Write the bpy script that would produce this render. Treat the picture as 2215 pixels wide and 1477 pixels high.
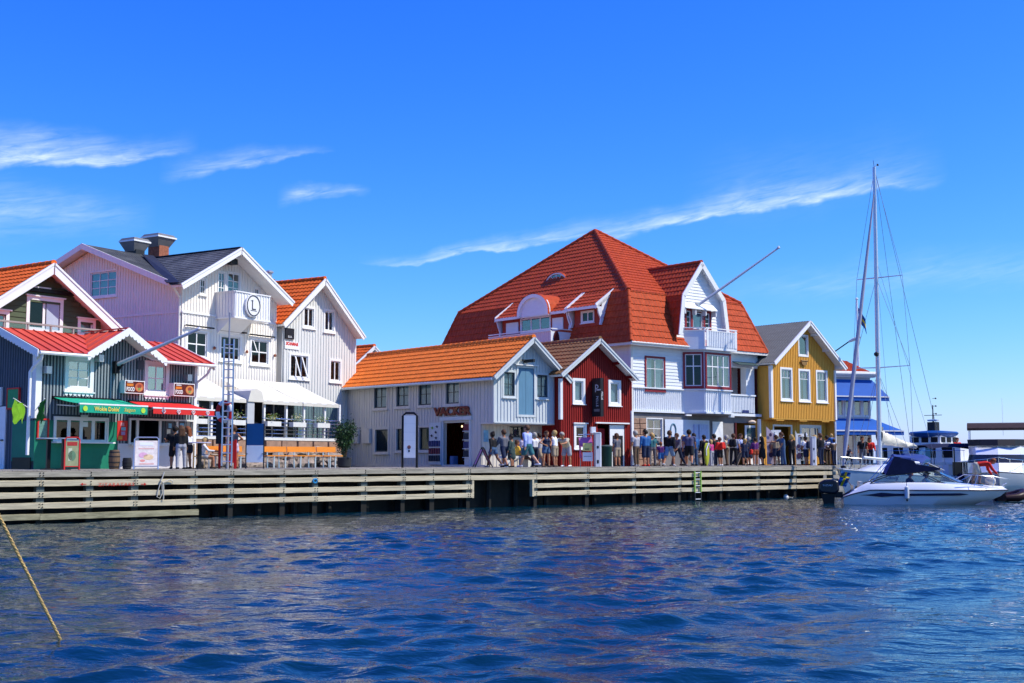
# Harbour front with wooden boathouses: bpy script, Blender 4.5
import bpy, bmesh, math, random
import numpy as np
from mathutils import Vector, Matrix
rnd = random.Random(11)
for _o in list(bpy.data.objects): bpy.data.objects.remove(_o)
scene = bpy.context.scene
COL = scene.collection
R = math.radians

# ------------------------------------------------------------ camera
F_PX = 2700.0; CX, CY = 1107.5, 738.5; EYE = 1.93; DZ = 1.55      # photo pixels, metres
PITCH = math.atan((992 - CY) / F_PX)
cam_d = bpy.data.cameras.new('camera'); cam = bpy.data.objects.new('camera', cam_d); COL.objects.link(cam)
cam.location = (0, 0, EYE); cam.rotation_euler = (math.pi / 2 + PITCH, 0, 0)
cam_d.sensor_width = 36; cam_d.lens = F_PX / 2215 * 36; cam_d.clip_start = .1; cam_d.clip_end = 40000
scene.camera = cam

# ------------------------------------------------------------ sky, sun, exposure
SUN_EL, SUN_AZ = 50.0, -8.0            # elevation; azimuth in degrees from +X towards +Y
sd = Vector((math.cos(R(SUN_AZ)) * math.cos(R(SUN_EL)), math.sin(R(SUN_AZ)) * math.cos(R(SUN_EL)), math.sin(R(SUN_EL))))
sun_d = bpy.data.lights.new('sun', 'SUN'); sun_d.energy = 4.5; sun_d.angle = R(.53); sun_d.color = (1, .94, .82)
sun = bpy.data.objects.new('sun', sun_d); COL.objects.link(sun)
sun.rotation_euler = sd.to_track_quat('Z', 'Y').to_euler()
w = bpy.data.worlds.new('World'); scene.world = w; w.use_nodes = True
nt = w.node_tree; nt.nodes.clear()
def wn(t, **k):
    n = nt.nodes.new(t)
    for a, b in k.items(): setattr(n, a, b)
    return n
def wl(a, b): nt.links.new(a, b)
def wmath(op, a, b=None, clamp=False):
    n = wn('ShaderNodeMath', operation=op, use_clamp=clamp)
    for i, v in enumerate((a, b)):
        if v is None: continue
        if isinstance(v, (int, float)): n.inputs[i].default_value = v
        else: wl(v, n.inputs[i])
    return n.outputs[0]
sky = wn('ShaderNodeTexSky', sky_type='NISHITA'); sky.sun_disc = False
sky.sun_elevation = R(SUN_EL); sky.sun_rotation = R(90 - SUN_AZ)
sky.air_density = 1.0; sky.dust_density = .3; sky.ozone_density = 2.0; sky.altitude = 0
# the clear saturated blue of the day: each channel of the physical sky gets its own response
sp_ = wn('ShaderNodeSeparateColor'); wl(sky.outputs[0], sp_.inputs[0]); hs = wn('ShaderNodeCombineColor')
for i_, (g_, k_) in enumerate(((2.05, 9.6), (1.36, 8.7), (.30, 8.1))):
    wl(wmath('MULTIPLY', wmath('POWER', wmath('MULTIPLY', sp_.outputs[i_], .1), g_), k_), hs.inputs[i_])
# thin cirrus, streaks in azimuth / elevation
tc = wn('ShaderNodeTexCoord'); sx = wn('ShaderNodeSeparateXYZ'); wl(tc.outputs['Generated'], sx.inputs[0])
az = wmath('ARCTAN2', sx.outputs[0], sx.outputs[1]); el = wmath('ARCSINE', sx.outputs[2])
def cirrus(px0, py0, px1, py1, wid0, wid1, power, sharp_low):
    """a streak between two directions, feathered upwards, sharp along its lower edge"""
    def ae(px, py): return math.atan((px - CX) / F_PX), math.atan((992 - py) / F_PX)
    a0, e0 = ae(px0, py0); a1, e1 = ae(px1, py1)
    u = wmath('DIVIDE', wmath('SUBTRACT', az, a0), a1 - a0)
    line = wmath('ADD', wmath('MULTIPLY', u, e1 - e0), e0)
    dv = wmath('SUBTRACT', wmath('ADD', el, wmath('MULTIPLY', wmath('SUBTRACT', warp.outputs[0], .5), .035)), line)
    wid = wmath('ADD', wmath('MULTIPLY', u, wid1 - wid0), wid0)
    q = wmath('DIVIDE', dv, wid)
    up = wmath('SUBTRACT', 1, q, True); lo = wmath('ADD', wmath('MULTIPLY', q, sharp_low), 1, True)
    ends = wmath('MULTIPLY', wmath('MULTIPLY', u, 4, True), wmath('MULTIPLY', wmath('SUBTRACT', 1, u), 3, True))
    return wmath('MULTIPLY', wmath('MULTIPLY', wmath('POWER', up, 1.6), wmath('POWER', lo, 1.5)), wmath('MULTIPLY', ends, power))
cmb = wn('ShaderNodeCombineXYZ')
wl(wmath('ADD', wmath('MULTIPLY', az, 9), wmath('MULTIPLY', el, 20)), cmb.inputs[0]); wl(wmath('SUBTRACT', wmath('MULTIPLY', el, 75), wmath('MULTIPLY', az, 17)), cmb.inputs[1])
streak = wn('ShaderNodeTexNoise'); streak.inputs['Scale'].default_value = 2.6; streak.inputs['Detail'].default_value = 8; streak.inputs['Roughness'].default_value = .62; streak.inputs['Distortion'].default_value = .5
wl(cmb.outputs[0], streak.inputs['Vector'])
cmb2 = wn('ShaderNodeCombineXYZ'); wl(az, cmb2.inputs[0]); wl(el, cmb2.inputs[1])
warp = wn('ShaderNodeTexNoise'); warp.inputs['Scale'].default_value = 14; warp.inputs['Detail'].default_value = 5; wl(cmb2.outputs[0], warp.inputs['Vector'])
masks = [cirrus(-250, 432, 420, 332, .045, .016, .85, 6), cirrus(330, 405, 720, 318, .026, .004, .42, 4), cirrus(590, 436, 800, 404, .012, .007, .5, 1.4),
         cirrus(770, 582, 1420, 492, .009, .022, .62, 6), cirrus(1270, 508, 2070, 408, .018, .026, .72, 6), cirrus(-300, 505, 330, 480, .04, .02, .35, 1),
         cirrus(1500, 640, 2800, 585, .022, .03, .16, 1.5), cirrus(1480, 440, 2060, 362, .045, .04, .10, 1.2)]
tot = masks[0]
for m_ in masks[1:]: tot = wmath('ADD', tot, m_)
amt = wmath('MULTIPLY', tot, wmath('ADD', wmath('MULTIPLY', streak.outputs[0], 1.8), -.40, True), True)
mx = wn('ShaderNodeMix', data_type='RGBA'); wl(amt, mx.inputs[0]); wl(hs.outputs[0], mx.inputs[6]); mx.inputs[7].default_value = (6.6, 7.4, 8.4, 1)
bg = wn('ShaderNodeBackground'); bg.inputs['Strength'].default_value = .147; wl(mx.outputs[2], bg.inputs['Color'])
wo = wn('ShaderNodeOutputWorld'); wl(bg.outputs[0], wo.inputs[0])
vs = scene.view_settings; vs.view_transform = 'Standard'; vs.look = 'None'; vs.exposure = 0.22; vs.gamma = 1; vs.use_curve_mapping = False
scene.cycles.max_bounces = 6; scene.cycles.transparent_max_bounces = 12

# ------------------------------------------------------------ photo pixels -> directions -> places
_c, _s = math.cos(PITCH), math.sin(PITCH)
def ray(px, py):
    x, z = px - CX, CY - py
    return (x, F_PX * _c - z * _s, F_PX * _s + z * _c)
def at_z(px, py, z):
    r = ray(px, py); k = (z - EYE) / r[2]; return (r[0] * k, r[1] * k)
def at_y(px, py, y):
    r = ray(px, py); k = y / r[1]; return Vector((r[0] * k, y, EYE + r[2] * k))
class Frame:
    """a vertical plane of the place: s runs along the front, t into the land, z up from z0"""
    def __init__(self, px, depth, ang, z0=DZ):
        self.a = R(ang); r = ray(px, 960); k = depth / r[1]
        self.o = (r[0] * k, depth); self.u = (math.sin(self.a), math.cos(self.a)); self.n = (-math.cos(self.a), math.sin(self.a)); self.z0 = z0
        self.rot = math.pi / 2 - self.a; self.loc = (self.o[0], self.o[1], z0)
    def f(self, px, py, t=0):
        r = ray(px, py); n = self.n; ox, oy = self.o[0] + t * n[0], self.o[1] + t * n[1]
        k = (ox * n[0] + oy * n[1]) / (r[0] * n[0] + r[1] * n[1]); x, y = r[0] * k - self.o[0], r[1] * k - self.o[1]
        return (x * self.u[0] + y * self.u[1], EYE + r[2] * k - self.z0)
    def sd(self, px, py, s=0):
        r = ray(px, py); u = self.u; ox, oy = self.o[0] + s * u[0], self.o[1] + s * u[1]
        k = (ox * u[0] + oy * u[1]) / (r[0] * u[0] + r[1] * u[1]); x, y = r[0] * k - self.o[0], r[1] * k - self.o[1]
        return (x * self.n[0] + y * self.n[1], EYE + r[2] * k - self.z0)
    def fr(self, x0, y0, x1, y1, t=0):
        """pixel rectangle on the front -> (s0, s1, z0, z1)"""
        xm, ym = (x0 + x1) / 2, (y0 + y1) / 2
        return (self.f(x0, ym, t)[0], self.f(x1, ym, t)[0], self.f(xm, y1, t)[1], self.f(xm, y0, t)[1])
    def sr(self, x0, y0, x1, y1, s=0):
        xm, ym = (x0 + x1) / 2, (y0 + y1) / 2
        return (self.sd(x1, ym, s)[0], self.sd(x0, ym, s)[0], self.sd(xm, y1, s)[1], self.sd(xm, y0, s)[1])
    def w(self, s, t, z=0): return Vector((self.o[0] + s * self.u[0] + t * self.n[0], self.o[1] + s * self.u[1] + t * self.n[1], self.z0 + z))
    def inv(self, x, y):
        x -= self.o[0]; y -= self.o[1]; return (x * self.u[0] + y * self.u[1], x * self.n[0] + y * self.n[1])
QA = 49.14
Q = Frame(0, 36.943, QA, 0.0)          # the quay edge, z from the water

# ------------------------------------------------------------ materials
MATS = {}
def mat(name, col, rough=.6, var=.14, scale=2.5, stretch=(1, 1, 1), bump=0., bscale=None, metal=0., spec=.18, emit=None, dirt=None, dirt_amt=0., coat=0.):
    if name in MATS: return MATS[name]
    m = bpy.data.materials.new(name); m.use_nodes = True; t = m.node_tree; b = t.nodes['Principled BSDF']
    b.inputs['Roughness'].default_value = rough; b.inputs['Metallic'].default_value = metal; b.inputs['Specular IOR Level'].default_value = spec
    if coat: b.inputs['Coat Weight'].default_value = coat
    N, L = t.nodes.new, t.links.new
    co = N('ShaderNodeTexCoord'); oi = N('ShaderNodeObjectInfo')
    sc = N('ShaderNodeMath'); sc.operation = 'MULTIPLY'; sc.inputs[1].default_value = 37; L(oi.outputs['Random'], sc.inputs[0])
    ad = N('ShaderNodeVectorMath'); ad.operation = 'ADD'; L(co.outputs['Object'], ad.inputs[0]); L(sc.outputs[0], ad.inputs[1])
    mp = N('ShaderNodeMapping'); mp.inputs['Scale'].default_value = stretch; L(ad.outputs[0], mp.inputs[0])
    nz = N('ShaderNodeTexNoise'); nz.inputs['Scale'].default_value = scale; nz.inputs['Detail'].default_value = 5; nz.inputs['Roughness'].default_value = .65; L(mp.outputs[0], nz.inputs['Vector'])
    mr = N('ShaderNodeMapRange'); mr.inputs[1].default_value = .3; mr.inputs[2].default_value = .7; L(nz.outputs[0], mr.inputs[0])
    mx = N('ShaderNodeMix'); mx.data_type = 'RGBA'; L(mr.outputs[0], mx.inputs[0])
    mx.inputs[6].default_value = tuple(max(0, c * (1 - var)) for c in col) + (1,); mx.inputs[7].default_value = tuple(min(1, c * (1 + var)) for c in col) + (1,)
    out = mx.outputs[2]
    if dirt:
        n2 = N('ShaderNodeTexNoise'); n2.inputs['Scale'].default_value = scale * .45; n2.inputs['Detail'].default_value = 8; n2.inputs['Roughness'].default_value = .7; L(mp.outputs[0], n2.inputs['Vector'])
        r2 = N('ShaderNodeMapRange'); r2.inputs[1].default_value = .48; r2.inputs[2].default_value = .72; r2.inputs[4].default_value = dirt_amt; L(n2.outputs[0], r2.inputs[0])
        m2 = N('ShaderNodeMix'); m2.data_type = 'RGBA'; L(r2.outputs[0], m2.inputs[0]); L(out, m2.inputs[6]); m2.inputs[7].default_value = tuple(dirt) + (1,); out = m2.outputs[2]
    L(out, b.inputs['Base Color'])
    if bump:
        nb = N('ShaderNodeTexNoise'); nb.inputs['Scale'].default_value = bscale or scale * 6; nb.inputs['Detail'].default_value = 4; L(mp.outputs[0], nb.inputs['Vector'])
        bp = N('ShaderNodeBump'); bp.inputs['Strength'].default_value = bump; bp.inputs['Distance'].default_value = .02; L(nb.outputs[0], bp.inputs['Height']); L(bp.outputs[0], b.inputs['Normal'])
    if emit: b.inputs['Emission Color'].default_value = tuple(emit[:3]) + (1,); b.inputs['Emission Strength'].default_value = emit[3]
    MATS[name] = m; return m
def glassmat(name, tint=(.75, .85, .88), refl=.04, rough=.02):
    if name in MATS: return MATS[name]
    m = bpy.data.materials.new(name); m.use_nodes = True; t = m.node_tree; t.nodes.clear(); N, L = t.nodes.new, t.links.new
    o = N('ShaderNodeOutputMaterial'); tr = N('ShaderNodeBsdfTransparent'); tr.inputs[0].default_value = tuple(tint) + (1,)
    gl = N('ShaderNodeBsdfGlossy'); gl.inputs['Roughness'].default_value = rough; gl.inputs[0].default_value = (.92, .96, 1, 1)
    lw = N('ShaderNodeLayerWeight'); lw.inputs[0].default_value = .5; pw = N('ShaderNodeMath'); pw.operation = 'POWER'; pw.inputs[1].default_value = 4.5; L(lw.outputs['Facing'], pw.inputs[0])
    ad = N('ShaderNodeMath'); ad.operation = 'ADD'; ad.use_clamp = True; ad.inputs[1].default_value = refl; L(pw.outputs[0], ad.inputs[0])
    nz = N('ShaderNodeTexNoise'); nz.inputs['Scale'].default_value = 1.3; bp = N('ShaderNodeBump'); bp.inputs['Strength'].default_value = .06; L(nz.outputs[0], bp.inputs['Height']); L(bp.outputs[0], gl.inputs['Normal'])
    mx = N('ShaderNodeMixShader'); L(ad.outputs[0], mx.inputs[0]); L(tr.outputs[0], mx.inputs[1]); L(gl.outputs[0], mx.inputs[2]); L(mx.outputs[0], o.inputs[0])
    MATS[name] = m; return m
VST = (6, 6, .7)      # vertical streaks
M = dict(
    white=mat('white_paint', (.88, .83, .75), .5, .05, 2, VST, dirt=(.55, .53, .48), dirt_amt=.25),
    white2=mat('white_trim', (.82, .82, .81), .45, .04, 3),
    cool=mat('pale_grey_paint', (.60, .64, .64), .55, .07, 2, VST, dirt=(.42, .44, .45), dirt_amt=.35),
    greywall=mat('grey_board_paint', (.64, .60, .535), .6, .09, 2, VST, dirt=(.42, .39, .34), dirt_amt=.4),
    offwhite=mat('off_white_paint', (.72, .72, .68), .55, .06, 2, VST, dirt=(.5, .49, .45), dirt_amt=.3),
    slate=mat('blue_grey_board_paint', (.062, .085, .105), .55, .12, 2, VST, dirt=(.12, .14, .15), dirt_amt=.3),
    batten=mat('grey_batten_paint', (.27, .31, .33), .55, .1, 2, VST, dirt=(.22, .24, .26), dirt_amt=.3),
    red=mat('falu_red_paint', (.27, .017, .014), .65, .18, 2, VST, dirt=(.2, .015, .015), dirt_amt=.5),
    yellow=mat('ochre_yellow_paint', (.74, .375, .065), .6, .1, 2, VST, dirt=(.6, .31, .035), dirt_amt=.35),
    olive=mat('olive_green_paint', (.075, .10, .055), .6, .1, 2, (1, 1, 4)),
    orange=mat('orange_clay_tile', (.72, .135, .02), .62, .26, 4.2, dirt=(.5, .085, .02), dirt_amt=.45, bump=.2, spec=.08),
    orange2=mat('light_orange_clay_tile', (.84, .20, .03), .62, .22, 4.2, dirt=(.6, .13, .03), dirt_amt=.4, bump=.2, spec=.08),
    redtile=mat('red_clay_tile', (.44, .066, .02), .6, .26, 4.0, dirt=(.36, .05, .022), dirt_amt=.5, bump=.2, spec=.08),
    brown=mat('brown_clay_tile', (.22, .115, .05), .65, .28, 4.2, dirt=(.15, .085, .04), dirt_amt=.4, bump=.2, spec=.08),
    slateroof=mat('dark_slate', (.075, .078, .08), .7, .25, 1.2, (1, 1, 1), dirt=(.3, .3, .29), dirt_amt=.5, bump=.4),
    corr=mat('weathered_sheet', (.12, .125, .125), .6, .2, 1.5, (5, .8, 1), dirt=(.1, .1, .1), dirt_amt=.5),
    redmetal=mat('red_sheet_metal', (.60, .075, .04), .45, .12, 1.2, dirt=(.42, .05, .04), dirt_amt=.3),
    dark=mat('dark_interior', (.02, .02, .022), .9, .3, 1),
    warm=mat('warm_interior', (.12, .09, .07), .9, .3, 1),
    darksash=mat('dark_blue_grey_sash', (.05, .065, .075), .5, .1, 3),
    redsash=mat('dark_red_trim', (.25, .03, .04), .5, .12, 3),
    curtain=mat('pale_curtain', (.62, .63, .6), .9, .12, 5, (8, 8, .5)),
    blind=mat('grey_blind', (.4, .43, .45), .8, .08, 3),
    glass=glassmat('window_glass'), glassd=glassmat('dark_window_glass', (.45, .55, .58), .03), glasss=glassmat('bright_window_glass', (.5, .62, .7), .26), glassb=glassmat('sky_window_glass', (.6, .72, .78), .12),
    bluedoor=mat('blue_door_paint', (.12, .25, .36), .5, .1, 2, VST),
    stone=mat('red_granite', (.36, .22, .15), .8, .3, 4, bump=.6, bscale=22, dirt=(.2, .13, .1), dirt_amt=.5),
    rock=mat('grey_pink_granite', (.34, .27, .22), .85, .35, 3, bump=.7, bscale=15, dirt=(.12, .1, .09), dirt_amt=.6),
    darkrock=mat('wet_shade_dark_stone', (.022, .021, .018), .7, .3, 3),  # wet stone, taken near black so the colour holds the under-quay shade
    plank=mat('weathered_plank', (.60, .52, .35), .8, .24, 3, (.35, 6, 6), bump=.35, bscale=14, dirt=(.23, .20, .15), dirt_amt=.75),
    plankt=mat('grey_top_plank', (.40, .36, .28), .8, .25, 3, (.5, 6, 6), bump=.35, bscale=14, dirt=(.13, .125, .105), dirt_amt=.75),
    algae=mat('algae_plank', (.34, .31, .19), .75, .3, 3, (.8, 5, 5), bump=.3, dirt=(.06, .06, .03), dirt_amt=.85),
    post=mat('grey_green_post', (.11, .135, .125), .75, .25, 3, (5, 5, 1)),
    deck=mat('deck_board', (.30, .27, .23), .85, .25, 3, (.6, 5, 1)),
    paving=mat('grey_paving', (.28, .27, .25), .9, .2, 1.5),
    bolt=mat('rusty_bolt', (.02, .018, .016), .7, .3, 5),
    brick=mat('chimney_brick', (.33, .12, .07), .85, .3, 9, bump=.5),
    zinc=mat('zinc_sheet', (.5, .52, .53), .4, .1, 2, metal=.7), darkmetal=mat('dark_metal', (.035, .037, .04), .5, .2, 3, metal=.2),
    alu=mat('aluminium', (.62, .64, .66), .35, .06, 3, metal=.85), steel=mat('bright_steel', (.7, .72, .74), .2, .05, 3, metal=.95),
    black=mat('black_plastic', (.012, .012, .014), .4, .2, 3), orangeb=mat('orange_bench_wood', (.76, .26, .03), .5, .12, 3, (.6, 5, 5)),
    green=mat('green_panel', (.015, .19, .115), .5, .12, 1.5, dirt=(.01, .12, .075), dirt_amt=.4), grawn=mat('green_awning_cloth', (.012, .36, .22), .7, .07, 3),
    rawn=mat('red_awning_cloth', (.66, .03, .028), .7, .07, 3), cawn=mat('cream_awning_cloth', (.66, .63, .55), .75, .05, 2, dirt=(.62, .6, .52), dirt_amt=.25),
    bawn=mat('blue_awning_cloth', (.015, .10, .40), .7, .08, 2),
    lime=mat('lime_print', (.45, .68, .06), .6, .08, 3), redp=mat('red_print', (.6, .035, .03), .5, .08, 3), yelp=mat('yellow_print', (.8, .62, .1), .5, .06, 3),
    whitep=mat('white_print', (.8, .8, .8), .5, .03, 3), blackp=mat('black_print', (.02, .02, .025), .5, .1, 3), pinkp=mat('pink_print', (.75, .38, .42), .5, .12, 4),
    bluep=mat('blue_board_print', (.01, .075, .22), .4, .08, 2), burg=mat('dark_red_door', (.085, .012, .014), .5, .1, 3), purp=mat('lilac_print', (.36, .16, .34), .6, .1, 4),
)

# ------------------------------------------------------------ mesh helpers
def V(*a): return Vector(a)
class MB:
    def __init__(self): self.v, self.f, self.mi = [], [], []; self.cm = 0
    def pt(self, p): self.v.append(tuple(p)); return len(self.v) - 1
    def face(self, ids): self.f.append(tuple(ids)); self.mi.append(self.cm)
    def poly(self, pts): self.face([self.pt(p) for p in pts]); return self
    def box(self, x0, x1, y0, y1, z0, z1, M4=None, fn=None):
        P = [(x, y, z) for z in (z0, z1) for y in (y0, y1) for x in (x0, x1)]
        if M4 is not None: P = [M4 @ Vector(p) for p in P]
        if fn is not None: P = [fn(*p) for p in P]
        i = [self.pt(p) for p in P]
        for q in ((0, 2, 3, 1), (4, 5, 7, 6), (0, 1, 5, 4), (2, 6, 7, 3), (0, 4, 6, 2), (1, 3, 7, 5)): self.face([i[k] for k in q])
        return self
    def beam(self, p0, p1, w, h, up=(0, 0, 1)):
        p0, p1 = Vector(p0), Vector(p1); d = (p1 - p0).normalized(); up = Vector(up)
        if abs(d.dot(up)) > .98: up = Vector((1, 0, 0))
        a = d.cross(up).normalized(); b = a.cross(d)
        i = [self.pt(p + a * x * w / 2 + b * y * h / 2) for p in (p0, p1) for y in (-1, 1) for x in (-1, 1)]
        for q in ((0, 2, 3, 1), (4, 5, 7, 6), (0, 1, 5, 4), (2, 6, 7, 3), (0, 4, 6, 2), (1, 3, 7, 5)): self.face([i[k] for k in q])
        return self
    def tube(self, pts, rad, n=8, cap=True, closed=False):
        pts = [Vector(p) for p in pts]; m = len(pts)
        if isinstance(rad, (int, float)): rad = [rad] * m
        rings = []; ref = None
        for i, p in enumerate(pts):
            d = (pts[(i + 1) % m] - pts[i - 1]) if closed else (pts[min(i + 1, m - 1)] - pts[max(i - 1, 0)])
            d.normalize()
            if ref is None: ref = Vector((0, 0, 1)) if abs(d.z) < .9 else Vector((1, 0, 0))
            a = d.cross(ref).normalized(); b = a.cross(d).normalized(); ref = b
            rings.append([self.pt(p + (a * math.cos(2 * math.pi * k / n) + b * math.sin(2 * math.pi * k / n)) * rad[i]) for k in range(n)])
        for i in range(m if closed else m - 1):
            A, B = rings[i], rings[(i + 1) % m]
            for k in range(n): self.face((A[k], A[(k + 1) % n], B[(k + 1) % n], B[k]))
        if cap and not closed: self.face(rings[0][::-1]); self.face(rings[-1])
        return self
    def lathe(self, prof, c=(0, 0, 0), n=14, M4=None):
        rings = []
        for r, z in prof:
            ps = [Vector((c[0] + r * math.cos(2 * math.pi * k / n), c[1] + r * math.sin(2 * math.pi * k / n), c[2] + z)) for k in range(n)]
            if M4 is not None: ps = [M4 @ p for p in ps]
            rings.append([self.pt(p) for p in ps])
        for A, B in zip(rings, rings[1:]):
            for k in range(n): self.face((A[k], A[(k + 1) % n], B[(k + 1) % n], B[k]))
        self.face(rings[0][::-1]); self.face(rings[-1]); return self
    def prism(self, pts, off):
        """polygon (3-d points) pushed along the vector off"""
        off = Vector(off); a = [self.pt(p) for p in pts]; b = [self.pt(Vector(p) + off) for p in pts]; n = len(a)
        self.face(a[::-1]); self.face(b)
        for k in range(n): self.face((a[k], a[(k + 1) % n], b[(k + 1) % n], b[k]))
        return self
    def grid(self, P):
        """P[i][j] points"""
        I = [[self.pt(p) for p in row] for row in P]
        for i in range(len(I) - 1):
            for j in range(len(I[0]) - 1): self.face((I[i][j], I[i][j + 1], I[i + 1][j + 1], I[i + 1][j]))
        return self
    def mesh(self, name, mats, smooth=False):
        me = bpy.data.meshes.new(name); me.from_pydata(self.v, [], self.f)
        if not isinstance(mats, (list, tuple)): mats = [mats]
        for m in mats: me.materials.append(m)
        if len(mats) > 1: me.polygons.foreach_set('material_index', self.mi)
        if smooth: me.polygons.foreach_set('use_smooth', [True] * len(self.f)); me.set_sharp_from_angle(angle=R(38))
        me.update(); return me
    def build(self, name, mats, parent=None, smooth=False, kind=None):
        return link(name, self.mesh(name, mats, smooth), parent, kind)
def link(name, me, parent=None, kind=None):
    o = bpy.data.objects.new(name, me); COL.objects.link(o)
    if parent is not None: o.parent = parent
    if kind: o['kind'] = kind
    return o
def tag(o, label, cat, group=None):
    o['label'] = label; o['category'] = cat
    if group: o['group'] = group
    return o
def thing(name, label, cat, loc=(0, 0, 0), rz=0., group=None):
    o = bpy.data.objects.new(name, None); COL.objects.link(o); o.empty_display_size = .2
    o.location = loc; o.rotation_euler = (0, 0, rz); return tag(o, label, cat, group)
def copy_tree(o, parent=None):
    c = o.copy(); COL.objects.link(c)
    if parent is not None: c.parent = parent
    for ch in o.children: copy_tree(ch, c)
    return c
def text_mesh(txt, size, m, depth=.004, align='CENTER', spacing=1., shear=0., bold=0.):
    cu = bpy.data.curves.new('txt', 'FONT'); cu.body = txt; cu.size = size; cu.extrude = depth; cu.align_x = align; cu.align_y = 'CENTER'; cu.space_character = spacing; cu.shear = shear; cu.resolution_u = 2; cu.offset = bold
    o = bpy.data.objects.new('txt', cu); COL.objects.link(o); bpy.context.view_layer.update()
    me = bpy.data.meshes.new_from_object(o.evaluated_get(bpy.context.evaluated_depsgraph_get())); bpy.data.objects.remove(o); me.materials.clear(); me.materials.append(m); return me
def lettering(parent, txt, size, m, mtx, name='lettering', width=None, **k):
    """flat letters, lying in x/y of mtx"""
    me = text_mesh(txt, size, m, **k)
    if width:
        xs = [v.co.x for v in me.vertices]; wd = max(xs) - min(xs); mtx = mtx @ Matrix.Scale(width / wd, 4, (1, 0, 0))
    me.transform(mtx); return link(name, me, parent)
def plane_mtx(o, ax, up):
    ax, up = Vector(ax).normalized(), Vector(up).normalized(); nn = ax.cross(up)
    m = Matrix.Identity(4)
    for i, v in enumerate((ax, up, nn)):
        for j in range(3): m[j][i] = v[j]
    m.translation = Vector(o); return m

# wall planes: map (a along the wall, h height, d outwards) to the thing's own coordinates
def front(t=0.): return lambda a, h, d=0.: (a, t - d, h)
def left(s=0.): return lambda a, h, d=0.: (s - d, a, h)
def right(s=0.): return lambda a, h, d=0.: (s + d, a, h)
def back(t=0.): return lambda a, h, d=0.: (a, t + d, h)
def oblique(p0, p1):
    p0, p1 = Vector(p0), Vector(p1); d_ = (p1 - p0).normalized(); n_ = Vector((d_.y, -d_.x))
    return lambda a, h, d=0.: (p0.x + d_.x * a + n_.x * d, p0.y + d_.y * a + n_.y * d, h)
def _top(prof, a):
    for (a0, h0), (a1, h1) in zip(prof, prof[1:]):
        if a0 - 1e-6 <= a <= a1 + 1e-6: return h0 + (h1 - h0) * (a - a0) / max(a1 - a0, 1e-9)
    return prof[-1][1] if a > prof[-1][0] else prof[0][1]
def wall(parent, W, a0, a1, h0, top, ops, m, batten=None, bm=None, siding=None, name='wall', reveal=.16, grow=.08):
    """boarded wall with real openings; batten = (pitch, width, depth); siding = pitch of lapped boards"""
    prof = [(a0, top), (a1, top)] if isinstance(top, (int, float)) else list(top)
    mb = MB(); br = sorted({a0, a1, *[p[0] for p in prof if a0 < p[0] < a1], *[x for o in ops for x in o[:2] if a0 < x < a1]})
    def free(a, b, lo, hi_a, hi_b, g=0.):
        blk = sorted((o[2] - g, o[3] + g) for o in ops if o[0] - g < (a + b) / 2 < o[1] + g); cur = lo; res = []
        for z0, z1 in blk:
            if z0 > cur + .01 and cur < min(hi_a, hi_b): res.append((cur, cur, min(z0, hi_a), min(z0, hi_b)))
            cur = max(cur, z1)
        if cur < max(hi_a, hi_b) - .005: res.append((cur, cur, max(hi_a, cur), max(hi_b, cur)))
        return res
    if not siding:
        for a, b in zip(br, br[1:]):
            for la, lb, ha, hb in free(a, b, h0, _top(prof, a), _top(prof, b)): mb.poly([W(a, la), W(b, lb), W(b, hb), W(a, ha)])
    else:
        hmax = max(p[1] for p in prof); n = int((hmax - h0) / siding) + 1
        for k in range(n):
            z0 = h0 + k * siding; z1 = min(z0 + siding, hmax); zc = (z0 + z1) / 2
            if z1 - z0 < .02: continue
            ins = []; cur = None; N = 160
            for i in range(N + 1):
                a = a0 + (a1 - a0) * i / N; ok = _top(prof, a) >= zc
                if ok and cur is None: cur = a
                if cur is not None and (not ok or i == N): ins.append((cur, a)); cur = None
            for o in ops:
                if o[2] < zc < o[3]:
                    nx = []
                    for a, b in ins:
                        if o[1] <= a or o[0] >= b: nx.append((a, b)); continue
                        if o[0] > a: nx.append((a, o[0]))
                        if o[1] < b: nx.append((o[1], b))
                    ins = nx
            for a, b in ins:
                mb.poly([W(a, z0, .03), W(b, z0, .03), W(b, z1, .004), W(a, z1, .004)]); mb.poly([W(a, z0, .03), W(b, z0, .03), W(b, z0, 0), W(a, z0, 0)])
    for o in ops:
        x0, x1, z0, z1 = o
        for A, B in (((x0, z0), (x0, z1)), ((x1, z0), (x1, z1)), ((x0, z0), (x1, z0)), ((x0, z1), (x1, z1))): mb.poly([W(*A, .02 if siding else 0), W(*B, .02 if siding else 0), W(*B, -reveal), W(*A, -reveal)])
    ob = mb.build(name, m, parent)
    if batten:
        pt, bw, bd = batten; bb = MB(); n = max(1, int((a1 - a0) / pt)); off = ((a1 - a0) - n * pt) / 2
        for k in range(n + 1):
            a = a0 + off + k * pt; x0, x1 = a - bw / 2, a + bw / 2
            if x0 < a0 - .01 or x1 > a1 + .01: continue
            for la, lb, ha, hb in free(x0, x1, h0, _top(prof, x0), _top(prof, x1), grow):
                z0, zt = la, min(ha, hb) - .005
                if zt - z0 > .03: bb.box(x0, x1, 0.002, bd, z0, zt, fn=lambda a, d, h: W(a, h, d))
        bb.build('board_battens', bm or m, ob, kind='stuff')
    return ob
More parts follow.
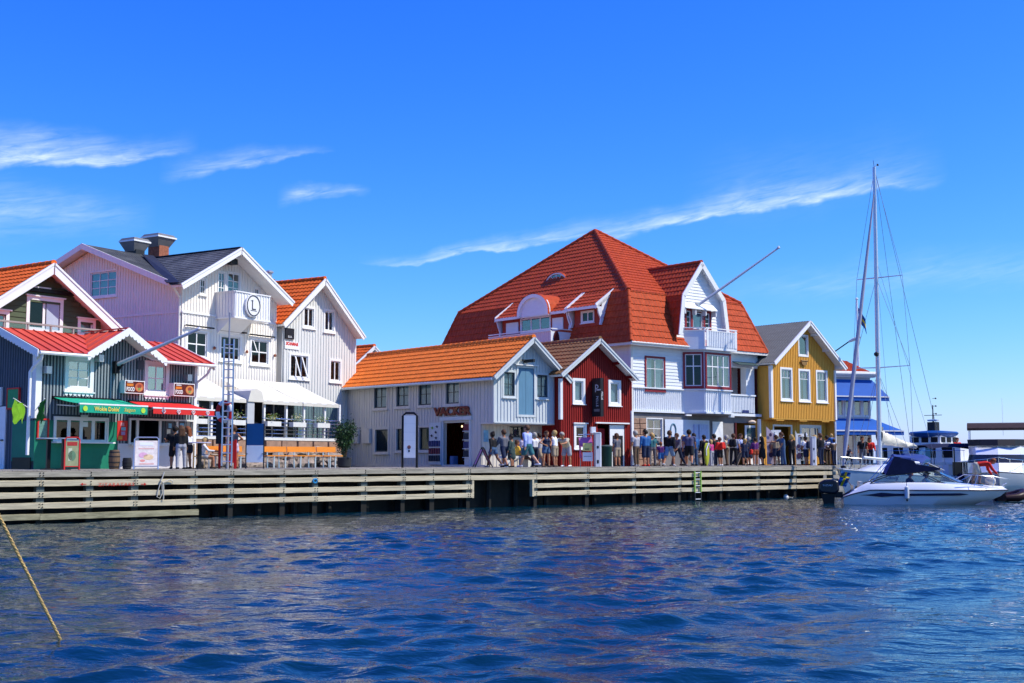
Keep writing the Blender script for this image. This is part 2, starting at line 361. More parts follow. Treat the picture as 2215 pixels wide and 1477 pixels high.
def window(parent, W, r, cols=2, rows=2, cas=.09, cm='white2', sm='white2', glass='glass', recess=.07, curtain=None, bars=.03, sill=True, head=False, fr=.05, transom=None, panes=True, cd=.035, name='window'):
    a0, a1, h0, h1 = r; c = cm if not isinstance(cm, str) else M[cm]; s_ = M[sm]
    fn = lambda a, d, h: W(a, h, d); mb = MB()
    mb.box(a0 - cas, a0, -.02, cd, h0 - cas, h1 + cas, fn=fn).box(a1, a1 + cas, -.02, cd, h0 - cas, h1 + cas, fn=fn).box(a0, a1, -.02, cd, h1, h1 + cas, fn=fn).box(a0, a1, -.02, cd, h0 - cas, h0, fn=fn)
    if head: mb.box(a0 - cas - .06, a1 + cas + .06, .0, .1, h1 + cas, h1 + cas + .05, fn=fn)
    wd = mb.build(name, c, parent)
    sb = MB(); d0, d1 = -recess - .02, -recess + .025
    sb.box(a0, a0 + fr, d0, d1, h0, h1, fn=fn).box(a1 - fr, a1, d0, d1, h0, h1, fn=fn).box(a0 + fr, a1 - fr, d0, d1, h1 - fr, h1, fn=fn).box(a0 + fr, a1 - fr, d0, d1, h0, h0 + fr, fn=fn)
    xs = [a0 + fr + (a1 - a0 - 2 * fr) * k / cols for k in range(cols + 1)]
    zs = [h0 + fr + (h1 - h0 - 2 * fr) * k / rows for k in range(rows + 1)] if transom is None else [h0 + fr, h0 + (h1 - h0) * transom, h1 - fr]
    for x in xs[1:-1]: sb.box(x - bars / 2, x + bars / 2, d0 + .005, d1 - .004, h0 + fr, h1 - fr, fn=fn)
    for z in zs[1:-1]: sb.box(a0 + fr, a1 - fr, d0 + .008, d1 - .007, z - bars / 2, z + bars / 2, fn=fn)
    sb.build('sash', s_, wd)
    for x0, x1 in zip(xs, xs[1:]):
        for z0, z1 in zip(zs, zs[1:]):
            j = rnd.uniform(-.004, .004); pb = MB(); pb.box(x0, x1, -recess - .006, -recess + .002, z0, z1, fn=lambda a, d, h: W(a, h, d + j * ((a - x0) + (h - z0)))); pb.build('pane', M[glass], wd)
    if curtain:
        kind, part = curtain; cb = MB(); n = 14
        if kind == 'blind': cb.box(a0, a1, -recess - .09, -recess - .08, h1 - (h1 - h0) * part, h1, fn=fn)
        else:
            for sgn in (0, 1):
                wdt = (a1 - a0) * part / 2; b0 = a0 if sgn == 0 else a1 - wdt
                cb.grid([[W(b0 + wdt * i / n, h, -recess - .1 - .02 * math.sin(i * 2.4)) for i in range(n + 1)] for h in (h0, h1)])
        cb.build('curtain', M['curtain' if kind != 'blind' else 'blind'], wd)
    if sill: MB().box(a0 - cas - .03, a1 + cas + .03, 0, .09, h0 - cas - .035, h0 - cas, fn=fn).build('sill', c, wd)
    return wd
def cut(mb, pts, up):
    """clip a mesh to the convex outline pts (3-d, in order) by planes through its edges"""
    bm = bmesh.new(); vs_ = [bm.verts.new(v) for v in mb.v]
    for f in mb.f: bm.faces.new([vs_[i] for i in f])
    cen = sum((Vector(p) for p in pts), Vector()) / len(pts)
    for p, q in zip(pts, pts[1:] + pts[:1]):
        p, q = Vector(p), Vector(q); nn = (q - p).cross(up).normalized()
        if nn.dot(cen - p) > 0: nn = -nn
        bmesh.ops.bisect_plane(bm, geom=bm.verts[:] + bm.edges[:] + bm.faces[:], plane_co=p, plane_no=nn, clear_outer=True)
    r = MB(); bm.verts.index_update(); r.v = [tuple(v.co) for v in bm.verts]; r.f = [tuple(v.index for v in f.verts) for f in bm.faces]; r.mi = [0] * len(r.f); bm.free(); return r
def tiles(parent, pts, m, tw=.23, tr=.34, amp=.028, lift=.035, style='pan', name='roof_tiles', base=.03):
    """tile the convex roof plane pts = [eave left, eave right, ..., ] ; first edge is the eave"""
    pts = [Vector(p) for p in pts]; e = (pts[1] - pts[0]).normalized(); nn = None
    for q in pts[2:]:
        nn = e.cross(q - pts[0])
        if nn.length > 1e-4: break
    nn.normalize()
    if nn.z < 0: nn = -nn
    sl = nn.cross(e).normalized()
    if sl.z < 0: sl = -sl
    A = [((p - pts[0]).dot(e), (p - pts[0]).dot(sl)) for p in pts]; x0, x1 = min(a[0] for a in A), max(a[0] for a in A); L = max(a[1] for a in A)
    mb = MB(); P = lambda x, y, z: pts[0] + e * x + sl * y + nn * (z + base)
    if style == 'pan':
        sub = 5; n = int((x1 - x0) / tw) + 1
        shp = [0., .75, 1., .55, .12]
        for k in range(int(L / tr) + 1):
            y0, y1 = k * tr - .02, k * tr + tr; row = []; xs = []
            for i in range(n * sub + 1):
                x = x0 + i * tw / sub; h = amp * shp[i % sub] + rnd.uniform(-.002, .002); xs.append((x, h))
            jit = [rnd.uniform(-.006, .006) for _ in range(n + 1)]
            lo = [P(x, y0 + jit[i // sub], h + lift) for i, (x, h) in enumerate(xs)]; hi = [P(x, y1, h) for x, h in xs]; un = [P(x, y0 + jit[i // sub], h - .012) for i, (x, h) in enumerate(xs)]
            mb.grid([lo, hi]); mb.grid([un, lo])
    elif style == 'slate':
        n = int((x1 - x0) / tw) + 1
        for k in range(int(L / tr) + 1):
            y0, y1 = k * tr - .02, k * tr + tr
            for i in range(n):
                xa = x0 + (i + (k % 2) * .5 - .5) * tw; a = rnd.uniform(0, .006)
                mb.poly([P(xa + .004, y0, lift * .5 + a), P(xa + tw - .004, y0, lift * .5 + a), P(xa + tw - .004, y1, .002), P(xa + .004, y1, .002)]); mb.poly([P(xa + .004, y0, lift * .5 + a), P(xa + tw - .004, y0, lift * .5 + a), P(xa + tw - .004, y0, 0), P(xa + .004, y0, 0)])
    elif style == 'seam':
        mb.grid([[P(x0, 0, 0), P(x1, 0, 0)], [P(x0, L, 0), P(x1, L, 0)]]); n = int((x1 - x0) / tw) + 1
        for i in range(n + 1):
            x = x0 + i * tw; q = [P(x - .012, -.01, 0), P(x + .012, -.01, 0), P(x + .008, -.01, .04), P(x - .008, -.01, .04)]
            mb.prism(q, sl * (L + .02))
    elif style == 'corr':
        n = int((x1 - x0) / tw * 6) + 1
        mb.grid([[P(x0 + i * tw / 6, y, amp * math.sin(i / 6 * 2 * math.pi)) for i in range(n + 1)] for y in np.linspace(-.03, L, 6)])
    o = cut(mb, [p - sl * (.05 if i < 2 else 0) for i, p in enumerate(pts)], nn)
    return o.build(name, m, parent, kind='stuff', smooth=(style in ('pan', 'corr')))
def ridge(parent, p0, p1, m, r=.11, step=.38, name='ridge_tiles'):
    p0, p1 = Vector(p0), Vector(p1); d = (p1 - p0); n = max(1, int(d.length / step)); mb = MB()
    up = Vector((0, 0, 1)); dn = d.normalized(); a = dn.cross(up).normalized(); b = a.cross(dn)
    for k in range(n):
        q0, q1 = p0 + d * (k / n), p0 + d * ((k + 1.12) / n if k < n - 1 else 1); R0, R1 = r * 1.08, r * .9
        rows = [[q + (a * math.cos(t) + b * math.sin(t)) * rr - b * .03 for t in np.linspace(-.25, math.pi + .25, 8)] for q, rr in ((q0, R0), (q1, R1))]
        mb.grid(rows); mb.poly([rows[0][i] for i in range(8)])
    return mb.build(name, m, parent, kind='stuff', smooth=True)
def slab(mb, pts, th):
    n = (Vector(pts[1]) - Vector(pts[0])).cross(Vector(pts[2]) - Vector(pts[0])).normalized()
    if n.z < 0: n = -n
    mb.prism(pts, -n * th)
def gable_roof(parent, sl, sr, ze, sm, zr, t0, t1, tm, tl1=None, style='pan', soffit='white2', th=.1, barge='white2', bh=.2, bt=.04, tk={}, rear=False, rcap=True, both=True):
    """ridge runs along t; sl, sr eave lines at height ze (a number or a pair)"""
    zl, zrr = ze if isinstance(ze, tuple) else (ze, ze); mb = MB()
    Lp = [(sl, t1 if tl1 is None else tl1, zl), (sl, t0, zl), (sm, t0, zr), (sm, t1, zr)]; Rp = [(sr, t0, zrr), (sr, t1, zrr), (sm, t1, zr), (sm, t0, zr)]
    slab(mb, Lp, th); slab(mb, Rp, th); rf = mb.build('roof', M[soffit], parent)
    tiles(rf, Lp, tm, style=style, **tk); tiles(rf, Rp, tm, style=style, **tk)
    if rcap: ridge(rf, (sm, t0, zr + .07), (sm, t1, zr + .07), tm)
    for tt, sg in ([(t0, -1)] + ([(t1, 1)] if rear else [])):
        for a, b in (((sl, zl), (sm, zr)), ((sm, zr), (sr, zrr))):
            d = Vector((b[0] - a[0], 0, b[1] - a[1])).normalized(); dn = Vector((d.z, 0, -d.x)); dn = dn if dn.z < 0 else -dn
            A, B = Vector((a[0], tt, a[1])) - dn * .045, Vector((b[0], tt, b[1])) - dn * .045; y = sg * bt
            # plumb joint at the ridge
            def low(p, atr): return Vector((p.x, p.y, p.z - bh / abs(d.x))) if atr else p + dn * bh
            Pl = [A, B, low(B, b[0] == sm), low(A, a[0] == sm)]
            MB().prism(Pl, (0, y, 0)).build('bargeboard', M[barge], rf)
            P2 = [Pl[0] + Vector((0, y, 0)), Pl[1] + Vector((0, y, 0)), Pl[1] + Vector((0, y, -.075 / abs(d.x))), Pl[0] + Vector((0, y, -.075 / abs(d.x)))]
            MB().prism(P2, (0, sg * .028, 0)).build('verge_board', M[barge], rf)
    return rf
def gutter(parent, p0, p1, m='white2', r=.06):
    return MB().tube([p0, p1], r, 7).build('gutter', M[m], parent, smooth=True)
def pipe(parent, pts, m='white2', r=.045, name='downpipe'):
    return MB().tube(pts, r, 8).build(name, M[m], parent, smooth=True)
def rect_ring(mb, W, r, w_, d0, d1):
    a0, a1, h0, h1 = r; fn = lambda a, d, h: W(a, h, d)
    mb.box(a0, a0 + w_, d0, d1, h0, h1, fn=fn).box(a1 - w_, a1, d0, d1, h0, h1, fn=fn).box(a0 + w_, a1 - w_, d0, d1, h0, h0 + w_, fn=fn).box(a0 + w_, a1 - w_, d0, d1, h1 - w_, h1, fn=fn); return mb
def wbox(W, a0, a1, h0, h1, d0, d1): return MB().box(a0, a1, d0, d1, h0, h1, fn=lambda a, d, h: W(a, h, d))
# ============================================================ SETTING
S_END = Q.f(1812, 1030)[0]
def s_at(px, t=0., z=1.0): return Q.f(px, 1040, t)[0]
def build_water():
    ys = [5.0]
    while ys[-1] < 70: ys.append(ys[-1] + .05 * (max(ys[-1], 8) / 8) ** .7)
    st = .3
    while ys[-1] < 9000: st *= 1.22; ys.append(ys[-1] + st)
    ys = [-4000, -900, -200, -60, -20, -5, 0] + ys
    xs = list(np.arange(-34, 38, .085)); st = .2
    ex = []; v = 0
    while v < 6000: st *= 1.3; v += st; ex.append(v)
    xs = [-34 - e for e in ex[::-1]] + xs + [xs[-1] + e for e in ex]
    X, Y = np.meshgrid(np.array(xs), np.array(ys)); Z = np.zeros_like(X); DX = np.zeros_like(X); DY = np.zeros_like(X)
    rs = np.random.RandomState(4)
    patch = .75 + .3 * np.sin(X * .21 + Y * .13 + 1) * np.sin(Y * .19 - X * .11) + .25 * np.sin(X * .5 - Y * .31)
    for i in range(130):
        small = i < 92
        lam = math.exp(rs.uniform(math.log(.40), math.log(1.25))) if small else math.exp(rs.uniform(math.log(1.25), math.log(4.5))); k = 2 * math.pi / lam
        th = R(-80) + rs.normal(0, R(52)) if small else R(-66) + rs.normal(0, R(36))
        kx, ky = k * math.cos(th), k * math.sin(th); a = lam * (.0033 if small else .0016) * rs.uniform(.5, 1.5)
        ph = kx * X + ky * Y + rs.uniform(0, 6.28); amp = a * (patch if lam < 2.5 else 1.0)
        Z += amp * np.cos(ph); DX -= amp * math.cos(th) * np.sin(ph); DY -= amp * math.sin(th) * np.sin(ph)
    # a boat's wake running in from the right
    for off, lam, a in ((0, 2.6, .05),):
        d = (X - 3.5) * math.cos(R(-52)) + (Y - 17) * math.sin(R(-52)); al = (X - 3.5) * math.sin(R(52)) + (Y - 17) * math.cos(R(52))
        env = np.exp(-(d / 2.6) ** 2) * np.exp(-(al / 8) ** 2); Z += a * env * np.cos(2 * math.pi * d / lam); DX -= a * env * np.sin(2 * math.pi * d / lam) * .6
    fade = np.clip(1.35 - np.abs(Y) / 85, 0, 1) * np.clip(1.5 - np.abs(X) / 55, 0, 1); fade[Y < 4] = 0
    Xd, Yd, Zd = X + DX * fade * .9, Y + DY * fade * .9, Z * fade
    ny, nx = X.shape; me = bpy.data.meshes.new('water'); n = ny * nx
    co = np.stack([Xd, Yd, Zd], -1).reshape(-1).astype(np.float32); me.vertices.add(n); me.vertices.foreach_set('co', co)
    i, j = np.meshgrid(np.arange(ny - 1), np.arange(nx - 1), indexing='ij'); a = (i * nx + j).reshape(-1); quads = np.stack([a, a + 1, a + nx + 1, a + nx], -1).reshape(-1).astype(np.int32); nf = len(a)
    me.loops.add(nf * 4); me.loops.foreach_set('vertex_index', quads); me.polygons.add(nf); me.polygons.foreach_set('loop_start', np.arange(0, nf * 4, 4, dtype=np.int32)); me.polygons.foreach_set('loop_total', np.full(nf, 4, np.int32))
    me.polygons.foreach_set('use_smooth', np.ones(nf, bool)); me.update(calc_edges=True)
    m = bpy.data.materials.new('sea_water'); m.use_nodes = True; t = m.node_tree; b = t.nodes['Principled BSDF']; N, L = t.nodes.new, t.links.new
    b.inputs['Base Color'].default_value = (.001, .020, .036, 1); b.inputs['Roughness'].default_value = .015; b.inputs['IOR'].default_value = 1.33; b.inputs['Specular IOR Level'].default_value = .5
    tc_ = N('ShaderNodeTexCoord'); mp = N('ShaderNodeMapping'); mp.inputs['Scale'].default_value = (.6, 1, 1); mp.inputs['Rotation'].default_value = (0, 0, R(-12)); L(tc_.outputs['Object'], mp.inputs[0])
    n1 = N('ShaderNodeTexNoise'); n1.inputs['Scale'].default_value = 4.6; n1.inputs['Detail'].default_value = 4; n1.inputs['Distortion'].default_value = .4; L(mp.outputs[0], n1.inputs['Vector'])
    n2 = N('ShaderNodeTexNoise'); n2.inputs['Scale'].default_value = 12; n2.inputs['Detail'].default_value = 2; L(mp.outputs[0], n2.inputs['Vector'])
    b1 = N('ShaderNodeBump'); b1.inputs['Strength'].default_value = .36; b1.inputs['Distance'].default_value = .1; L(n1.outputs[0], b1.inputs['Height'])
    b2 = N('ShaderNodeBump'); b2.inputs['Strength'].default_value = .16; b2.inputs['Distance'].default_value = .03; L(n2.outputs[0], b2.inputs['Height']); L(b1.outputs[0], b2.inputs['Normal']); L(b2.outputs[0], b.inputs['Normal'])
    me.materials.append(m); o = link('water', me, None, 'structure'); return o
build_water()

# ---- quay: a boarded timber face on posts, deck on top
quay = bpy.data.objects.new('quay', None); COL.objects.link(quay); quay['kind'] = 'structure'
quay.location = (Q.o[0], Q.o[1], 0); quay.rotation_euler = (0, 0, Q.rot)
QS0 = -26.0
POSTS = [s_at(p) for p in (-260, -120, -30, 88, 195, 292, 420, 500, 612, 682, 788, 872, 935, 1014, 1156, 1270, 1372, 1470, 1560, 1640, 1720, 1800)]
ROWS = [(1.375, 1.55), (1.10, 1.285), (.755, .935), (.435, .62)]
gap0, gap1 = s_at(1020), s_at(1152)
plank_cache = {}
def plank(s0, s1, z0, z1, m):
    L = s1 - s0; mb = MB(); n = max(2, int(L / .5)); hz = (z1 - z0)
    rows = []
    for i in range(n + 1):
        x = L * i / n; a, b, c = rnd.uniform(-.006, .006), rnd.uniform(-.006, .006), rnd.uniform(-.006, .006)
        rows.append([(x, c, a), (x, -.07 + c, a + .008), (x, -.075 + c, hz + b - .01), (x, c, hz + b)])
    for i in range(n):
        A, B = rows[i], rows[i + 1]
        for k in range(4): mb.poly([A[k], A[(k + 1) % 4], B[(k + 1) % 4], B[k]])
    mb.poly(rows[0]); mb.poly(rows[-1])
    o = mb.build('plank', m, quay); o.location = (s0, rnd.uniform(-.006, .006), z0 + rnd.uniform(-.005, .005)); o.rotation_euler = (0, rnd.uniform(-.0012, .0012), 0)
    return o
for ri, (z0, z1) in enumerate(ROWS):
    cuts = [QS0] + [p for i, p in enumerate(POSTS) if (i + ri) % 2 == 0 and abs(p - gap0) > .6 and abs(p - gap1) > .6] + [S_END]
    segs = list(zip(cuts, cuts[1:]))
    for a, b in segs:
        if ri >= 2:
            parts = [(a, min(b, gap0))] if a < gap0 else []
            if b > gap1: parts.append((max(a, gap1), b))
            if b <= gap0: parts = [(a, b)]
        else: parts = [(a, b)]
        for x, y in parts:
            if y - x > .25: plank(x + .006, y - .006, z0, z1, M['plankt' if ri == 0 else 'plank'])
s430 = s_at(430); cuts = [QS0] + POSTS[1:5:2] + [s430]
for a, b in zip(cuts, cuts[1:]): plank(a, b - .012, .10, .285, M['algae'])
for i, p in enumerate(POSTS):
    w_ = rnd.uniform(.19, .27)
    if gap0 - .2 < p < gap0 + .3: p = gap0 - .16
    if gap1 - .3 < p < gap1 + .2: p = gap1 + .16
    MB().box(p - w_ / 2, p + w_ / 2, .004, .24, .40, 1.372).build('post', M['post'], quay); MB().box(p - w_ / 2 + .02, p + w_ / 2 - .02, .02, .22, -1.5, .40).build('wet_shade_post', M['darkrock'], quay)  # lower part: wet timber with the shade below the deck painted in
    bb = MB()
    for dx in ((-.05, .05) if i % 2 else (0,)):
        for z0, z1 in ROWS:
            if z0 < .9 and gap0 < p < gap1: continue
            for q in (.27, .73): bb.lathe([(.021, 0), (.021, .012), (.012, .018)], n=6, M4=Matrix.Translation((p + dx, -.073, z0 + (z1 - z0) * q)) @ Matrix.Rotation(math.pi / 2, 4, 'X'))
    bb.build('bolts', M['bolt'], quay, kind='stuff')
MB().box(gap0 - .02, gap0 + .07, -.07, .1, .42, 1.09).build('end_board', M['plank'], quay); MB().box(gap1 - .07, gap1 + .02, -.07, .1, .42, 1.09).build('end_board', M['plank'], quay)
mb = MB()
for i in range(int((S_END - QS0) / .145)):
    a = QS0 + i * .145; mb.box(a, a + .138, -.02 + rnd.uniform(-.01, .01), 5.5, DZ + .003, DZ + .034 + rnd.uniform(-.002, .002))
mb.build('deck_boards', M['deck'], quay, kind='stuff')
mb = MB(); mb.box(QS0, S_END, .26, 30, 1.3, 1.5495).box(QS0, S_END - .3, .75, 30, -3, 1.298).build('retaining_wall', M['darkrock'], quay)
mb = MB()
for k in range(46):
    s = QS0 + (S_END - QS0) * (k + .5) / 46; mb.tube([(s, .5 + .12 * math.sin(k * 2.1), -2), (s + .05, .5 + .12 * math.sin(k * 2.1), 1.3)], .12, 7)
mb.build('rear_piles', M['darkrock'], quay, kind='stuff')
# rust-red stencilled words on the second board
def on_quay(px, py): s, z = Q.f(px, py, -.08); return s, z
sa, za = on_quay(252, 1048); lettering(quay, 'ZITABATARS', .14, M['redp'], plane_mtx((sa, -.0835, za), (1, 0, 0), (0, 0, 1)), width=on_quay(288, 1048)[0] - on_quay(210, 1048)[0], spacing=1.25, name='stencil_lettering', depth=.001)
mb = MB()
for c, sg in ((182, -1), (309, 1)):
    s, z = on_quay(c, 1047)
    mb.box(s - .07, s + .07, -.0845, -.083, z - .009, z + .009); mb.prism([(s + sg * .12, -.0845, z), (s + sg * .04, -.0845, z + .045), (s + sg * .04, -.0845, z - .045)], (0, .0015, 0))
mb.build('stencil_arrows', M['redp'], quay)
# mooring rope looped on the quay face
rs, rz = on_quay(352, 1050)
tag(MB().tube([Q.w(rs + x, -.12 - .02 * abs(math.sin(x * 9)), z) for x, z in ((.02, 1.50), (-.05, 1.3), (-.1, 1.22), (-.02, 1.17), (.2, 1.26), (.33, 1.2), (.3, 1.12))], .018, 6).tube([Q.w(rs + x, -.11, z) for x, z in ((-.08, 1.22), (-.16, .95), (-.2, .72), (-.1, .67), (-.02, .85), (-.05, 1.15))], .016, 6).tube([Q.w(rs, -.11, 1.2), Q.w(rs + .02, -.12, .9), Q.w(rs + .02, -.11, .62)], .02, 6).build('mooring_rope', mat('pale_rope', (.52, .5, .43), .9, .2, 20), smooth=True), 'grey rope loops hanging over the boards beside the red stencilled words', 'rope')
bs, bz = on_quay(681, 1040)
tag(MB().tube([Q.w(bs + .1 * math.cos(a) * .8, -.1, bz + .07 * math.sin(a)) for a in np.linspace(0, 6, 9)], .03, 6).build('mooring_line', mat('blue_cord', (.03, .25, .5), .8, .15, 9), smooth=True), 'small bright blue cord knotted on the second quay board', 'cord')
# land behind
land = MB(); c = [Q.w(-90, 5.2), Q.w(S_END - .3, 5.2), Q.w(S_END - .3, 7.5), Q.w(Q.f(1912, 1000, 7.5)[0], 7.5), Q.w(Q.f(1912, 1000, 7.5)[0] + 3, 90), Q.w(-90, 90)]
land.prism([(p.x, p.y, -3) for p in c], (0, 0, 3 + DZ - .004)); land.build('ground', M['paving'], None, kind='structure')
# ============================================================ HOUSES
def shell(parent, W, D, H, m, s0=0., t0=0., sides='rb', h0=0.):
    """plain hidden walls that close a house; r right, b back, l left"""
    if 'r' in sides: wall(parent, right(s0 + W), t0, t0 + D, h0, H, [], m)
    if 'b' in sides: wall(parent, back(t0 + D), s0, s0 + W, h0, H, [], m)
    if 'l' in sides: wall(parent, left(s0), t0, t0 + D, h0, H, [], m)
def gable_prof(s0, s1, sl, zl, sm, zm, sr, zr, drop=.12):
    z = lambda s: (zl + (zm - zl) * (s - sl) / (sm - sl) if s < sm else zr + (zm - zr) * (sr - s) / (sr - sm)) - drop
    return [(s0, z(s0)), (sm, z(sm)), (s1, z(s1))]
def corner_post(parent, x, y, z0, z1, m='white2', w_=.13):
    return MB().box(x - w_ / 2, x + w_ / 2, y - w_ / 2, y + w_ / 2, z0, z1).build('corner_board', M[m], parent)

# ---------------------------------------------------------------- grey boathouse with the carved letters
VF = Frame(1068, 53, QA)
def boathouse():
    h = thing('grey_boathouse', 'long pale grey boathouse with orange tiled roof and blue loft door', 'house', VF.loc, VF.rot)
    W, L = 3.8, 11.9
    side_up = [VF.sr(*p) for p in ((810, 835, 837, 882), (858, 832, 885, 878.5), (906, 828.5, 933.5, 876), (965, 823, 994, 873))]
    side_lo = [VF.sr(*p) for p in ((812, 929, 839.5, 977), (858, 927, 885, 974), (907, 924.5, 934, 973))]
    dr = list(VF.sr(960, 914, 1016, 1008)); dr[2] = 0.0
    ops = side_up + side_lo + [tuple(dr)]
    wall(h, left(0), .85, L, 0, 3.78, ops, M['greywall'], (.21, .055, .022))
    wall(h, left(0), 0, .85, 1.93, 3.78, [], M['greywall'], (.21, .055, .022))
    for r in side_up: window(h, left(0), r, 2, 2, cas=.1, cm='greywall', sm='darksash', curtain=('blind', .97), recess=.06, fr=.055, glass='glass')
    for r in side_lo: window(h, left(0), r, 1, 1, cas=.1, cm='greywall', sm='darksash', glass='glassd', recess=.07)
    # shop doorway: frame, goods inside
    a0, a1, z0, z1 = dr
    lf_ = lambda a, d, hh: (-d, a, hh)
    MB().box(a0 - .11, a0, -.05, .05, 0, z1 + .1, fn=lf_).box(a1, a1 + .11, -.05, .05, 0, z1 + .1, fn=lf_).box(a0 - .2, a1 + .2, -.05, .09, z1 + .1, z1 + .26, fn=lf_).build('door_frame', M['cool'], h)
    # front
    prof = gable_prof(0, W, -.36, 3.81, 1.9, 5.6, 4.16, 3.81)
    wl_ = VF.fr(1089.5, 805, 1112.5, 856); wr_ = VF.fr(1161, 811, 1184, 859); bd = VF.fr(1120.5, 796, 1154.5, 897)
    wall(h, front(0), 0, W, 1.93, prof, [wl_, wr_, bd], M['cool'], (.185, .06, .028), grow=.11)
    for r in (wl_, wr_): window(h, front(0), r, 2, 2, cas=.085, cm='cool', sm='darksash', recess=.05, glass='glass', curtain=('blind', .95))
    a0, a1, z0, z1 = bd
    fr_ = MB(); rect_ring(fr_, front(0), (a0 - .1, a1 + .1, z0 - .1, z1 + .1), .1, -.03, .04); d = fr_.build('loft_door', M['cool'], h)
    for k in range(2):
        b0 = a0 + (a1 - a0) * k / 2; wbox(front(0), b0 + .008, b0 + (a1 - a0) / 2 - .008, z0, z1, -.05, -.01).build('door_leaf', M['bluedoor'], d)
    wbox(front(0), a0 - .22, a1 + .2, z1 + .1, z1 + .14, 0, .14).build('lintel', M['white2'], d)
    hb = MB(); s_, z_ = VF.f(1144, 781, -.25); hb.beam((s_ - .05, .1, z_), (s_ - .05, -.65, z_), .1, .13).beam((s_ - .28, -.1, z_ + .04), (s_ + .2, -.1, z_ + .04), .05, .07).build('hoist_beam', M['darkmetal'], h)
    # recessed ground floor and jetty underside
    gw = VF.fr(1101, 922, 1134, 946, .85)
    wall(h, front(.85), 0.02, W - .02, 0, 1.93, [gw], M['greywall'], (.2, .055, .022)); window(h, front(.85), gw, 3, 1, cas=.07, cm='greywall', sm='darksash')
    MB().box(-.01, W + .01, -.005, .9, 1.86, 1.93).build('jetty_floor', M['greywall'], h)
    MB().box(-.01, W + .03, -.03, .02, 1.90, 1.96).build('jetty_trim', M['cool'], h)
    corner_post(h, 0.0, -.0, 1.93, 3.7, 'cool', .07); corner_post(h, W, 0, 1.93, 3.7, 'cool', .1)
    shell(h, W, L, 3.78, M['greywall']); wall(h, right(W), 0, .001, 1.9, 3.8, [], M['cool'])
    MB().poly([(0, L, 3.7), (W, L, 3.7), (1.9, L, 5.48)]).build('back_gable', M['greywall'], h)
    gable_roof(h, -.36, 4.16, 3.81, 1.9, 5.6, -.45, L + .35, M['orange2'], barge='cool', soffit='cool', bh=.2, rear=True)
    gutter(h, (-.42, -.4, 3.72), (-.42, L + .3, 3.78), 'cool', .065)
    wbox(left(0), .5, L - .5, 0, .12, 0, .035).build('base_board', M['greywall'], h)
    # carved letters over the door
    sc = VF.sd(978, 890, -.06); wdt = VF.sd(938, 890)[0] - VF.sd(1018, 890)[0]
    wood = mat('carved_letter_wood', (.20, .045, .03), .7, .5, 9, dirt=(.45, .22, .06), dirt_amt=.8)
    lettering(h, 'VACKER', .5, wood, plane_mtx((-.07, sc[0], sc[1]), (0, -1, 0), (0, 0, 1)), width=wdt, depth=.035, bold=.022, name='shop_letters')
    # meter boxes
    for p in ((766, 929, 780, 959), (788, 928, 804, 959)):
        r = VF.sr(*p); mb = wbox(left(0), *r, .03, .16); mb.build('meter_box', M['greywall'], h)
    # display rack hung left of the door
    r = VF.sr(932, 914, 957.5, 1008); rk = wbox(left(0), r[0], r[1], .12, r[3], .06, .11).build('display_rack', M['cool'], h)
    gm = [mat('goods_%d' % i, c_, .6, .2, 6) for i, c_ in enumerate(((.05, .06, .16), (.16, .03, .05), (.02, .03, .05), (.25, .25, .27), (.2, .4, .03)))]
    for i, (z, cm_) in enumerate(((1.05, 0), (.72, 1), (.4, 2))):
        for k in range(5):
            a = r[0] + (r[1] - r[0]) * (k + .5) / 5; wbox(left(0), a - .045, a + .045, z - .13, z + .13, .113, .17).build('hanging_packet', gm[cm_], rk)
    for (a, z, cm_) in ((.3, 1.75, 4), (.7, 1.8, 2), (.6, 1.55, 2), (.25, 1.4, 2), (.62, 1.3, 2)):
        c = r[0] + (r[1] - r[0]) * (1 - a); mb = MB(); mb.prism([(-.114, c + .1 * x, z + .07 * y) for x, y in ((-1, .2), (-.3, .1), (0, .9), (.3, .1), (1, .4), (.35, -.3), (-.2, -.8), (-.3, -.2))], (-.03, 0, 0)).build('hanging_ornament', gm[cm_], rk)
    # shop interior: a shelf of bags by the near jamb, shelving behind, two small lit bulbs
    bx = wbox(left(0), dr[0] + .02, dr[0] + .56, .02, dr[3], -.2, -.16).build('bag_shelf', M['white2'], h)
    for k in range(4):
        wbox(left(0), dr[0] + .08, dr[0] + .5, .46 + k * .38, .74 + k * .38, -.155, -.04).build('folded_goods', gm[(2, 0, 2, 1)[k]], bx); wbox(left(0), dr[0] + .04, dr[0] + .54, .42 + k * .38, .445 + k * .38, -.155, -.02).build('shelf_board', M['white2'], bx)
    sh = wbox(left(0), dr[1] - .45, dr[1] - .02, .02, dr[3], -1.5, -1.45).build('inner_shelving', M['offwhite'], h)
    for k in range(5):
        wbox(left(0), dr[1] - .7, dr[1] - .02, .3 + k * .36, .33 + k * .36, -1.44, -1.1).build('shelf_board', M['offwhite'], sh)
        for j in range(3): wbox(left(0), dr[1] - .68 + j * .22, dr[1] - .52 + j * .22, .335 + k * .36, .5 + k * .36 + .05 * (j % 2), -1.4, -1.15).build('folded_goods', gm[(k + j) % 4], sh)
    wbox(left(0), dr[0] - .3, dr[1] + .3, 0, dr[3] + .2, -2.25, -2.2).build('shop_back_wall', M['warm'], h)
    bulb = mat('lit_bulb', (1, .8, .5), .5, .02, 3, emit=(1, .75, .4, 2.5))
    for a_ in (dr[0] + .45, dr[1] - .35):
        MB().lathe([(.01, -.05), (.04, 0), (.01, .05)], (.75, a_, dr[3] - .14), 8).build('bulb', bulb, h)
    wbox(left(0), dr[1] - .5, dr[1] - .25, .02, .5, -.4, -.15).build('blue_tub', mat('blue_tub', (.08, .16, .32), .5, .1, 3), h)
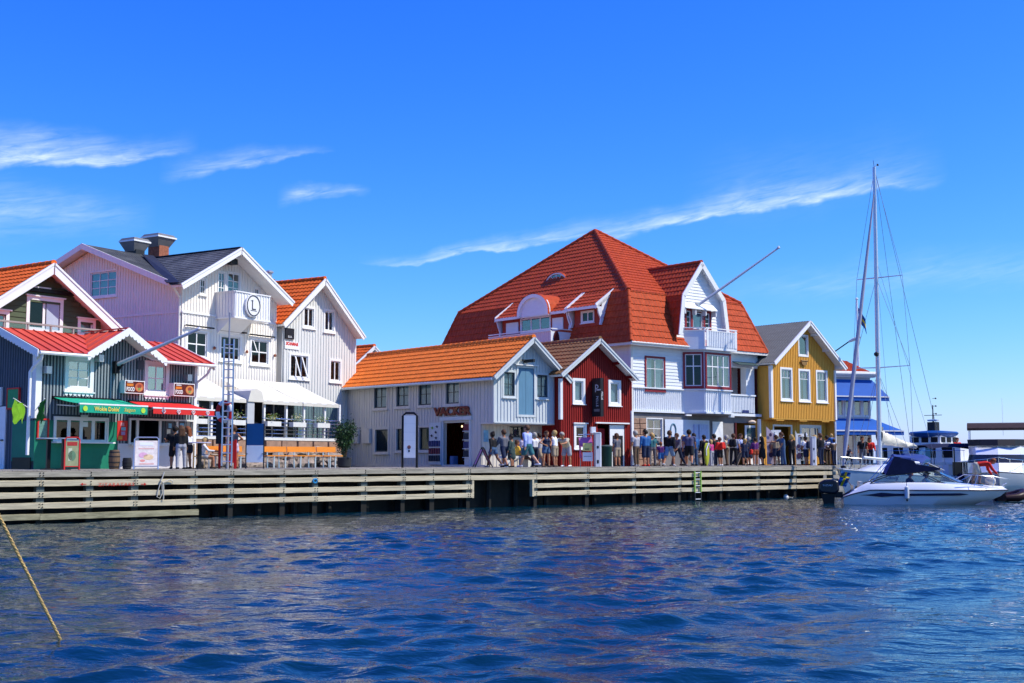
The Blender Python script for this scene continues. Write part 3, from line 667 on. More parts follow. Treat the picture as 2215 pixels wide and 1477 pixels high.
    wbox(left(0), dr[0] - .1, dr[1] + .1, -.02, .015, -2.2, .0).build('shop_floor', M['warm'], h)
    a, z = VF.f(1050, 941, .85); q = wbox(front(.85), .12, .38, 1.1, 1.6, .03, .045).build('wall_poster', mat('blue_poster', (.2, .4, .55), .6, .3, 6), h)
    return h
boathouse()

# ---------------------------------------------------------------- red boathouse
RF = Frame(1213, 55, QA)
def redhouse():
    h = thing('red_boathouse', 'narrow dark red boathouse with brown tiled roof and white bargeboards', 'house', RF.loc, RF.rot)
    W, L = 4.5, 9.0; prof = gable_prof(0, W, -.33, 4.05, 2.1, 5.74, 4.53, 4.05)
    r1, r2, r3 = RF.fr(1239, 820, 1264, 873), RF.fr(1316.5, 824, 1341.5, 877), RF.fr(1242, 918, 1267, 970)
    dr = list(RF.fr(1293, 918, 1352, 1008)); dr[2] = 0
    wall(h, front(0), 0, W, 0, prof, [r1, r2, r3, tuple(dr)], M['red'], (.135, .05, .03), grow=.07)
    for r in (r1, r2): window(h, front(0), (r[0] + .09, r[1] - .09, r[2] + .1, r[3] - .08), 1, 1, cas=.12, recess=.03, glass='glass', curtain=('blind', .98), fr=.06)
    window(h, front(0), (r3[0] + .09, r3[1] - .09, r3[2] + .09, r3[3] - .09), 1, 2, cas=.12, recess=.03, glass='glassd', head=True)
    wbox(front(0), dr[0] - .2, dr[1] + .2, dr[3] + .03, dr[3] + .09, 0, .12).build('door_lintel', M['white2'], h)
    wbox(front(0), dr[1] - .95, dr[1] - .02, .0, dr[3] - .02, -.08, -.03).build('shop_door', M['white2'], h)
    wbox(front(0), dr[1] - .78, dr[1] - .12, .05, dr[3] - .5, -.028, -.02).build('door_poster', M['blackp'], h)
    wbox(front(0), dr[0] + .3, dr[0] + .75, .6, 1.75, -.5, -.3).build('hanging_coats', mat('red_coats', (.3, .02, .03), .8, .3, 5, (9, 9, 1)), h)
    wbox(front(0), dr[0] - .1, dr[1] + .1, -.02, .012, -2.5, 0).build('shop_floor', M['warm'], h)
    wall(h, left(0), 0, L, 0, 4.0, [], M['red'], (.16, .05, .03)); shell(h, W, L, 4.0, M['red'])
    MB().poly([(0, L, 3.9), (W, L, 3.9), (2.1, L, 5.6)]).build('back_gable', M['red'], h)
    corner_post(h, -.02, -.02, 2.1, 3.9, 'white2', .14); corner_post(h, W - .02, -.02, 0, 2.6, 'white2', .14)
    gable_roof(h, -.33, 4.53, 4.05, 2.1, 5.74, -.4, L, M['brown'], barge='cool', soffit='white2', bh=.19)
    for s_, z_ in ((3.3, 4.72), (4.15, 4.13), (2.1, 5.5), (.9, 4.72)): MB().beam((s_, .3, z_), (s_, -.36, z_), .1, .12).build('rafter_end', M['red'], h)
    # blade sign standing out from the wall
    a, z1 = RF.f(1291, 818, -.3); _, z0 = RF.f(1291, 901, -.3); sg = MB(); sg.box(a - .09, a + .09, -.62, -.08, z0, z1); b = sg.build('blade_sign', M['blackp'], h)
    MB().beam((a, 0, z1 - .15), (a, -.1, z1 - .15), .04, .04).beam((a, 0, z0 + .15), (a, -.1, z0 + .15), .04, .04).build('sign_bracket', M['darkmetal'], h)
    grey = mat('grey_lettering', (.42, .46, .55), .5, .05, 3)
    for xx, ax in ((a - .093, (0, -1, 0)),):
        lettering(b, 'P', .5, grey, plane_mtx((xx, -.37, z1 - .48), ax, (0, 0, 1)), depth=.002, name='letter')
        wbox(left(a - .09), -.62, -.36, z1 - .56, z1 - .50, 0, .004).build('logo_bar', grey, b)
        lettering(b, 'PELLE', .2, grey, plane_mtx((xx, -.40, z1 - 1.05), (0, 0, -1), (0, -1, 0)), depth=.002)
        wbox(left(a - .09), -.55, -.2, z0 + .22, z0 + .34, 0, .004).build('small_panel', mat('dim_grey_lettering', (.16, .17, .19), .6, .2, 20), b)
    lettering(b, 'PELLE', .15, M['whitep'], plane_mtx((a, -.623, z1 - .8), (0, 0, -1), (1, 0, 0)), depth=.002)
    return h
redhouse()

# ---------------------------------------------------------------- yellow boathouse
YF = Frame(1670, 68, QA)
def yellowhouse():
    h = thing('yellow_boathouse', 'ochre yellow boathouse with jettied upper floor and grey sheet roof', 'house', YF.loc, YF.rot)
    W, L = 5.92, 11.0; prof = gable_prof(0, W, -.33, 5.57, 3.0, 8.05, 6.4, 5.57)
    wins = [YF.fr(1690, 799, 1711, 863), YF.fr(1729.5, 802.5, 1749.5, 865), YF.fr(1767, 805, 1787, 867)]
    tw_ = YF.fr(1728, 727, 1745.5, 768)
    wall(h, front(0), 0, W, 2.6, prof, wins + [tw_], M['yellow'], (.15, .05, .028), grow=.1)
    for r in wins:
        window(h, front(0), r, 1, 1, cas=.11, recess=.045, transom=.72, glass='glassb', curtain=('curtain', .8)); 
        k = MB(); n = 3
        for i in range(1, n): a = r[0] + (r[1] - r[0]) * i / n; wbox(front(0), a - .012, a + .012, r[2] + (r[3] - r[2]) * .74, r[3] - .05, -.06, -.03).build('glazing_bar', M['white2'], h)
    wdw = window(h, front(0), tw_, 1, 1, cas=.09, recess=.045, glass='glassb', sill=False); 
    wbox(left(0), 0.02, L, 2.5, 5.45, -.1, 0).build('wall', M['yellow'], h)
    shell(h, W, L, 5.5, M['yellow']); MB().poly([(0, L, 5.45), (W, L, 5.45), (3.0, L, 7.9)]).build('back_gable', M['yellow'], h)
    corner_post(h, 0, 0, 2.6, 5.45, 'white2', .17); corner_post(h, W, 0, 2.6, 5.45, 'white2', .14)
    MB().box(-.02, W + .02, .0, .65, 2.53, 2.6).build('jetty_floor', M['yellow'], h)
    for a in (.8, 2.9, 5.0): MB().box(a - .35, a + .35, .02, .12, 2.46, 2.528).build('bracket', M['yellow'], h)
    # ground floor, set back, with the shop opening and a curtained window
    g0 = list(YF.fr(1674, 923, 1711, 1003, .6)); g0[2] = 0; g1 = YF.fr(1733, 924, 1773, 962, .6)
    wall(h, front(.6), -.42, W - .15, 0, 2.53, [tuple(g0), g1], M['yellow'], (.15, .05, .025), grow=.1)
    wall(h, left(-.42), .6, 3, 0, 2.53, [], M['yellow']); MB().box(-.42, 0, .6, 3, 2.4, 2.53).build('lean_to_roof', M['yellow'], h)
    window(h, front(.6), g1, 2, 1, cas=.13, recess=.04, glass='glassb', curtain=('curtain', .9))
    rect_ring(MB(), front(.6), (g0[0] - .1, g0[1] + .1, -.1, g0[3] + .12), .1, -.02, .04).build('door_frame', M['white2'], h)
    wbox(front(.6), g0[0], g0[1], -.02, .012, -2.5, 0).build('shop_floor', M['warm'], h)
    wbox(front(.6), g0[0] + .35, g0[1] - .1, .02, 1.95, -.9, -.85).build('inner_wall', M['offwhite'], h)
    for a, zz in ((-.62, 0), (-.2, 0)): pass
    corner_post(h, -.36, .56, 0, 2.53, 'white2', .14)
    gable_roof(h, -.33, 6.4, 5.57, 3.0, 8.05, -.5, L, M['corr'], style='corr', barge='white2', bh=.22, rcap=False, tk=dict(tw=.18, amp=.03))
    for s_, z_ in ((4.85, 6.53), (6.05, 5.62), (3.7, 7.35)): MB().beam((s_, .2, z_), (s_, -.46, z_), .1, .14).build('rafter_end', M['white2'], h)
    a, z = YF.f(1740, 785, -.1); cr = mat('carved_crest', (.3, .17, .06), .6, .4, 12)
    cm_ = MB(); cm_.prism([(a + x * .27, -.12, z + y * .14) for x, y in ((-1, .6), (-.6, 1), (0, .5), (.6, 1), (1, .6), (.8, -.4), (.3, -1), (-.3, -1), (-.8, -.4))], (0, .1, 0)); cm_.tube([(a - .3, -.1, z + .12), (a + .3, -.1, z + .12)], .05, 6); cm_.build('carved_crest', cr, h)
    # white post and gutter pipe at the right corner
    pipe(h, [(W - .1, -.05, 0.03), (W - .1, -.05, 2.5)], 'white2', .05)
    pipe(h, [(W + .15, .3, 5.45), (W + .1, .25, 4.9), (W + .08, .2, 2.6), (W - .02, .05, 2.42)], 'white2', .04)
    return h
yellowhouse()

# ---------------------------------------------------------------- big white house with the red mansard roof
BF = Frame(1366, 62, QA)
def bighouse():
    h = thing('mansard_house', 'large white house with steep red tiled mansard roof, bay and balconies', 'house', BF.loc, BF.rot)
    W, L = 10.0, 15.0; ZE, ZB, ZP = 6.15, 8.86, 13.42; wm = mat('blue_white_paint', (.74, .77, .80), .5, .04, 2, (1, 1, 6))
    # bay plan
    p0 = (BF.f(1476, 800)[0], 0.); d_ = .85; p1 = (BF.f(1524, 800, -d_)[0], -d_); p2 = (BF.f(1580, 800, -d_)[0], -d_); p3 = (p2[0] + .25, 0.)
    lo_ = p3[0] + .02      # the loggia starts here
    mw = BF.fr(1397, 775, 1435, 842)
    Fm = front(0)
    wall(h, Fm, 0, p0[0], 3.95, ZE, [mw], wm, siding=.17); window(h, Fm, mw, 2, 1, cas=.1, cm='redsash', recess=.0, transom=.66, glass='glassb', cd=.06, curtain=('curtain', .8))
    OB = oblique(p0, p1); l1 = (Vector(p1) - Vector(p0)).length; OC = oblique(p1, p2); l2 = p2[0] - p1[0]; OD = oblique(p2, p3); l3 = (Vector(p3) - Vector(p2)).length
    z0, z1 = 4.12, 5.78
    for O_, l_, c_, nc in ((OB, l1, .14, 2), (OC, l2, .12, 4)):
        r = (c_, l_ - c_, z0, z1); wall(h, O_, 0, l_, 3.95, ZE - .05, [r], wm, siding=.17); window(h, O_, r, nc, 1, cas=.1, cm='redsash', recess=.0, transom=.62, glass='glassb' if nc == 4 else 'glassd', cd=.07, bars=.055, curtain=('curtain', .5) if nc == 4 else None)
    wall(h, OD, 0, l3, 3.95, ZE - .05, [], wm, siding=.17)
    # boarded apron under the windows
    bt = (.15, .06, .03)
    wall(h, Fm, 0, p0[0], 2.78, 3.9, [], wm, bt); wall(h, OB, 0, l1, 2.78, 3.9, [], wm, bt); wall(h, OC, 0, l2, 2.78, 3.9, [], wm, bt); wall(h, OD, 0, l3, 2.78, 3.9, [], wm, bt)
    def band(zc, th, out, nm):
        pl = [(-.06, 0), p0, p1, p2, p3]; q = [(-.06, -out), (p0[0], -out), (p1[0] - out * .3, p1[1] - out), (p2[0] + out * .4, p2[1] - out), (p3[0] + out, 0)]
        mb = MB(); mb.prism([(x, y, zc) for x, y in q] + [(p3[0] + out, .1, zc), (-.06, .1, zc)], (0, 0, th)); return mb.build(nm, wm, h)
    band(3.9, .06, .11, 'sill_band'); band(2.70, .09, .12, 'base_band')
    MB().prism([(x, y, ZE - .12) for x, y in (p0, p1, p2, p3)], (0, 0, .1)).build('bay_ceiling', wm, h)
    # loggia: deep red door at the back, white pier, balustrade
    wall(h, front(1.3), lo_, 9.9, 2.78, ZE, [], wm, siding=.17); wbox(front(1.3), lo_ + .15, lo_ + 1.35, 2.8, 5.0, .0, .06).build('loggia_door', M['burg'], h)
    wall(h, right(lo_), 0, 1.3, 2.78, ZE, [], wm); wall(h, left(9.95), 0, 1.3, 2.78, ZE, [], M['burg'])
    pr = BF.fr(1613, 790, 1631, 850); MB().box(pr[0], pr[1], -.02, .35, 2.78, 5.3).build('loggia_pier', wm, h)
    MB().box(lo_, 10, -.05, .3, 5.3, ZE).build('loggia_beam', wm, h)
    for k, aw in enumerate((0,)):
        aa = BF.fr(1582, 771, 1628, 790); mb = MB(); mb.prism([(aa[0], .1, 5.62), (aa[1], .1, 5.62), (aa[1] - .1, -.5, 5.4), (aa[0], -.5, 5.4)], (0, 0, .05)).build('porch_canopy', mat('dark_canopy', (.05, .08, .08), .6, .1, 3), h)
    MB().box(lo_, 10.02, -.25, 1.3, 2.66, 2.80).build('loggia_floor', wm, h)
    rb = BF.fr(1585, 853, 1632, 890, -.2); wall(h, front(-.2), lo_ + .2, rb[1], 2.85, 3.75, [], wm, (.13, .06, .03), name='balustrade'); wbox(front(-.2), lo_ + .15, rb[1] + .05, 3.75, 3.83, -.06, .08).build('handrail', wm, h); wall(h, right(rb[1]), -.2, .3, 2.85, 3.75, [], wm, name='balustrade')
    pl_ = BF.fr(1606, 887, 1619, 893, -.24); wbox(front(-.24), *pl_, 0, .03).build('name_plate', mat('navy_plate', (.03, .04, .15), .5, .1, 5), h)
    MB().box(9.9, 10, 0, 1.3, 0, ZE).build('party_pier', M['burg'], h)
    # ground floor: granite blocks at the corner, shop windows under the bay
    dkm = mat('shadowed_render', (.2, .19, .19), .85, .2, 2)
    sw = list(BF.fr(1399, 906, 1432, 985)); ex = list(BF.fr(1437, 908, 1533, 968)); dr_ = list(BF.fr(1592, 915, 1640, 1003)); dr_[2] = .02
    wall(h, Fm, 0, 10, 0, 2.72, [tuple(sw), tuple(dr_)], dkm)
    window(h, Fm, tuple(sw), 2, 4, cas=.05, recess=.05, glass='glassb', curtain=('curtain', .6))
    z = .0; rr = 0
    while z < 2.35:
        hh = rnd.uniform(.26, .36); a = -.02
        while a < sw[0] - .16:
            b = min(a + rnd.uniform(.35, .6), sw[0] - .08)
            mb = MB(); mb.box(a + .012, b - .012, -.055 - rnd.uniform(0, .03), .02, z + .012, min(z + hh, 2.4) - .012); o = mb.build('stone', M['stone'], h); bv = o.modifiers.new('b', 'BEVEL'); bv.width = .02; bv.segments = 1
            a = b
        z += hh
    ov = wbox(Fm, ex[0], ex[1], ex[2], ex[3], .03, .06).build('shop_sign_panel', mat('pale_blue_panel', (.60, .66, .76), .5, .06, 2), h)
    # oval ring emblem on the panel
    a, z = BF.f(1456, 935, -.06); em = mat('teal_emblem', (.1, .22, .3), .6, .15, 6)
    MB().tube([(a + .2 * math.cos(t), -.065, z + .1 + .33 * math.sin(t)) for t in np.linspace(-.9, 4.0, 22)], .045, 6).tube([(a + .05, -.065, z - .22), (a + .14, -.065, z - .45), (a + .28, -.065, z - .45)], .04, 6).build('emblem', em, ov)
    for i, (pa, pb) in enumerate(((1500, 1508), (1511, 1530))):
        q = BF.fr(pa, 918, pb, 968, -.06); wbox(Fm, *q, .062, .14).build('hanging_dress', mat('pale_blue_dress', (.42, .5, .72), .8, .2, 5, (8, 8, 1)), ov)
    q = BF.fr(1540, 912, 1562, 985); wbox(Fm, *q, .03, .07).build('white_panel', M['white2'], h)
    wbox(Fm, dr_[0] - .12, dr_[0], 0, dr_[3], 0, .07).build('door_frame', M['burg'], h); wbox(Fm, dr_[1], dr_[1] + .1, 0, dr_[3], 0, .07).build('door_frame', M['burg'], h)
    gd = BF.fr(1611, 920, 1637, 1002); wbox(Fm, gd[0], gd[1], .03, gd[3], .0, .05).build('shop_door', M['white2'], h); wbox(Fm, gd[0] + .12, gd[1] - .1, .7, gd[3] - .12, .052, .06).build('door_glass', M['glassd'], h)
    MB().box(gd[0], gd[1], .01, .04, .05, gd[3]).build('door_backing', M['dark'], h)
    MB().lathe([(.02, 0), (.2, .02), (.22, .1), (.1, .17), (.02, .19)], (BF.f(1627, 912, -.3)[0], -.3, BF.f(1627, 912, -.3)[1] - .1), 12).build('porch_lamp', mat('lamp_shade', (.7, .55, .42), .5, .05, 3), h, smooth=True)
    for a in (1489, 1582): s_, z = BF.f(a, 903, -.8); MB().box(s_ - .2, s_ + .2, -.85, -.75, 2.55, 2.62).build('strip_light', M['white2'], h)
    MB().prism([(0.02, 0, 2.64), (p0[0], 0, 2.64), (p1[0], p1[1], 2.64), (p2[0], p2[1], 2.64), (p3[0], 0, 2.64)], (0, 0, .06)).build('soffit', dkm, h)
    # left side wall
    wall(h, left(0), 0, L, 0, ZE, [], M['offwhite'], siding=.17); wall(h, right(W), 0, L, 0, ZE, [], wm); wall(h, back(L), 0, W, 0, ZE, [], wm)
    corner_post(h, 0, 0, 2.8, ZE, 'offwhite', .16)
    # roof
    o_ = .42; e = [(-o_, -o_, ZE), (W + o_, -o_, ZE), (W + o_, L + o_, ZE), (-o_, L + o_, ZE)]; i_ = .52; b = [(i_, i_ + .1, ZB), (W - i_, i_ + .1, ZB), (W - i_, L - i_, ZB), (i_, L - i_, ZB)]; pk = (5.0, 7.5, ZP)
    mb = MB()
    for k in range(4): mb.poly([e[k], e[(k + 1) % 4], b[(k + 1) % 4], b[k]]); mb.poly([b[k], b[(k + 1) % 4], pk])
    mb.poly(e[::-1]); rf = mb.build('roof', M['redtile'], h)
    for k in (0, 1, 3):
        tiles(rf, [e[k], e[(k + 1) % 4], b[(k + 1) % 4], b[k]] if k != 3 else [e[3], e[0], b[0], b[3]], M['redtile'], tw=.24, tr=.36); tiles(rf, [b[k], b[(k + 1) % 4], pk] if k != 3 else [b[3], b[0], pk], M['redtile'], tw=.24, tr=.36)
    for k in (0, 1, 3): ridge(rf, Vector(b[k]) + V(0, 0, .08), Vector(pk) + V(0, 0, .06), M['redtile'], .13); ridge(rf, Vector(e[k]) + V(0, 0, .06), Vector(b[k]) + V(0, 0, .06), M['redtile'], .11)
    MB().box(-o_ - .02, W + o_ + .02, -o_ - .04, -.02, ZE - .14, ZE - .01).box(-o_ - .02, -.02, -.02, L + o_, ZE - .14, ZE - .01).build('eaves_board', M['offwhite'], h)
    gutter(h, (-o_, -o_ - .05, ZE - .02), (p0[0] + .1, -o_ - .05, ZE - .02), 'offwhite', .055)
    # ---- front dormer with gambrel gable
    T = -.3; G = [(2.98, 6.7), (3.29, 8.76), (4.82, 10.6), (6.6, 8.76), (6.93, 6.7)]; dm = bpy.data.objects.new('dormer', None); COL.objects.link(dm); dm.parent = h
    tb = [1.2, 1.5, 3.2, 1.5, 1.2]
    segs = list(zip(G, G[1:])); dk = MB()
    for k, (A, B) in enumerate(segs):
        deep = 4.6 if k in (1, 2) else 2.0
        pts = [(A[0], deep, A[1]), (A[0], T - .28, A[1]), (B[0], T - .28, B[1]), (B[0], deep, B[1])] if k < 2 else [(B[0], T - .28, B[1]), (B[0], deep, B[1]), (A[0], deep, A[1]), (A[0], T - .28, A[1])]
        slab(dk, pts, .07)
        tiles(dm, pts, M['redtile'], tw=.24, tr=.36)
        # white verge
        d = Vector((B[0] - A[0], 0, B[1] - A[1])).normalized(); nn = Vector((-d.z, 0, d.x)); cen = Vector((4.95, 0, 8)); 
        if nn.dot(cen - Vector((A[0], 0, A[1]))) < 0: nn = -nn
        a_, b_ = Vector((A[0], T - .28, A[1])) - nn * .07, Vector((B[0], T - .28, B[1])) - nn * .07
        MB().prism([a_, b_, b_ + nn * .26, a_ + nn * .26], (0, -.05, 0)).build('verge_board', M['white2'], dm)
        MB().prism([Vector((A[0], T - .28, A[1])) + nn * .07, Vector((B[0], T - .28, B[1])) + nn * .07, Vector((B[0], T + .1, B[1])) + nn * .07, Vector((A[0], T + .1, A[1])) + nn * .07], nn * .02).build('verge_soffit', M['white2'], dm)
    dk.build('dormer_roof', M['white2'], dm)
    ridge(dm, (4.82, T - .28, 10.67), (4.82, 3.6, 10.67), M['redtile'])
    dw = BF.fr(1508 - 10, 676, 1518, 712, T); wl = BF.fr(1484, 672, 1493, 710, T); wr = BF.fr(1524, 678, 1534, 712, T)
    inset = [(x + (.1 if x < 4.8 else -.1 if x > 4.9 else 0), z - (.12 if i == 2 else 0)) for i, (x, z) in enumerate(G)]
    wall(h, front(T), inset[0][0], inset[4][0], 6.6, inset, [dw, wl, wr], M['white2'], siding=.16, name='dormer_wall')
    for r in (wl, wr): window(h, front(T), r, 1, 3, cas=.13, cm='redsash', recess=.02, glass='glassd', sill=False, cd=.05)
    window(h, front(T), dw, 1, 1, cas=.03, cm='redsash', recess=.02, glass='glassb', sill=False, curtain=('blind', .98), name='balcony_door')
    hd = BF.fr(1472, 661, 1541, 671, T); cp = MB(); cp.prism([(hd[0], T, hd[3] + .14), (hd[1], T, hd[3] + .14), (hd[1], T - .35, hd[2] + .05), (hd[0], T - .35, hd[2] + .05)], (0, 0, -.05)).build('door_hood', M['white2'], dm)
    for k in range(4): a = hd[0] + .06 + (hd[1] - hd[0] - .12) * k / 3; MB().box(a - .03, a + .03, T - .3, T, hd[2] - .28, hd[2] + .03).build('hood_bracket', M['white2'], dm)
    # dormer balcony on top of the bay
    g = .22; bp = [(p0[0] - .35, .1), (p0[0] - .3, -.25), (p1[0] - .12, -d_ - g), (p2[0] + .3, -d_ - g), (p2[0] + .5, .1)]
    MB().prism([(x, y, 6.0) for x, y in bp], (0, 0, .16)).build('balcony_floor', wm, h)
    for A, B in zip(bp, bp[1:]):
        O_ = oblique(A, B); l_ = (Vector(B) - Vector(A)).length; solid = A[0] < p1[0] - .2
        wall(h, O_, .03, l_ - .03, 6.16, 6.98, [], wm, None if solid else (.14, .07, .03), name='balcony_panel')
        MB().beam((A[0], A[1], 7.12), (B[0], B[1], 7.12), .06, .05).build('handrail', M['white2'], h); MB().beam((A[0], A[1], 6.98), (B[0], B[1], 6.98), .07, .04).build('panel_cap', M['white2'], h)
        for t in (.05, .95): x, y = A[0] + (B[0] - A[0]) * t, A[1] + (B[1] - A[1]) * t; MB().box(x - .03, x + .03, y - .03, y + .03, 6.16, 7.11).build('balcony_post', M['white2'], h)
    # slanting flagpole
    fa = BF.f(1507, 662, T - .1); tip = BF.f(1684, 536, -3.4)
    fp = MB(); fp.tube([(fa[0], T - .1, fa[1]), (tip[0], -3.4, tip[1])], [.075, .045], 8).lathe([(.03, -.06), (.09, 0), (.03, .1)], (tip[0], -3.4, tip[1]), 8); fp.build('slanting_flagpole', mat('grey_pole', (.55, .55, .6), .5, .06, 3), h, smooth=True)
    MB().box(fa[0] - .06, fa[0] + .1, T - .25, T, fa[1] - .12, fa[1] + .18).build('pole_bracket', M['zinc'], h)
    # ---- left slope: shed dormers, arched gable, balcony, lunette
    S = -.15; ls = left(S)
    def side(px, py, s=S): return BF.sd(px, py, s)
    def shed(pa, pb, ze, wins, zlow, cheek=True):
        t0, t1 = side(pb, 690)[0], side(pa, 690)[0]
        pts = [(S - .4, t1, ze), (S - .4, t0, ze), (i_ + .1, t0, ZB + .1), (i_ + .1, t1, ZB + .1)]; mb = MB(); slab(mb, pts, .09); ob = mb.build('dormer_roof', M['white2'], h); tiles(ob, pts, M['redtile'], tw=.24, tr=.36)
        wall(h, ls, t0 + .1, t1 - .1, zlow, ze + .25, wins, mat('dormer_red', (.36, .05, .03), .6, .15, 3), name='dormer_wall')
        MB().box(S - .45, S - .38, t0 - .05, t1 + .05, ze - .1, ze + .06).build('dormer_fascia', M['white2'], ob)
        for t in (t0, t1):
            MB().prism([(S - .46, t, ze + .12), (i_ + .2, t, ZB + .28), (i_ + .2, t, ZB + .02), (S - .46, t, ze - .14)], (0, .07, 0)).build('verge_board', M['white2'], ob)
            MB().prism([(S - .02, t, zlow), (S - .02, t, ze), (S - .35, t, ze), (S - .25, t, ze - .35), (S - .1, t, zlow + .3), (S - .16, t, zlow)], (0, .08, 0)).build('bracket', wm, ob)
            MB().poly([(S, t + .04, zlow), (S, t + .04, ze + .2), (i_, t + .04, ZB), (i_ - .6, t + .04, zlow)]).build('cheek', M['white2'], ob)
    zb_ = side(1150, 712)[1]
    w1 = BF.sr(1128, 687, 1190, 716, S)
    shed(1085, 1236, side(1160, 684)[1] + .02, [w1], zb_ - .3)
    window(h, ls, w1, 3, 1, cas=.07, recess=.02, glass='glassb', sill=False, bars=.09)
    for p in ((1096, 698, 1122, 722), (1196, 687, 1219, 714)): wbox(ls, *BF.sr(*p, S), .005, .05).build('white_panel', wm, h)
    w2 = BF.sr(1259, 674, 1284, 696, S); shed(1240, 1303, side(1270, 667)[1], [w2], side(1270, 706)[1])
    window(h, ls, w2, 2, 1, cas=.06, recess=.02, glass='glassd', bars=.06)
    # arched gable
    ta, tbb = side(1190, 680, S - .45)[0], side(1122, 680, S - .45)[0]; zc = side(1155, 683, S - .45)[1]; zt = side(1150, 637, S - .45)[1]; tc_, rx = (ta + tbb) / 2, (tbb - ta) / 2; hz = zt - zc
    arc = [(tc_ + rx * math.cos(t), zc + hz * math.sin(t) ** .8) for t in np.linspace(0, math.pi, 17)]; s_f = S - .48
    MB().prism([(s_f, a, z) for a, z in arc], (.06, 0, 0)).build('arched_gable', wm, h)
    ag = MB(); outer = [(tc_ + rx * 1.0 * math.cos(t), zc - .04 + (hz + .03) * math.sin(t) ** .8) for t in np.linspace(0, math.pi, 17)]
    for (a, z), (c, d) in zip(outer, outer[1:]): ag.prism([(s_f - .12, a, z), (s_f - .12, c, d), (s_f - .12, tc_ + (c - tc_) * .84, zc + (d - zc) * .84), (s_f - .12, tc_ + (a - tc_) * .84, zc + (z - zc) * .84)], (.12, 0, 0))
    ag.build('arch_moulding', M['white2'], h); ab = MB(); ab.grid([[(s_, a, z + .02) for a, z in outer] for s_ in (s_f - .13, 2.6)]).build('barrel_roof', M['redtile'], h)
    # its balcony
    t0, t1 = side(1192, 730, S - 1.5)[0], side(1057, 730, S - 1.5)[0]; sb = S - 1.5; zr_, zf = side(1130, 722, sb)[1], side(1130, 752, sb)[1]
    pink = mat('pinkish_white_paint', (.74, .64, .66), .55, .05, 2, VST)
    wall(h, left(sb), t0, t1, zf, zr_ - .02, [], pink, (.2, .03, .02), name='balcony_panel'); 
    for t in (t0, t1): wall(h, front(t) if t == t0 else back(t), sb, 0.2, zf, zr_ - .02, [], wm, name='balcony_panel')
    MB().box(sb, .3, t0, t1, zf, zf + .1).build('balcony_floor', wm, h)
    hr = MB(); hr.beam((sb, t0, zr_ + .12), (sb, t1, zr_ + .12), .05, .05).beam((sb, t0, zr_ + .12), (0, t0, zr_ + .12), .05, .05).beam((sb, t0, zr_), (sb, t1, zr_), .08, .04)
    hr.build('handrail', M['white2'], h)
    MB().prism([(sb + .35 + .2 * math.cos(t), t0 - .02, zf + .3 + .45 * max(0, math.sin(t)) - (.15 if math.sin(t) < 0 else 0)) for t in np.linspace(0, 2 * math.pi, 14)[:-1]], (0, -.03, 0)).build('oval_opening', M['burg'], h)
    # lunette on the upper slope
    lt = BF.sd(1204, 603, 2.0); n_ = 12; tz = BF.sd(1204, 592, 2.0)[1] - BF.sd(1204, 614, 2.0)[1]; rt = (BF.sd(1181, 605, 2)[0] - BF.sd(1226, 605, 2)[0]) / 2; zc = lt[1] - tz / 2
    zr0 = ZB + (ZP - ZB) / (5 - i_) * (2.0 - i_)
    pts = [(lt[0] + rt * math.cos(t), zc + tz * 1.02 * math.sin(t)) for t in np.linspace(0, math.pi, n_ + 1)]
    ln = MB(); ln.prism([(2.02, a, z) for a, z in pts], (.05, 0, 0)); lw = ln.build('lunette_window', M['dark'], h)
    MB().prism([(1.99, a, z) for a, z in pts], (.01, 0, 0)).build('pane', M['glassb'], lw)
    lf = MB(); lf.tube([(1.97, a, z) for a, z in pts], .05, 6); lf.beam((1.97, pts[0][0], zc), (1.97, pts[-1][0], zc), .08, .09)
    for t in (.5, 1, 1.57, 2.14, 2.64): lf.beam((1.98, lt[0], zc), (1.98, lt[0] + rt * math.cos(t), zc + tz * math.sin(t)), .03, .03)
    lf.build('frame', M['white2'], lw); MB().grid([[(s_, lt[0] + (a - lt[0]) * 1.08, zc + (z - zc) * 1.1) for a, z in pts] for s_ in (1.9, 3.6)]).build('eyebrow_roof', M['redtile'], lw)
    return h
bighouse()
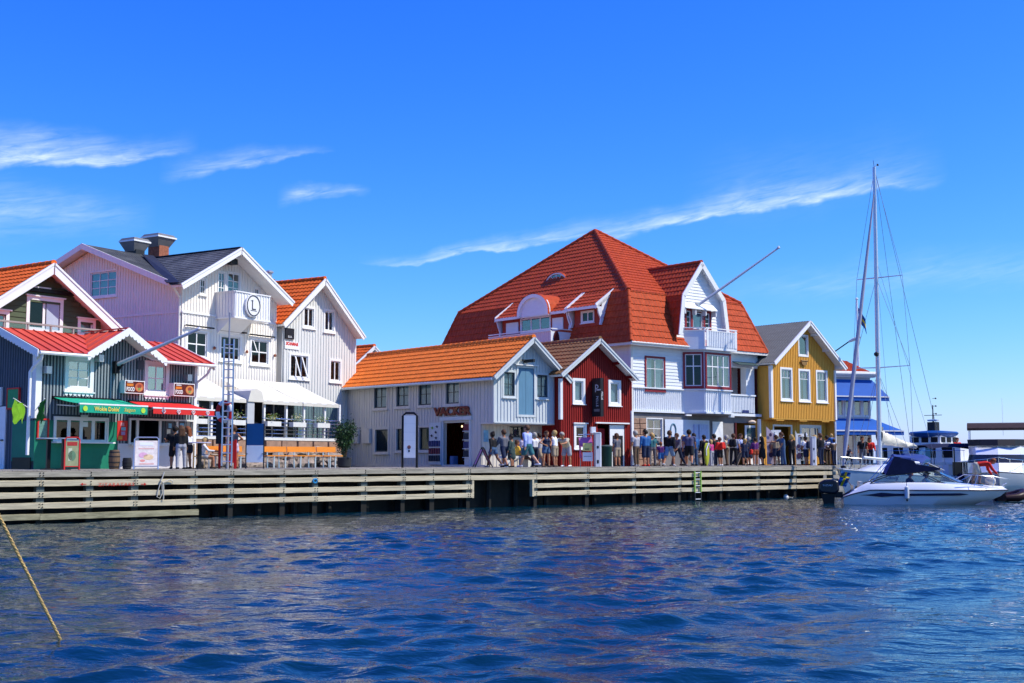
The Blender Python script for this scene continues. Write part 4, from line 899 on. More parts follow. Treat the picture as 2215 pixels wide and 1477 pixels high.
# ---------------------------------------------------------------- white house with the oval sign
LF = Frame(385, 52, 31.3)
def lhouse():
    h = thing('white_gabled_house', 'tall white house with dark slate roof and a boxed balcony bearing an oval sign', 'house', LF.loc, LF.rot)
    W, L = 5.85, 10.8; wm = M['white']; bt = (.17, .05, .025)
    tiny1 = LF.fr(433, 604, 443.5, 636); tiny2 = (tiny1[0] + 3.35, tiny1[1] + 3.35, tiny1[2], tiny1[3])
    d1, d2 = LF.fr(472, 589, 486, 640), LF.fr(492, 591, 518, 640)
    w2 = [LF.fr(404, 718, 446, 770.5), LF.fr(476.5, 728, 517, 778), LF.fr(542.5, 737, 578.5, 786)]
    prof = gable_prof(0, W, -.86, 7.5, 2.6, 9.5, 6.05, 7.5)
    wall(h, front(0), 0, W, 6.55, prof, [tiny1, tiny2, d1, d2], wm, bt, grow=.07)
    wall(h, front(-.03), 0, W, 3.2, 6.48, w2, wm, bt, grow=.12); MB().box(-.02, W + .02, -.09, .02, 6.48, 6.56).build('belt_course', M['white2'], h)
    for r in (tiny1, tiny2): window(h, front(0), r, 2, 2, cas=.06, recess=.03, glass='glassd')
    for r in (d1, d2): window(h, front(0), r, 2, 3, cas=.05, recess=.03, glass='glassb', sill=False, name='balcony_door')
    for i, r in enumerate(w2):
        window(h, front(-.03), r, 2, 2, cas=.11, recess=.05, glass='glassd', bars=.05, head=True); a = (r[0] + r[1]) / 2
        MB().tube([(r[0] - .25, -.2, r[3] + .22), (r[1] + .25, -.2, r[3] + .22)], .035, 7).box(r[0] - .2, r[0] - .17, -.2, 0, r[3] + .2, r[3] + .23).box(r[1] + .17, r[1] + .2, -.2, 0, r[3] + .2, r[3] + .23).build('awning_bar', M['black'], h, smooth=True)
        MB().lathe([(.03, 0), (.06, .03), (.06, .1), (.02, .14)], (r[1] + .38, -.12, r[2] + .35), 8).build('wall_lamp', mat('copper_lamp', (.28, .09, .05), .5, .2, 6), h)
        # window slightly ajar on the last one
        if i == 2: MB().prism([(r[0] + .02, -.12, r[3] - .02), (r[0] + .06, -.12, r[3] - .02), (r[0] + .02, -.4, r[2] + .45), (r[0] - .02, -.4, r[2] + .45)], (0, .02, 0)).build('open_sash', M['white2'], h)
    # gable side (left): cross gable
    sw = LF.sr(196, 588, 252, 640); pk = 5.62
    lp = [(0, 7.75), (pk, 9.62), (L, 7.72)]
    pinkw = M['white']
    wall(h, left(0), 0, L, 0, lp, [sw], pinkw, bt, grow=.08); window(h, left(0), sw, 3, 3, cas=.08, recess=.04, glass='glassb', curtain=('blind', .95), cm='white')
    MB().box(-.04, .01, .1, L, 6.48, 6.55).build('belt_course', M['white'], h)
    wall(h, front(0), 0, W, 0, 3.2, [], wm); shell(h, W, L, 7.6, wm)
    # roofs: main ridge along s at t = pk ; front wing ridge along t
    e0, e1 = -.25, W + .25; sr_ = M['slateroof']; rf = MB()
    ZR = 9.78; a = [(e0 - .3, .1, 7.72), (e1, .1, 7.72), (e1, pk, ZR), (e0 - .3, pk, ZR)]; b = [(e1, L + .4, 7.75), (e0 - .3, L + .4, 7.75), (e0 - .3, pk, ZR), (e1, pk, ZR)]
    slab(rf, a, .1); slab(rf, b, .1); main = rf.build('roof', M['white'], h); tiles(main, a, sr_, tw=.3, tr=.25, style='slate'); tiles(main, b, sr_, tw=.3, tr=.25, style='slate')
    for A, B in (((.1, 7.72), (pk, ZR)), ((pk, ZR), (L + .4, 7.75))):
        MB().prism([(e0 - .3, A[0], A[1] + .06), (e0 - .3, B[0], B[1] + .06), (e0 - .3, B[0], B[1] - .2), (e0 - .3, A[0], A[1] - .2)], (-.05, 0, 0)).build('bargeboard', M['white'], main)
    wing = gable_roof(h, -.86, 6.05, 7.5, 2.6, 9.5, -.85, 5.0, sr_, tl1=-.3, style='slate', soffit='white2', bh=.26, rcap=False, tk=dict(tw=.3, tr=.25))
    MB().beam((2.6, -.85, 9.55), (2.6, 4.95, 9.55), .2, .04).build('ridge_strip', M['darkmetal'], wing)
    lead = MB(); lead.prism([(-.86, -.75, 7.58), (-.86, .0, 7.62), (2.3, 5.0, 9.68), (2.75, 4.75, 9.66)], (0, 0, .035)); lead.build('valley_flashing', M['darkmetal'], wing)
    pipe(h, [(-.5, -.02, 7.5), (-.28, .02, 7.3), (-.06, .06, 7.1), (-.06, .06, 3)], 'white', .05)
    # projector under the gable peak
    s_, z_ = LF.f(502, 566, -.4); MB().box(s_ - .22, s_ + .2, -.55, -.2, z_ - .12, z_ + .12).tube([(s_ - .3, -.3, z_ + .03), (s_ - .6, -.2, z_ - .1)], .03, 6).build('gable_floodlight', M['black'], h)
    # boxed balcony
    p = LF.f(508, 660, -1.15); q = LF.f(584, 670, -1.15); zt, zb = LF.f(508, 630, -1.15)[1], LF.f(508, 684, -1.15)[1]
    s0, s1 = p[0], q[0]; bm_ = M['white2']; bal = bpy.data.objects.new('balcony', None); COL.objects.link(bal); bal.parent = h
    wall(bal, front(-1.15), s0, s1, zb, zt, [], bm_, bt, name='panel'); wall(bal, left(s0), -1.15, 0, zb, zt, [], bm_, bt, name='panel'); wall(bal, right(s1), -1.15, 0, zb, zt, [], bm_, bt, name='panel')
    MB().box(s0 - .03, s1 + .03, -1.18, .0, zb - .06, zb).build('floor', bm_, bal); MB().beam((s0, -1.15, zt + .02), (s1, -1.15, zt + .02), .1, .05).beam((s0, -1.15, zt + .02), (s0, 0, zt + .02), .1, .05).beam((s1, -1.15, zt + .02), (s1, 0, zt + .02), .1, .05).build('cap_rail', bm_, bal)
    MB().prism([(s0 + .1, -.9, zb - .06), (s0 + .1, 0, zb - .06), (s0 + .1, 0, zb - .7)], (s1 - s0 - .9, 0, 0)).build('corbel', bm_, bal)
    # oval sign with the letter
    c = LF.f(549, 661, -1.3); rx, rz = .47, .5
    ov = [(c[0] + rx * math.cos(t), -1.21, c[1] + rz * math.sin(t)) for t in np.linspace(0, 2 * math.pi, 29)[:-1]]
    sg = MB().prism(ov, (0, -.08, 0)).build('oval_sign', M['whitep'], bal); ink = mat('charcoal_print', (.05, .06, .08), .5, .1, 5)
    MB().tube([(c[0] + rx * .84 * math.cos(t), -1.292, c[1] + rz * .88 * math.sin(t)) for t in np.linspace(0, 2 * math.pi, 33)[:-1]], .028, 5, closed=True).build('ring', ink, bal)
    lettering(bal, 'L', .62, ink, plane_mtx((c[0], -1.294, c[1]), (1, 0, 0), (0, 0, 1)), depth=.003, name='letter')
    MB().box(c[0] - .18, c[0] - .02, -1.299, -1.291, c[1] + .19, c[1] + .215).box(c[0] - .18, c[0] + .2, -1.299, -1.291, c[1] - .235, c[1] - .21).build('serifs', ink, bal)
    # chimneys on the ridge
    for px0, px1, ys, yt in ((281, 313, 560, 519), (331, 366, 562, 511)):
        a0, z0 = LF.f(px0, ys, pk + .2); a1, z1 = LF.f(px1, yt, pk + .2); w_ = (a1 - a0) * .62; c0 = (a0 + a1) / 2
        st = MB().box(c0 - w_ / 2, c0 + w_ / 2, pk, pk + .75, 9.2, z1 - .55).build('chimney', M['brick'] if px0 > 300 else M['darkmetal'], main)
        cap = MB(); B4 = lambda k, z: [(c0 - k, pk + .375 - k, z), (c0 + k, pk + .375 - k, z), (c0 + k, pk + .375 + k, z), (c0 - k, pk + .375 + k, z)]
        r = [B4(w_ * .55, z1 - .62), B4(w_ * .95, z1 - .18), B4(w_ * .95, z1 - .12), B4(w_ * .8, z1)]
        for A, Bq in zip(r, r[1:]):
            for k in range(4): cap.poly([A[k], A[(k + 1) % 4], Bq[(k + 1) % 4], Bq[k]])
        cap.poly(r[-1]); MB().box(c0 - w_ * .98, c0 + w_ * .98, pk + .375 - w_ * .98, pk + .375 + w_ * .98, z1 - .19, z1 - .12).build('cap_rim', M['white2'], st); cap.build('chimney_cap', mat('grey_zinc', (.17, .17, .175), .5, .15, 3), st)
    s_, z_ = LF.f(582, 603, 6.5); MB().box(s_ - .25, s_ + .25, 6.3, 6.8, 7, z_).build('chimney', M['brick'], main); MB().lathe([(.16, 0), (.16, .3), (.24, .32), (.24, .4), (.1, .46)], (s_, 6.5, z_), 8).build('chimney_pot', M['zinc'], main)
    return h
lhouse()

# ---------------------------------------------------------------- white house with the orange roof
OF = Frame(610, 57.5, 31.3)
def ohouse():
    h = thing('orange_roofed_white_house', 'tall off white boarded house with orange tiled roof and small shop sign', 'house', OF.loc, OF.rot)
    W, L = 5.3, 9.0; bt = (.2, .06, .025); prof = gable_prof(0, W, -.62, 6.5, 2.3, 8.93, 5.4, 6.4)
    ws = [OF.fr(657.5, 667, 678, 706), OF.fr(702.5, 674, 721, 715), OF.fr(628, 769, 665, 816), OF.fr(714.5, 781, 735, 823)]
    sg = OF.fr(609, 709, 623, 737); ops = ws
    wall(h, front(0), 0, W, 0, prof, ops, M['offwhite'], bt, grow=.1)
    window(h, front(0), ws[0], 2, 1, cas=.11, recess=.04, glass='glass', bars=.06); window(h, front(0), ws[1], 2, 1, cas=.11, recess=.04, glass='glass', bars=.06)
    wd = window(h, front(0), ws[2], 3, 1, cas=.12, recess=.04, glass='glassd', bars=.06); window(h, front(0), ws[3], 2, 1, cas=.11, recess=.04, glass='glassd', bars=.06)
    a = (ws[2][0] + ws[2][1]) / 2; MB().prism([(a - .32, -.03, ws[2][3] - .05), (a - .25, -.03, ws[2][3] - .05), (a - .1, -.25, ws[2][2] + .05), (a - .17, -.25, ws[2][2] + .05)], (0, .04, 0)).prism([(a + .15, -.03, ws[2][3] - .05), (a + .22, -.03, ws[2][3] - .05), (a + .37, -.25, ws[2][2] + .05), (a + .3, -.25, ws[2][2] + .05)], (0, .04, 0)).build('open_sash', M['white2'], wd)
    b = wbox(front(0), .02, .62, sg[2] + .1, sg[3], .03, .09).build('shop_sign', M['blackp'], h); lettering(b, 'BUA', .14, M['whitep'], plane_mtx((.32, -.094, sg[2] + .2), (1, 0, 0), (0, 0, 1)), depth=.002)
    z = OF.f(620, 744, 0)[1]; b2 = wbox(front(0), .03, 1.02, z - .22, z + .13, .03, .05).build('shop_sign', M['whitep'], h); lettering(b2, 'SCANMAR', .2, M['redp'], plane_mtx((.52, -.054, z + .02), (1, 0, 0), (0, 0, 1)), depth=.002, width=.86, bold=.012, shear=.15)
    wall(h, left(0), 0, L, 0, 6.6, [], M['offwhite'], bt); shell(h, W, L, 6.4, M['offwhite']); wbox(left(0), .05, .5, 0, 6.4, .01, .06).build('corner_board', M['offwhite'], h)
    MB().poly([(0, L, 6.4), (W, L, 6.4), (2.3, L, 8.8)]).build('back_gable', M['offwhite'], h)
    gable_roof(h, -.62, 5.4, (6.5, 6.4), 2.3, 8.93, -.5, L, M['orange'], soffit='white2', bh=.25)
    wbox(right(W), -.02, .14, .02, 6.3, -.1, .03).build('corner_board', M['white2'], h)
    return h
ohouse()
sf = Frame(770, 70, 40)
def farhouse():
    h = thing('small_rear_house', 'orange tiled roof end of a small house between white house and boathouse', 'house', sf.loc, sf.rot)
    z = sf.f(800, 750)[1]; a = sf.f(801, 750)[0]
    wall(h, front(0), a - 1.6, a + 1.6, 0, [(a - 1.6, z - 1.3), (a, z - .1), (a + 1.6, z - 1.3)], [], M['offwhite'], (.2, .05, .02)); wall(h, left(a - 1.6), 0, 5, 0, z - 1.3, [], M['offwhite']); shell(h, 3.2, 5, z - 1.3, M['offwhite'], a - 1.6)
    gable_roof(h, a - 1.9, a + 1.9, z - 1.42, a, z, -.35, 5, M['orange'], bh=.18)
farhouse()

# ---------------------------------------------------------------- kiosk with red sheet roof, and the olive house above it
KF = Frame(75, 41, 35)
def kiosk():
    h = thing('food_kiosk', 'blue grey boarded kiosk with red sheet metal roof and scalloped white bargeboards', 'kiosk', KF.loc, KF.rot)
    W, L = 6.65, 4.2; bt = (.125, .055, .035); sl, ba = M['slate'], M['batten']
    u1, u2 = KF.fr(147, 780, 194, 838), KF.fr(319, 790, 358, 846)
    sv = KF.fr(116, 905, 229, 955); sv2 = list(KF.fr(277, 908, 348, 958)); 
    prof = [(0, 3.9), (1.62, 3.9), (3.1, 4.75), (4.62, 3.9), (W, 3.9)]
    wall(h, front(0), 0, W, 0, prof, [u1, u2, sv, tuple(sv2)], sl, bt, ba, grow=.12)
    window(h, front(0), u1, 2, 3, cas=.15, recess=.05, glass='glasss', cm='white2', head=False); window(h, front(0), u2, 2, 2, cas=.15, recess=.05, glass='glasss', cm='white2', curtain=('curtain', .7))
    for r in (u1, u2):
        sc = MB(); n = 7; x0, x1 = r[0] - .15, r[1] + .15
        for k in range(n):
            a = x0 + (x1 - x0) * k / n; b = x0 + (x1 - x0) * (k + 1) / n
            sc.prism([(a, -.05, r[2] - .185), (b, -.05, r[2] - .185), (b - (b - a) * .2, -.05, r[2] - .27), ((a + b) / 2, -.05, r[2] - .3), (a + (b - a) * .2, -.05, r[2] - .27)], (0, .025, 0))
        sc.build('scalloped_apron', M['white2'], h)
    # left side
    lp = [(0, 3.95), (1.6, 4.62), (L, 4.62)]
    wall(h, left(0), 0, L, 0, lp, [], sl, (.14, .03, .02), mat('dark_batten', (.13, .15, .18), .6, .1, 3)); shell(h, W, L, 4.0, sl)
    corner_post(h, 0, 0, 1.7, 3.9, 'white2', .22); corner_post(h, W, 0, 0, 3.9, 'white2', .13)
    # roof skirt
    rm = M['redmetal']; a = [(-.4, -.66, 3.86), (W + .35, -.66, 3.86), (W + .35, 1.6, 4.74), (-.4, 1.6, 4.74)]
    aL = [a[0], (1.55, -.66, 3.86), (3.05, 1.6, 4.74), a[3]]; aR = [(4.55, -.66, 3.86), a[1], a[2], (3.05, 1.6, 4.74)]
    mb = MB(); slab(mb, aL, .06); slab(mb, aR, .06); mb.box(-.4, W + .35, 1.6, L, 4.66, 4.738); rf = mb.build('roof', M['white2'], h); tiles(rf, aL, rm, tw=.42, style='seam'); tiles(rf, aR, rm, tw=.42, style='seam'); MB().box(-.42, W + .37, 1.58, L + .05, 4.742, 4.77).build('roof_top', rm, rf)
    # cross gable with scalloped boards
    pkx, pz = 3.05, 4.84; fl, fr_, fz = 1.5, 4.6, 3.9
    for A, B in (((fl, fz), (pkx, pz)), ((fr_, fz), (pkx, pz))):
        pts = [(A[0], -.7, A[1]), (A[0], -.3, A[1]), (B[0], 1.75, B[1]), (B[0], -.7, B[1])]
        s2 = MB(); slab(s2, pts, .05); g = s2.build('gable_slope', M['white2'], rf); tiles(g, pts, rm, tw=.5, style='seam', base=.012)
    def scallop(A, B, y, nm='scalloped_bargeboard'):
        A, B = Vector(A), Vector(B); d = B - A; n = max(3, int(d.length / .17)); lo = []
        for k in range(n):
            for f, q in ((0, .17), (.25, .22), (.5, .235), (.75, .22)): lo.append(A + d * ((k + f) / n) + V(0, 0, -q))
        lo.append(B + V(0, 0, -.17)); mbx = MB(); top = [A + d * (i / (len(lo) - 1)) + V(0, 0, .05) for i in range(len(lo))]
        for i in range(len(lo) - 1): mbx.prism([top[i], top[i + 1], lo[i + 1], lo[i]], y)
        return mbx.build(nm, M['white2'], rf)
    scallop((fl - .1, -.71, fz - .03), (pkx, -.71, pz + .02), (0, -.035, 0)); scallop((pkx, -.71, pz + .02), (fr_ + .12, -.71, fz - .03), (0, -.035, 0))
    scallop((-.42, -.66, 3.86), (-.42, 1.6, 4.74), (-.035, 0, 0)); scallop((W + .36, -.66, 3.86), (W + .36, 1.6, 4.74), (.035, 0, 0))
    ridge_ = MB().beam((pkx, -.7, pz + .06), (pkx, 1.7, pz + .06), .12, .03).build('ridge_strip', rm, rf)
    gutter(h, (-.4, -.7, 3.81), (fl, -.7, 3.81), 'white2'); gutter(h, (fr_, -.7, 3.81), (W + .35, -.7, 3.81), 'white2')
    pipe(h, [(-.28, -.66, 3.8), (-.28, -.6, 3.6), (-.32, -.25, 3.35), (-.34, -.12, 3.2), (-.34, -.12, .5)], 'white2', .055)
    pipe(h, [(W + .2, -.66, 3.8), (W + .15, -.5, 3.5), (W, -.12, 3.2), (W - .02, -.1, 2.7)], 'white2', .045)
    # green lower front with serving hatch
    g0 = KF.fr(77, 900, 252, 1012)[1]
    gp = MB(); Wf = front(-.05); zt = 1.62
    wall(h, Wf, -.05, g0, 0, zt, [sv], M['green'], name='green_panel', reveal=.2); wall(h, left(-.05), -.05, 1.2, .3, zt, [], M['green'], name='green_panel'); MB().box(-.05, g0, -.05, 0, zt, zt + .03).build('panel_cap', M['green'], h)
    window(h, Wf, sv, 4, 1, cas=.05, recess=.02, glass='glassd', bars=.13, sill=False, fr=.07)
    wbox(Wf, sv[0] - .1, sv[1] + .15, sv[2] - .06, sv[2] - .01, -.05, .3).build('serving_counter', M['white2'], h)
    for a, z, q in ((sv[0] + .35, sv[2] + .55, 'whitep'),): wbox(Wf, a + .65, a + .95, z - .05, z + .35, -.012, -.005).build('notice', M[q], h)
    mbd = KF.fr(79, 905, 104, 950, -.05); menu = rect_ring(MB(), Wf, mbd, .05, .0, .06).build('menu_board', M['redp'], h); wbox(Wf, mbd[0] + .05, mbd[1] - .05, mbd[2] + .05, mbd[3] - .05, .003, .03).build('menu_sheet', mat('menu_print', (.13, .27, .23), .4, .35, 14), menu)
    # right part: pale counter front, hatch and posters
    wp = mat('pale_counter_panel', (.62, .60, .62), .6, .06, 2); g1 = g0 + .02
    wall(h, Wf, g1, W - .02, 0, KF.f(330, 960, -.05)[1], [], wp, name='counter_panel')
    fr2 = MB(); rect_ring(fr2, Wf, (sv2[0] - .02, W - .05, sv2[2] - .06, sv2[3] + .05), .07, -.02, .05)
    for px in (296, 345, 382): a = KF.f(px, 930, -.05)[0]; fr2.box(a - .05, a + .05, -.1, -.05, sv2[2], sv2[3])
    fr2.build('hatch_frame', M['offwhite'], h); wbox(Wf, sv2[0], sv2[1] + .1, sv2[2] - .1, sv2[2] - .04, -.05, .22).build('hatch_counter', M['offwhite'], h)
    def poster(r, cols, nm='poster', W_=Wf, d=.02):
        o = wbox(W_, *r, 0.004, d).build(nm, cols[0], h); n = len(cols) - 1
        for k in range(n):
            a0 = r[0] + (r[1] - r[0]) * rnd.uniform(.08, .4); a1 = a0 + (r[1] - r[0]) * rnd.uniform(.3, .5); z0 = r[2] + (r[3] - r[2]) * (.06 + .9 * k / n); wbox(W_, a0, min(a1, r[1] - .02), z0, z0 + (r[3] - r[2]) * .7 / n, d, d + .004).build('print', cols[k + 1], o)
        return o
    P_ = lambda n, c: mat(n, c, .5, .2, 7)
    poster(KF.fr(253, 910, 275, 953, -.05), [M['redp'], P_('p_orange', (.7, .3, .05)), P_('p_lilac', (.4, .25, .5)), P_('p_sky', (.2, .45, .6)), P_('p_pink', (.7, .3, .35))])
    for q in ((356, 911, 374, 954), (384, 911, 409, 954)): poster(KF.fr(*q, -.05), [P_('p_dark', (.09, .09, .1)), P_('p_rust', (.45, .1, .05)), P_('p_cream', (.7, .65, .5)), P_('p_sky', (.2, .45, .6))], d=.055)
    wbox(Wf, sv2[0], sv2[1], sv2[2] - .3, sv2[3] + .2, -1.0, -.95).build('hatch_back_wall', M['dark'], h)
    # FOOD light boxes
    for q, cc in (((270, 823, 313, 851), (.5, .12, .05)), ((376, 829, 421, 857), (.62, .22, .06))):
        r = KF.fr(*q, -.3); fb = wbox(front(0), r[0], r[1], r[2], r[3], .04, .3).build('food_sign', M['whitep'], h); wbox(front(-.3), r[0] + .03, r[1] - .03, r[2] + .03, r[3] - .03, 0, .006).build('sign_face', P_('sign_maroon', (.10, .018, .016)), fb)
        a, z = r[0] + .24, r[2] + .14; lettering(fb, 'FOOD', .2, M['whitep'], plane_mtx((a + .0, -.309, z), (1, 0, 0), (0, 0, 1)), width=.34, depth=.002, bold=.006)
        wbox(front(-.306), r[0] + .08, r[0] + .36, r[2] + .25, r[2] + .34, 0, .004).build('print', P_('p_flame', (.65, .2, .03)), fb); wbox(front(-.306), r[0] + .1, r[0] + .34, r[2] + .37, r[2] + .42, 0, .004).build('print', P_('p_grey', (.5, .5, .5)), fb)
        cx, cz = r[1] - .24, (r[2] + r[3]) / 2
        for k, (rr, c_, dz) in enumerate(((.19, cc, 0), (.13, (.55, .28, .1), -.04), (.09, (.3, .06, .04), .03), (.05, (.2, .35, .08), -.06))): MB().prism([(cx + rr * math.cos(t), -.307 - k * .003, cz + dz + rr * .85 * math.sin(t)) for t in np.linspace(0, 2 * math.pi, 15)[:-1]], (0, -.003, 0)).build('print', P_('dish_%.2f_%d' % (cc[0], k), c_), fb)
    # awnings
    def awning(name, pa, pb, ytop, pa2, pb2, yfr, drop, proj, m, bar='white2'):
        s0, z0 = KF.f(pa, ytop, 0); s1, _ = KF.f(pb, ytop, 0); s0b, zf = KF.f(pa2, yfr, -proj); s1b, _ = KF.f(pb2, yfr + 1, -proj); s0, s1 = (s0 + s0b) / 2, (s1 + s1b) / 2
        aw = bpy.data.objects.new(name, None); COL.objects.link(aw); aw.parent = h; n = 18
        cl = MB(); rows = []
        for j in range(5): t = j / 4; rows.append([(s0 + (s1 - s0) * i / n, -.06 - (proj - .06) * t, z0 + (zf - z0) * t - .03 * math.sin(math.pi * t) + .004 * math.sin(i * 2.3)) for i in range(n + 1)])
        cl.grid(rows); cl.build('cloth', m, aw, smooth=True)
        va = MB(); va.grid([[(s0 + (s1 - s0) * i / n, -proj - .02 + .006 * math.sin(i * 1.9) * k, zf - .03 - drop * k / 2) for i in range(n + 1)] for k in range(3)]); va.build('valance', m, aw, smooth=True)
        MB().box(s0 - .02, s1 + .02, -proj - .03, -proj + .03, zf - .03, zf + .02).build('front_bar', M[bar], aw); MB().box(s0, s1, -.12, 0, z0 - .06, z0 + .04).build('cassette', M['black'], aw)
        for a in (s0 + .15, s1 - .15): MB().beam((a, -.08, z0 - .25), (a + .25, -proj * .5, (z0 + zf) / 2 - .18), .04, .04).beam((a + .25, -proj * .5, (z0 + zf) / 2 - .18), (a, -proj, zf - .02), .04, .04).build('folding_arm', M['zinc'], aw)
        return aw, s0, s1, zf
    aw, s0, s1, zf = awning('green_awning', 118, 280, 859, 166, 297, 872, .26, 1.5, M['grawn'])
    zt_, wv = zf - .16, s1 - s0; yv = -1.5 - .034
    lettering(aw, "Wokie Dokie'", .2, M['yelp'], plane_mtx((s0 + wv * .39, yv, zt_), (1, 0, 0), (0, 0, 1)), width=wv * .37, depth=.002, bold=.004); lettering(aw, 'Saigon', .17, M['yelp'], plane_mtx((s0 + wv * .72, yv, zt_), (1, 0, 0), (0, 0, 1)), width=wv * .17, depth=.002, shear=.3)
    for f in (.075, .93): MB().prism([(s0 + wv * f + .09 * math.cos(t), yv - .002, zt_ + .09 * math.sin(t)) for t in np.linspace(0, 6.283, 13)[:-1]], (0, -.003, 0)).build('badge', M['lime'], aw)
    aw, s0, s1, zf = awning('red_awning', 284, 425, 868, 322, 446, 881, .18, 1.4, M['rawn']); wv = s1 - s0
    for f in (.16, .4, .64, .88):
        c = s0 + wv * f; hb = MB(); hp = [(c + .0065 * 16 * math.sin(t) ** 3 * .75, -1.436, zf - .12 + .005 * (13 * math.cos(t) - 5 * math.cos(2 * t) - 2 * math.cos(3 * t) - math.cos(4 * t))) for t in np.linspace(0, 2 * math.pi, 17)[:-1]]
        hb.tube(hp, .012, 5, closed=True).tube([(c + .03 * math.cos(t), -1.436, zf - .115 + .03 * math.sin(t)) for t in np.linspace(0, 5, 8)], .01, 5).build('heart_logo', M['whitep'], aw)
    # slanting flagpole with bracket
    b0 = KF.f(252, 789, -.12); tp = KF.f(430, 712, -3.0)
    MB().tube([(b0[0], -.12, b0[1]), (tp[0], -3.0, tp[1])], [.075, .05], 8).lathe([(.03, -.04), (.08, 0), (.03, .08)], (tp[0], -3.0, tp[1]), 8).build('slanting_flagpole', mat('grey_pole', (.55, .55, .6), .5, .06, 3), h, smooth=True)
    MB().box(b0[0] - .1, b0[0] + .08, -.2, 0, b0[1] - .3, b0[1] + .12).tube([(b0[0], -.15, b0[1] - .25), (b0[0] + .1, -.35, b0[1] + .02)], .04, 6).build('pole_bracket', M['black'], h)
    # small fittings
    for px, py in ((103, 800), (216, 775), (407, 817)):
        a, z = KF.f(px, py, -.2); MB().box(a - .1, a + .1, -.3, -.05, z - .12, z + .12, M4=None).build('floodlight', M['zinc'], h)
    va = KF.f(302, 787, 0); wbox(front(0), va[0] - .14, va[0] + .14, va[1] - .2, va[1] + .12, .03, .06).build('vent_grille', M['slate'], h)
    # two lime flags on short staffs at the left corner
    for (bx, by, tx, ty, col) in ((60, 881, 29, 861, 'lime'), (76, 888, 97, 862, 'green')):
        b = KF.f(bx, by, -.15); t_ = KF.f(tx, ty, -.7); stf = MB().tube([(b[0], -.15, b[1]), (t_[0], -.7, t_[1])], .014, 6).build('flag_staff', M['white2'], h)
        A, B = Vector((b[0], -.15, b[1])), Vector((t_[0], -.7, t_[1])); fl_ = MB()
        fl_.grid([[A.lerp(B, .25 + .75 * i / 8) + V(.05 * math.sin(i + j), .03 * math.sin(i * 2), -.62 * j / 5 * (1 - .25 * math.sin(i * .8))) for i in range(9)] for j in range(6)]); fl_.build('flag', mat('lime_flag', (.16, .36, .02), .7, .25, 4) if col == 'lime' else mat('dark_green_flag', (.03, .16, .03), .7, .2, 4), stf, smooth=True)
    r = KF.sr(24, 842, 46, 883, -.0); 
    # green sign boards and door on the left wall
    for q, m_ in (((21, 842, 44, 882), mat('green_sign_print', (.02, .28, .10), .5, .12, 4)), ((-40, 842, 5, 875), mat('green_sign_print', (.02, .28, .10), .5, .12, 4))):
        rr = KF.sr(*q); wbox(left(0), *rr, .03, .08).build('side_sign', m_, h); rect_ring(MB(), left(0), (rr[0] - .05, rr[1] + .05, rr[2] - .05, rr[3] + .05), .05, .02, .09).build('sign_frame', M['redp'] if q[0] > 0 else M['white2'], h)
    rr = list(KF.sr(-30, 880, 14, 1006)); rr[2] = 0.02; dd = wbox(left(0), *rr, .02, .07).build('side_door', M['white2'], h); wbox(left(0), rr[0] + .12, rr[1] - .12, .15, .9, .07, .085).build('door_panel', M['white2'], dd); wbox(left(0), rr[0] + .06, rr[0] + .2, .98, 1.02, .07, .13).build('handle', M['black'], dd)
    wbox(left(-.05), .1, 1.1, 0, .42, .01, .03).build('dark_plinth', M['black'], h)
    return h
kiosk()
GF = Frame(75, 41, 35)
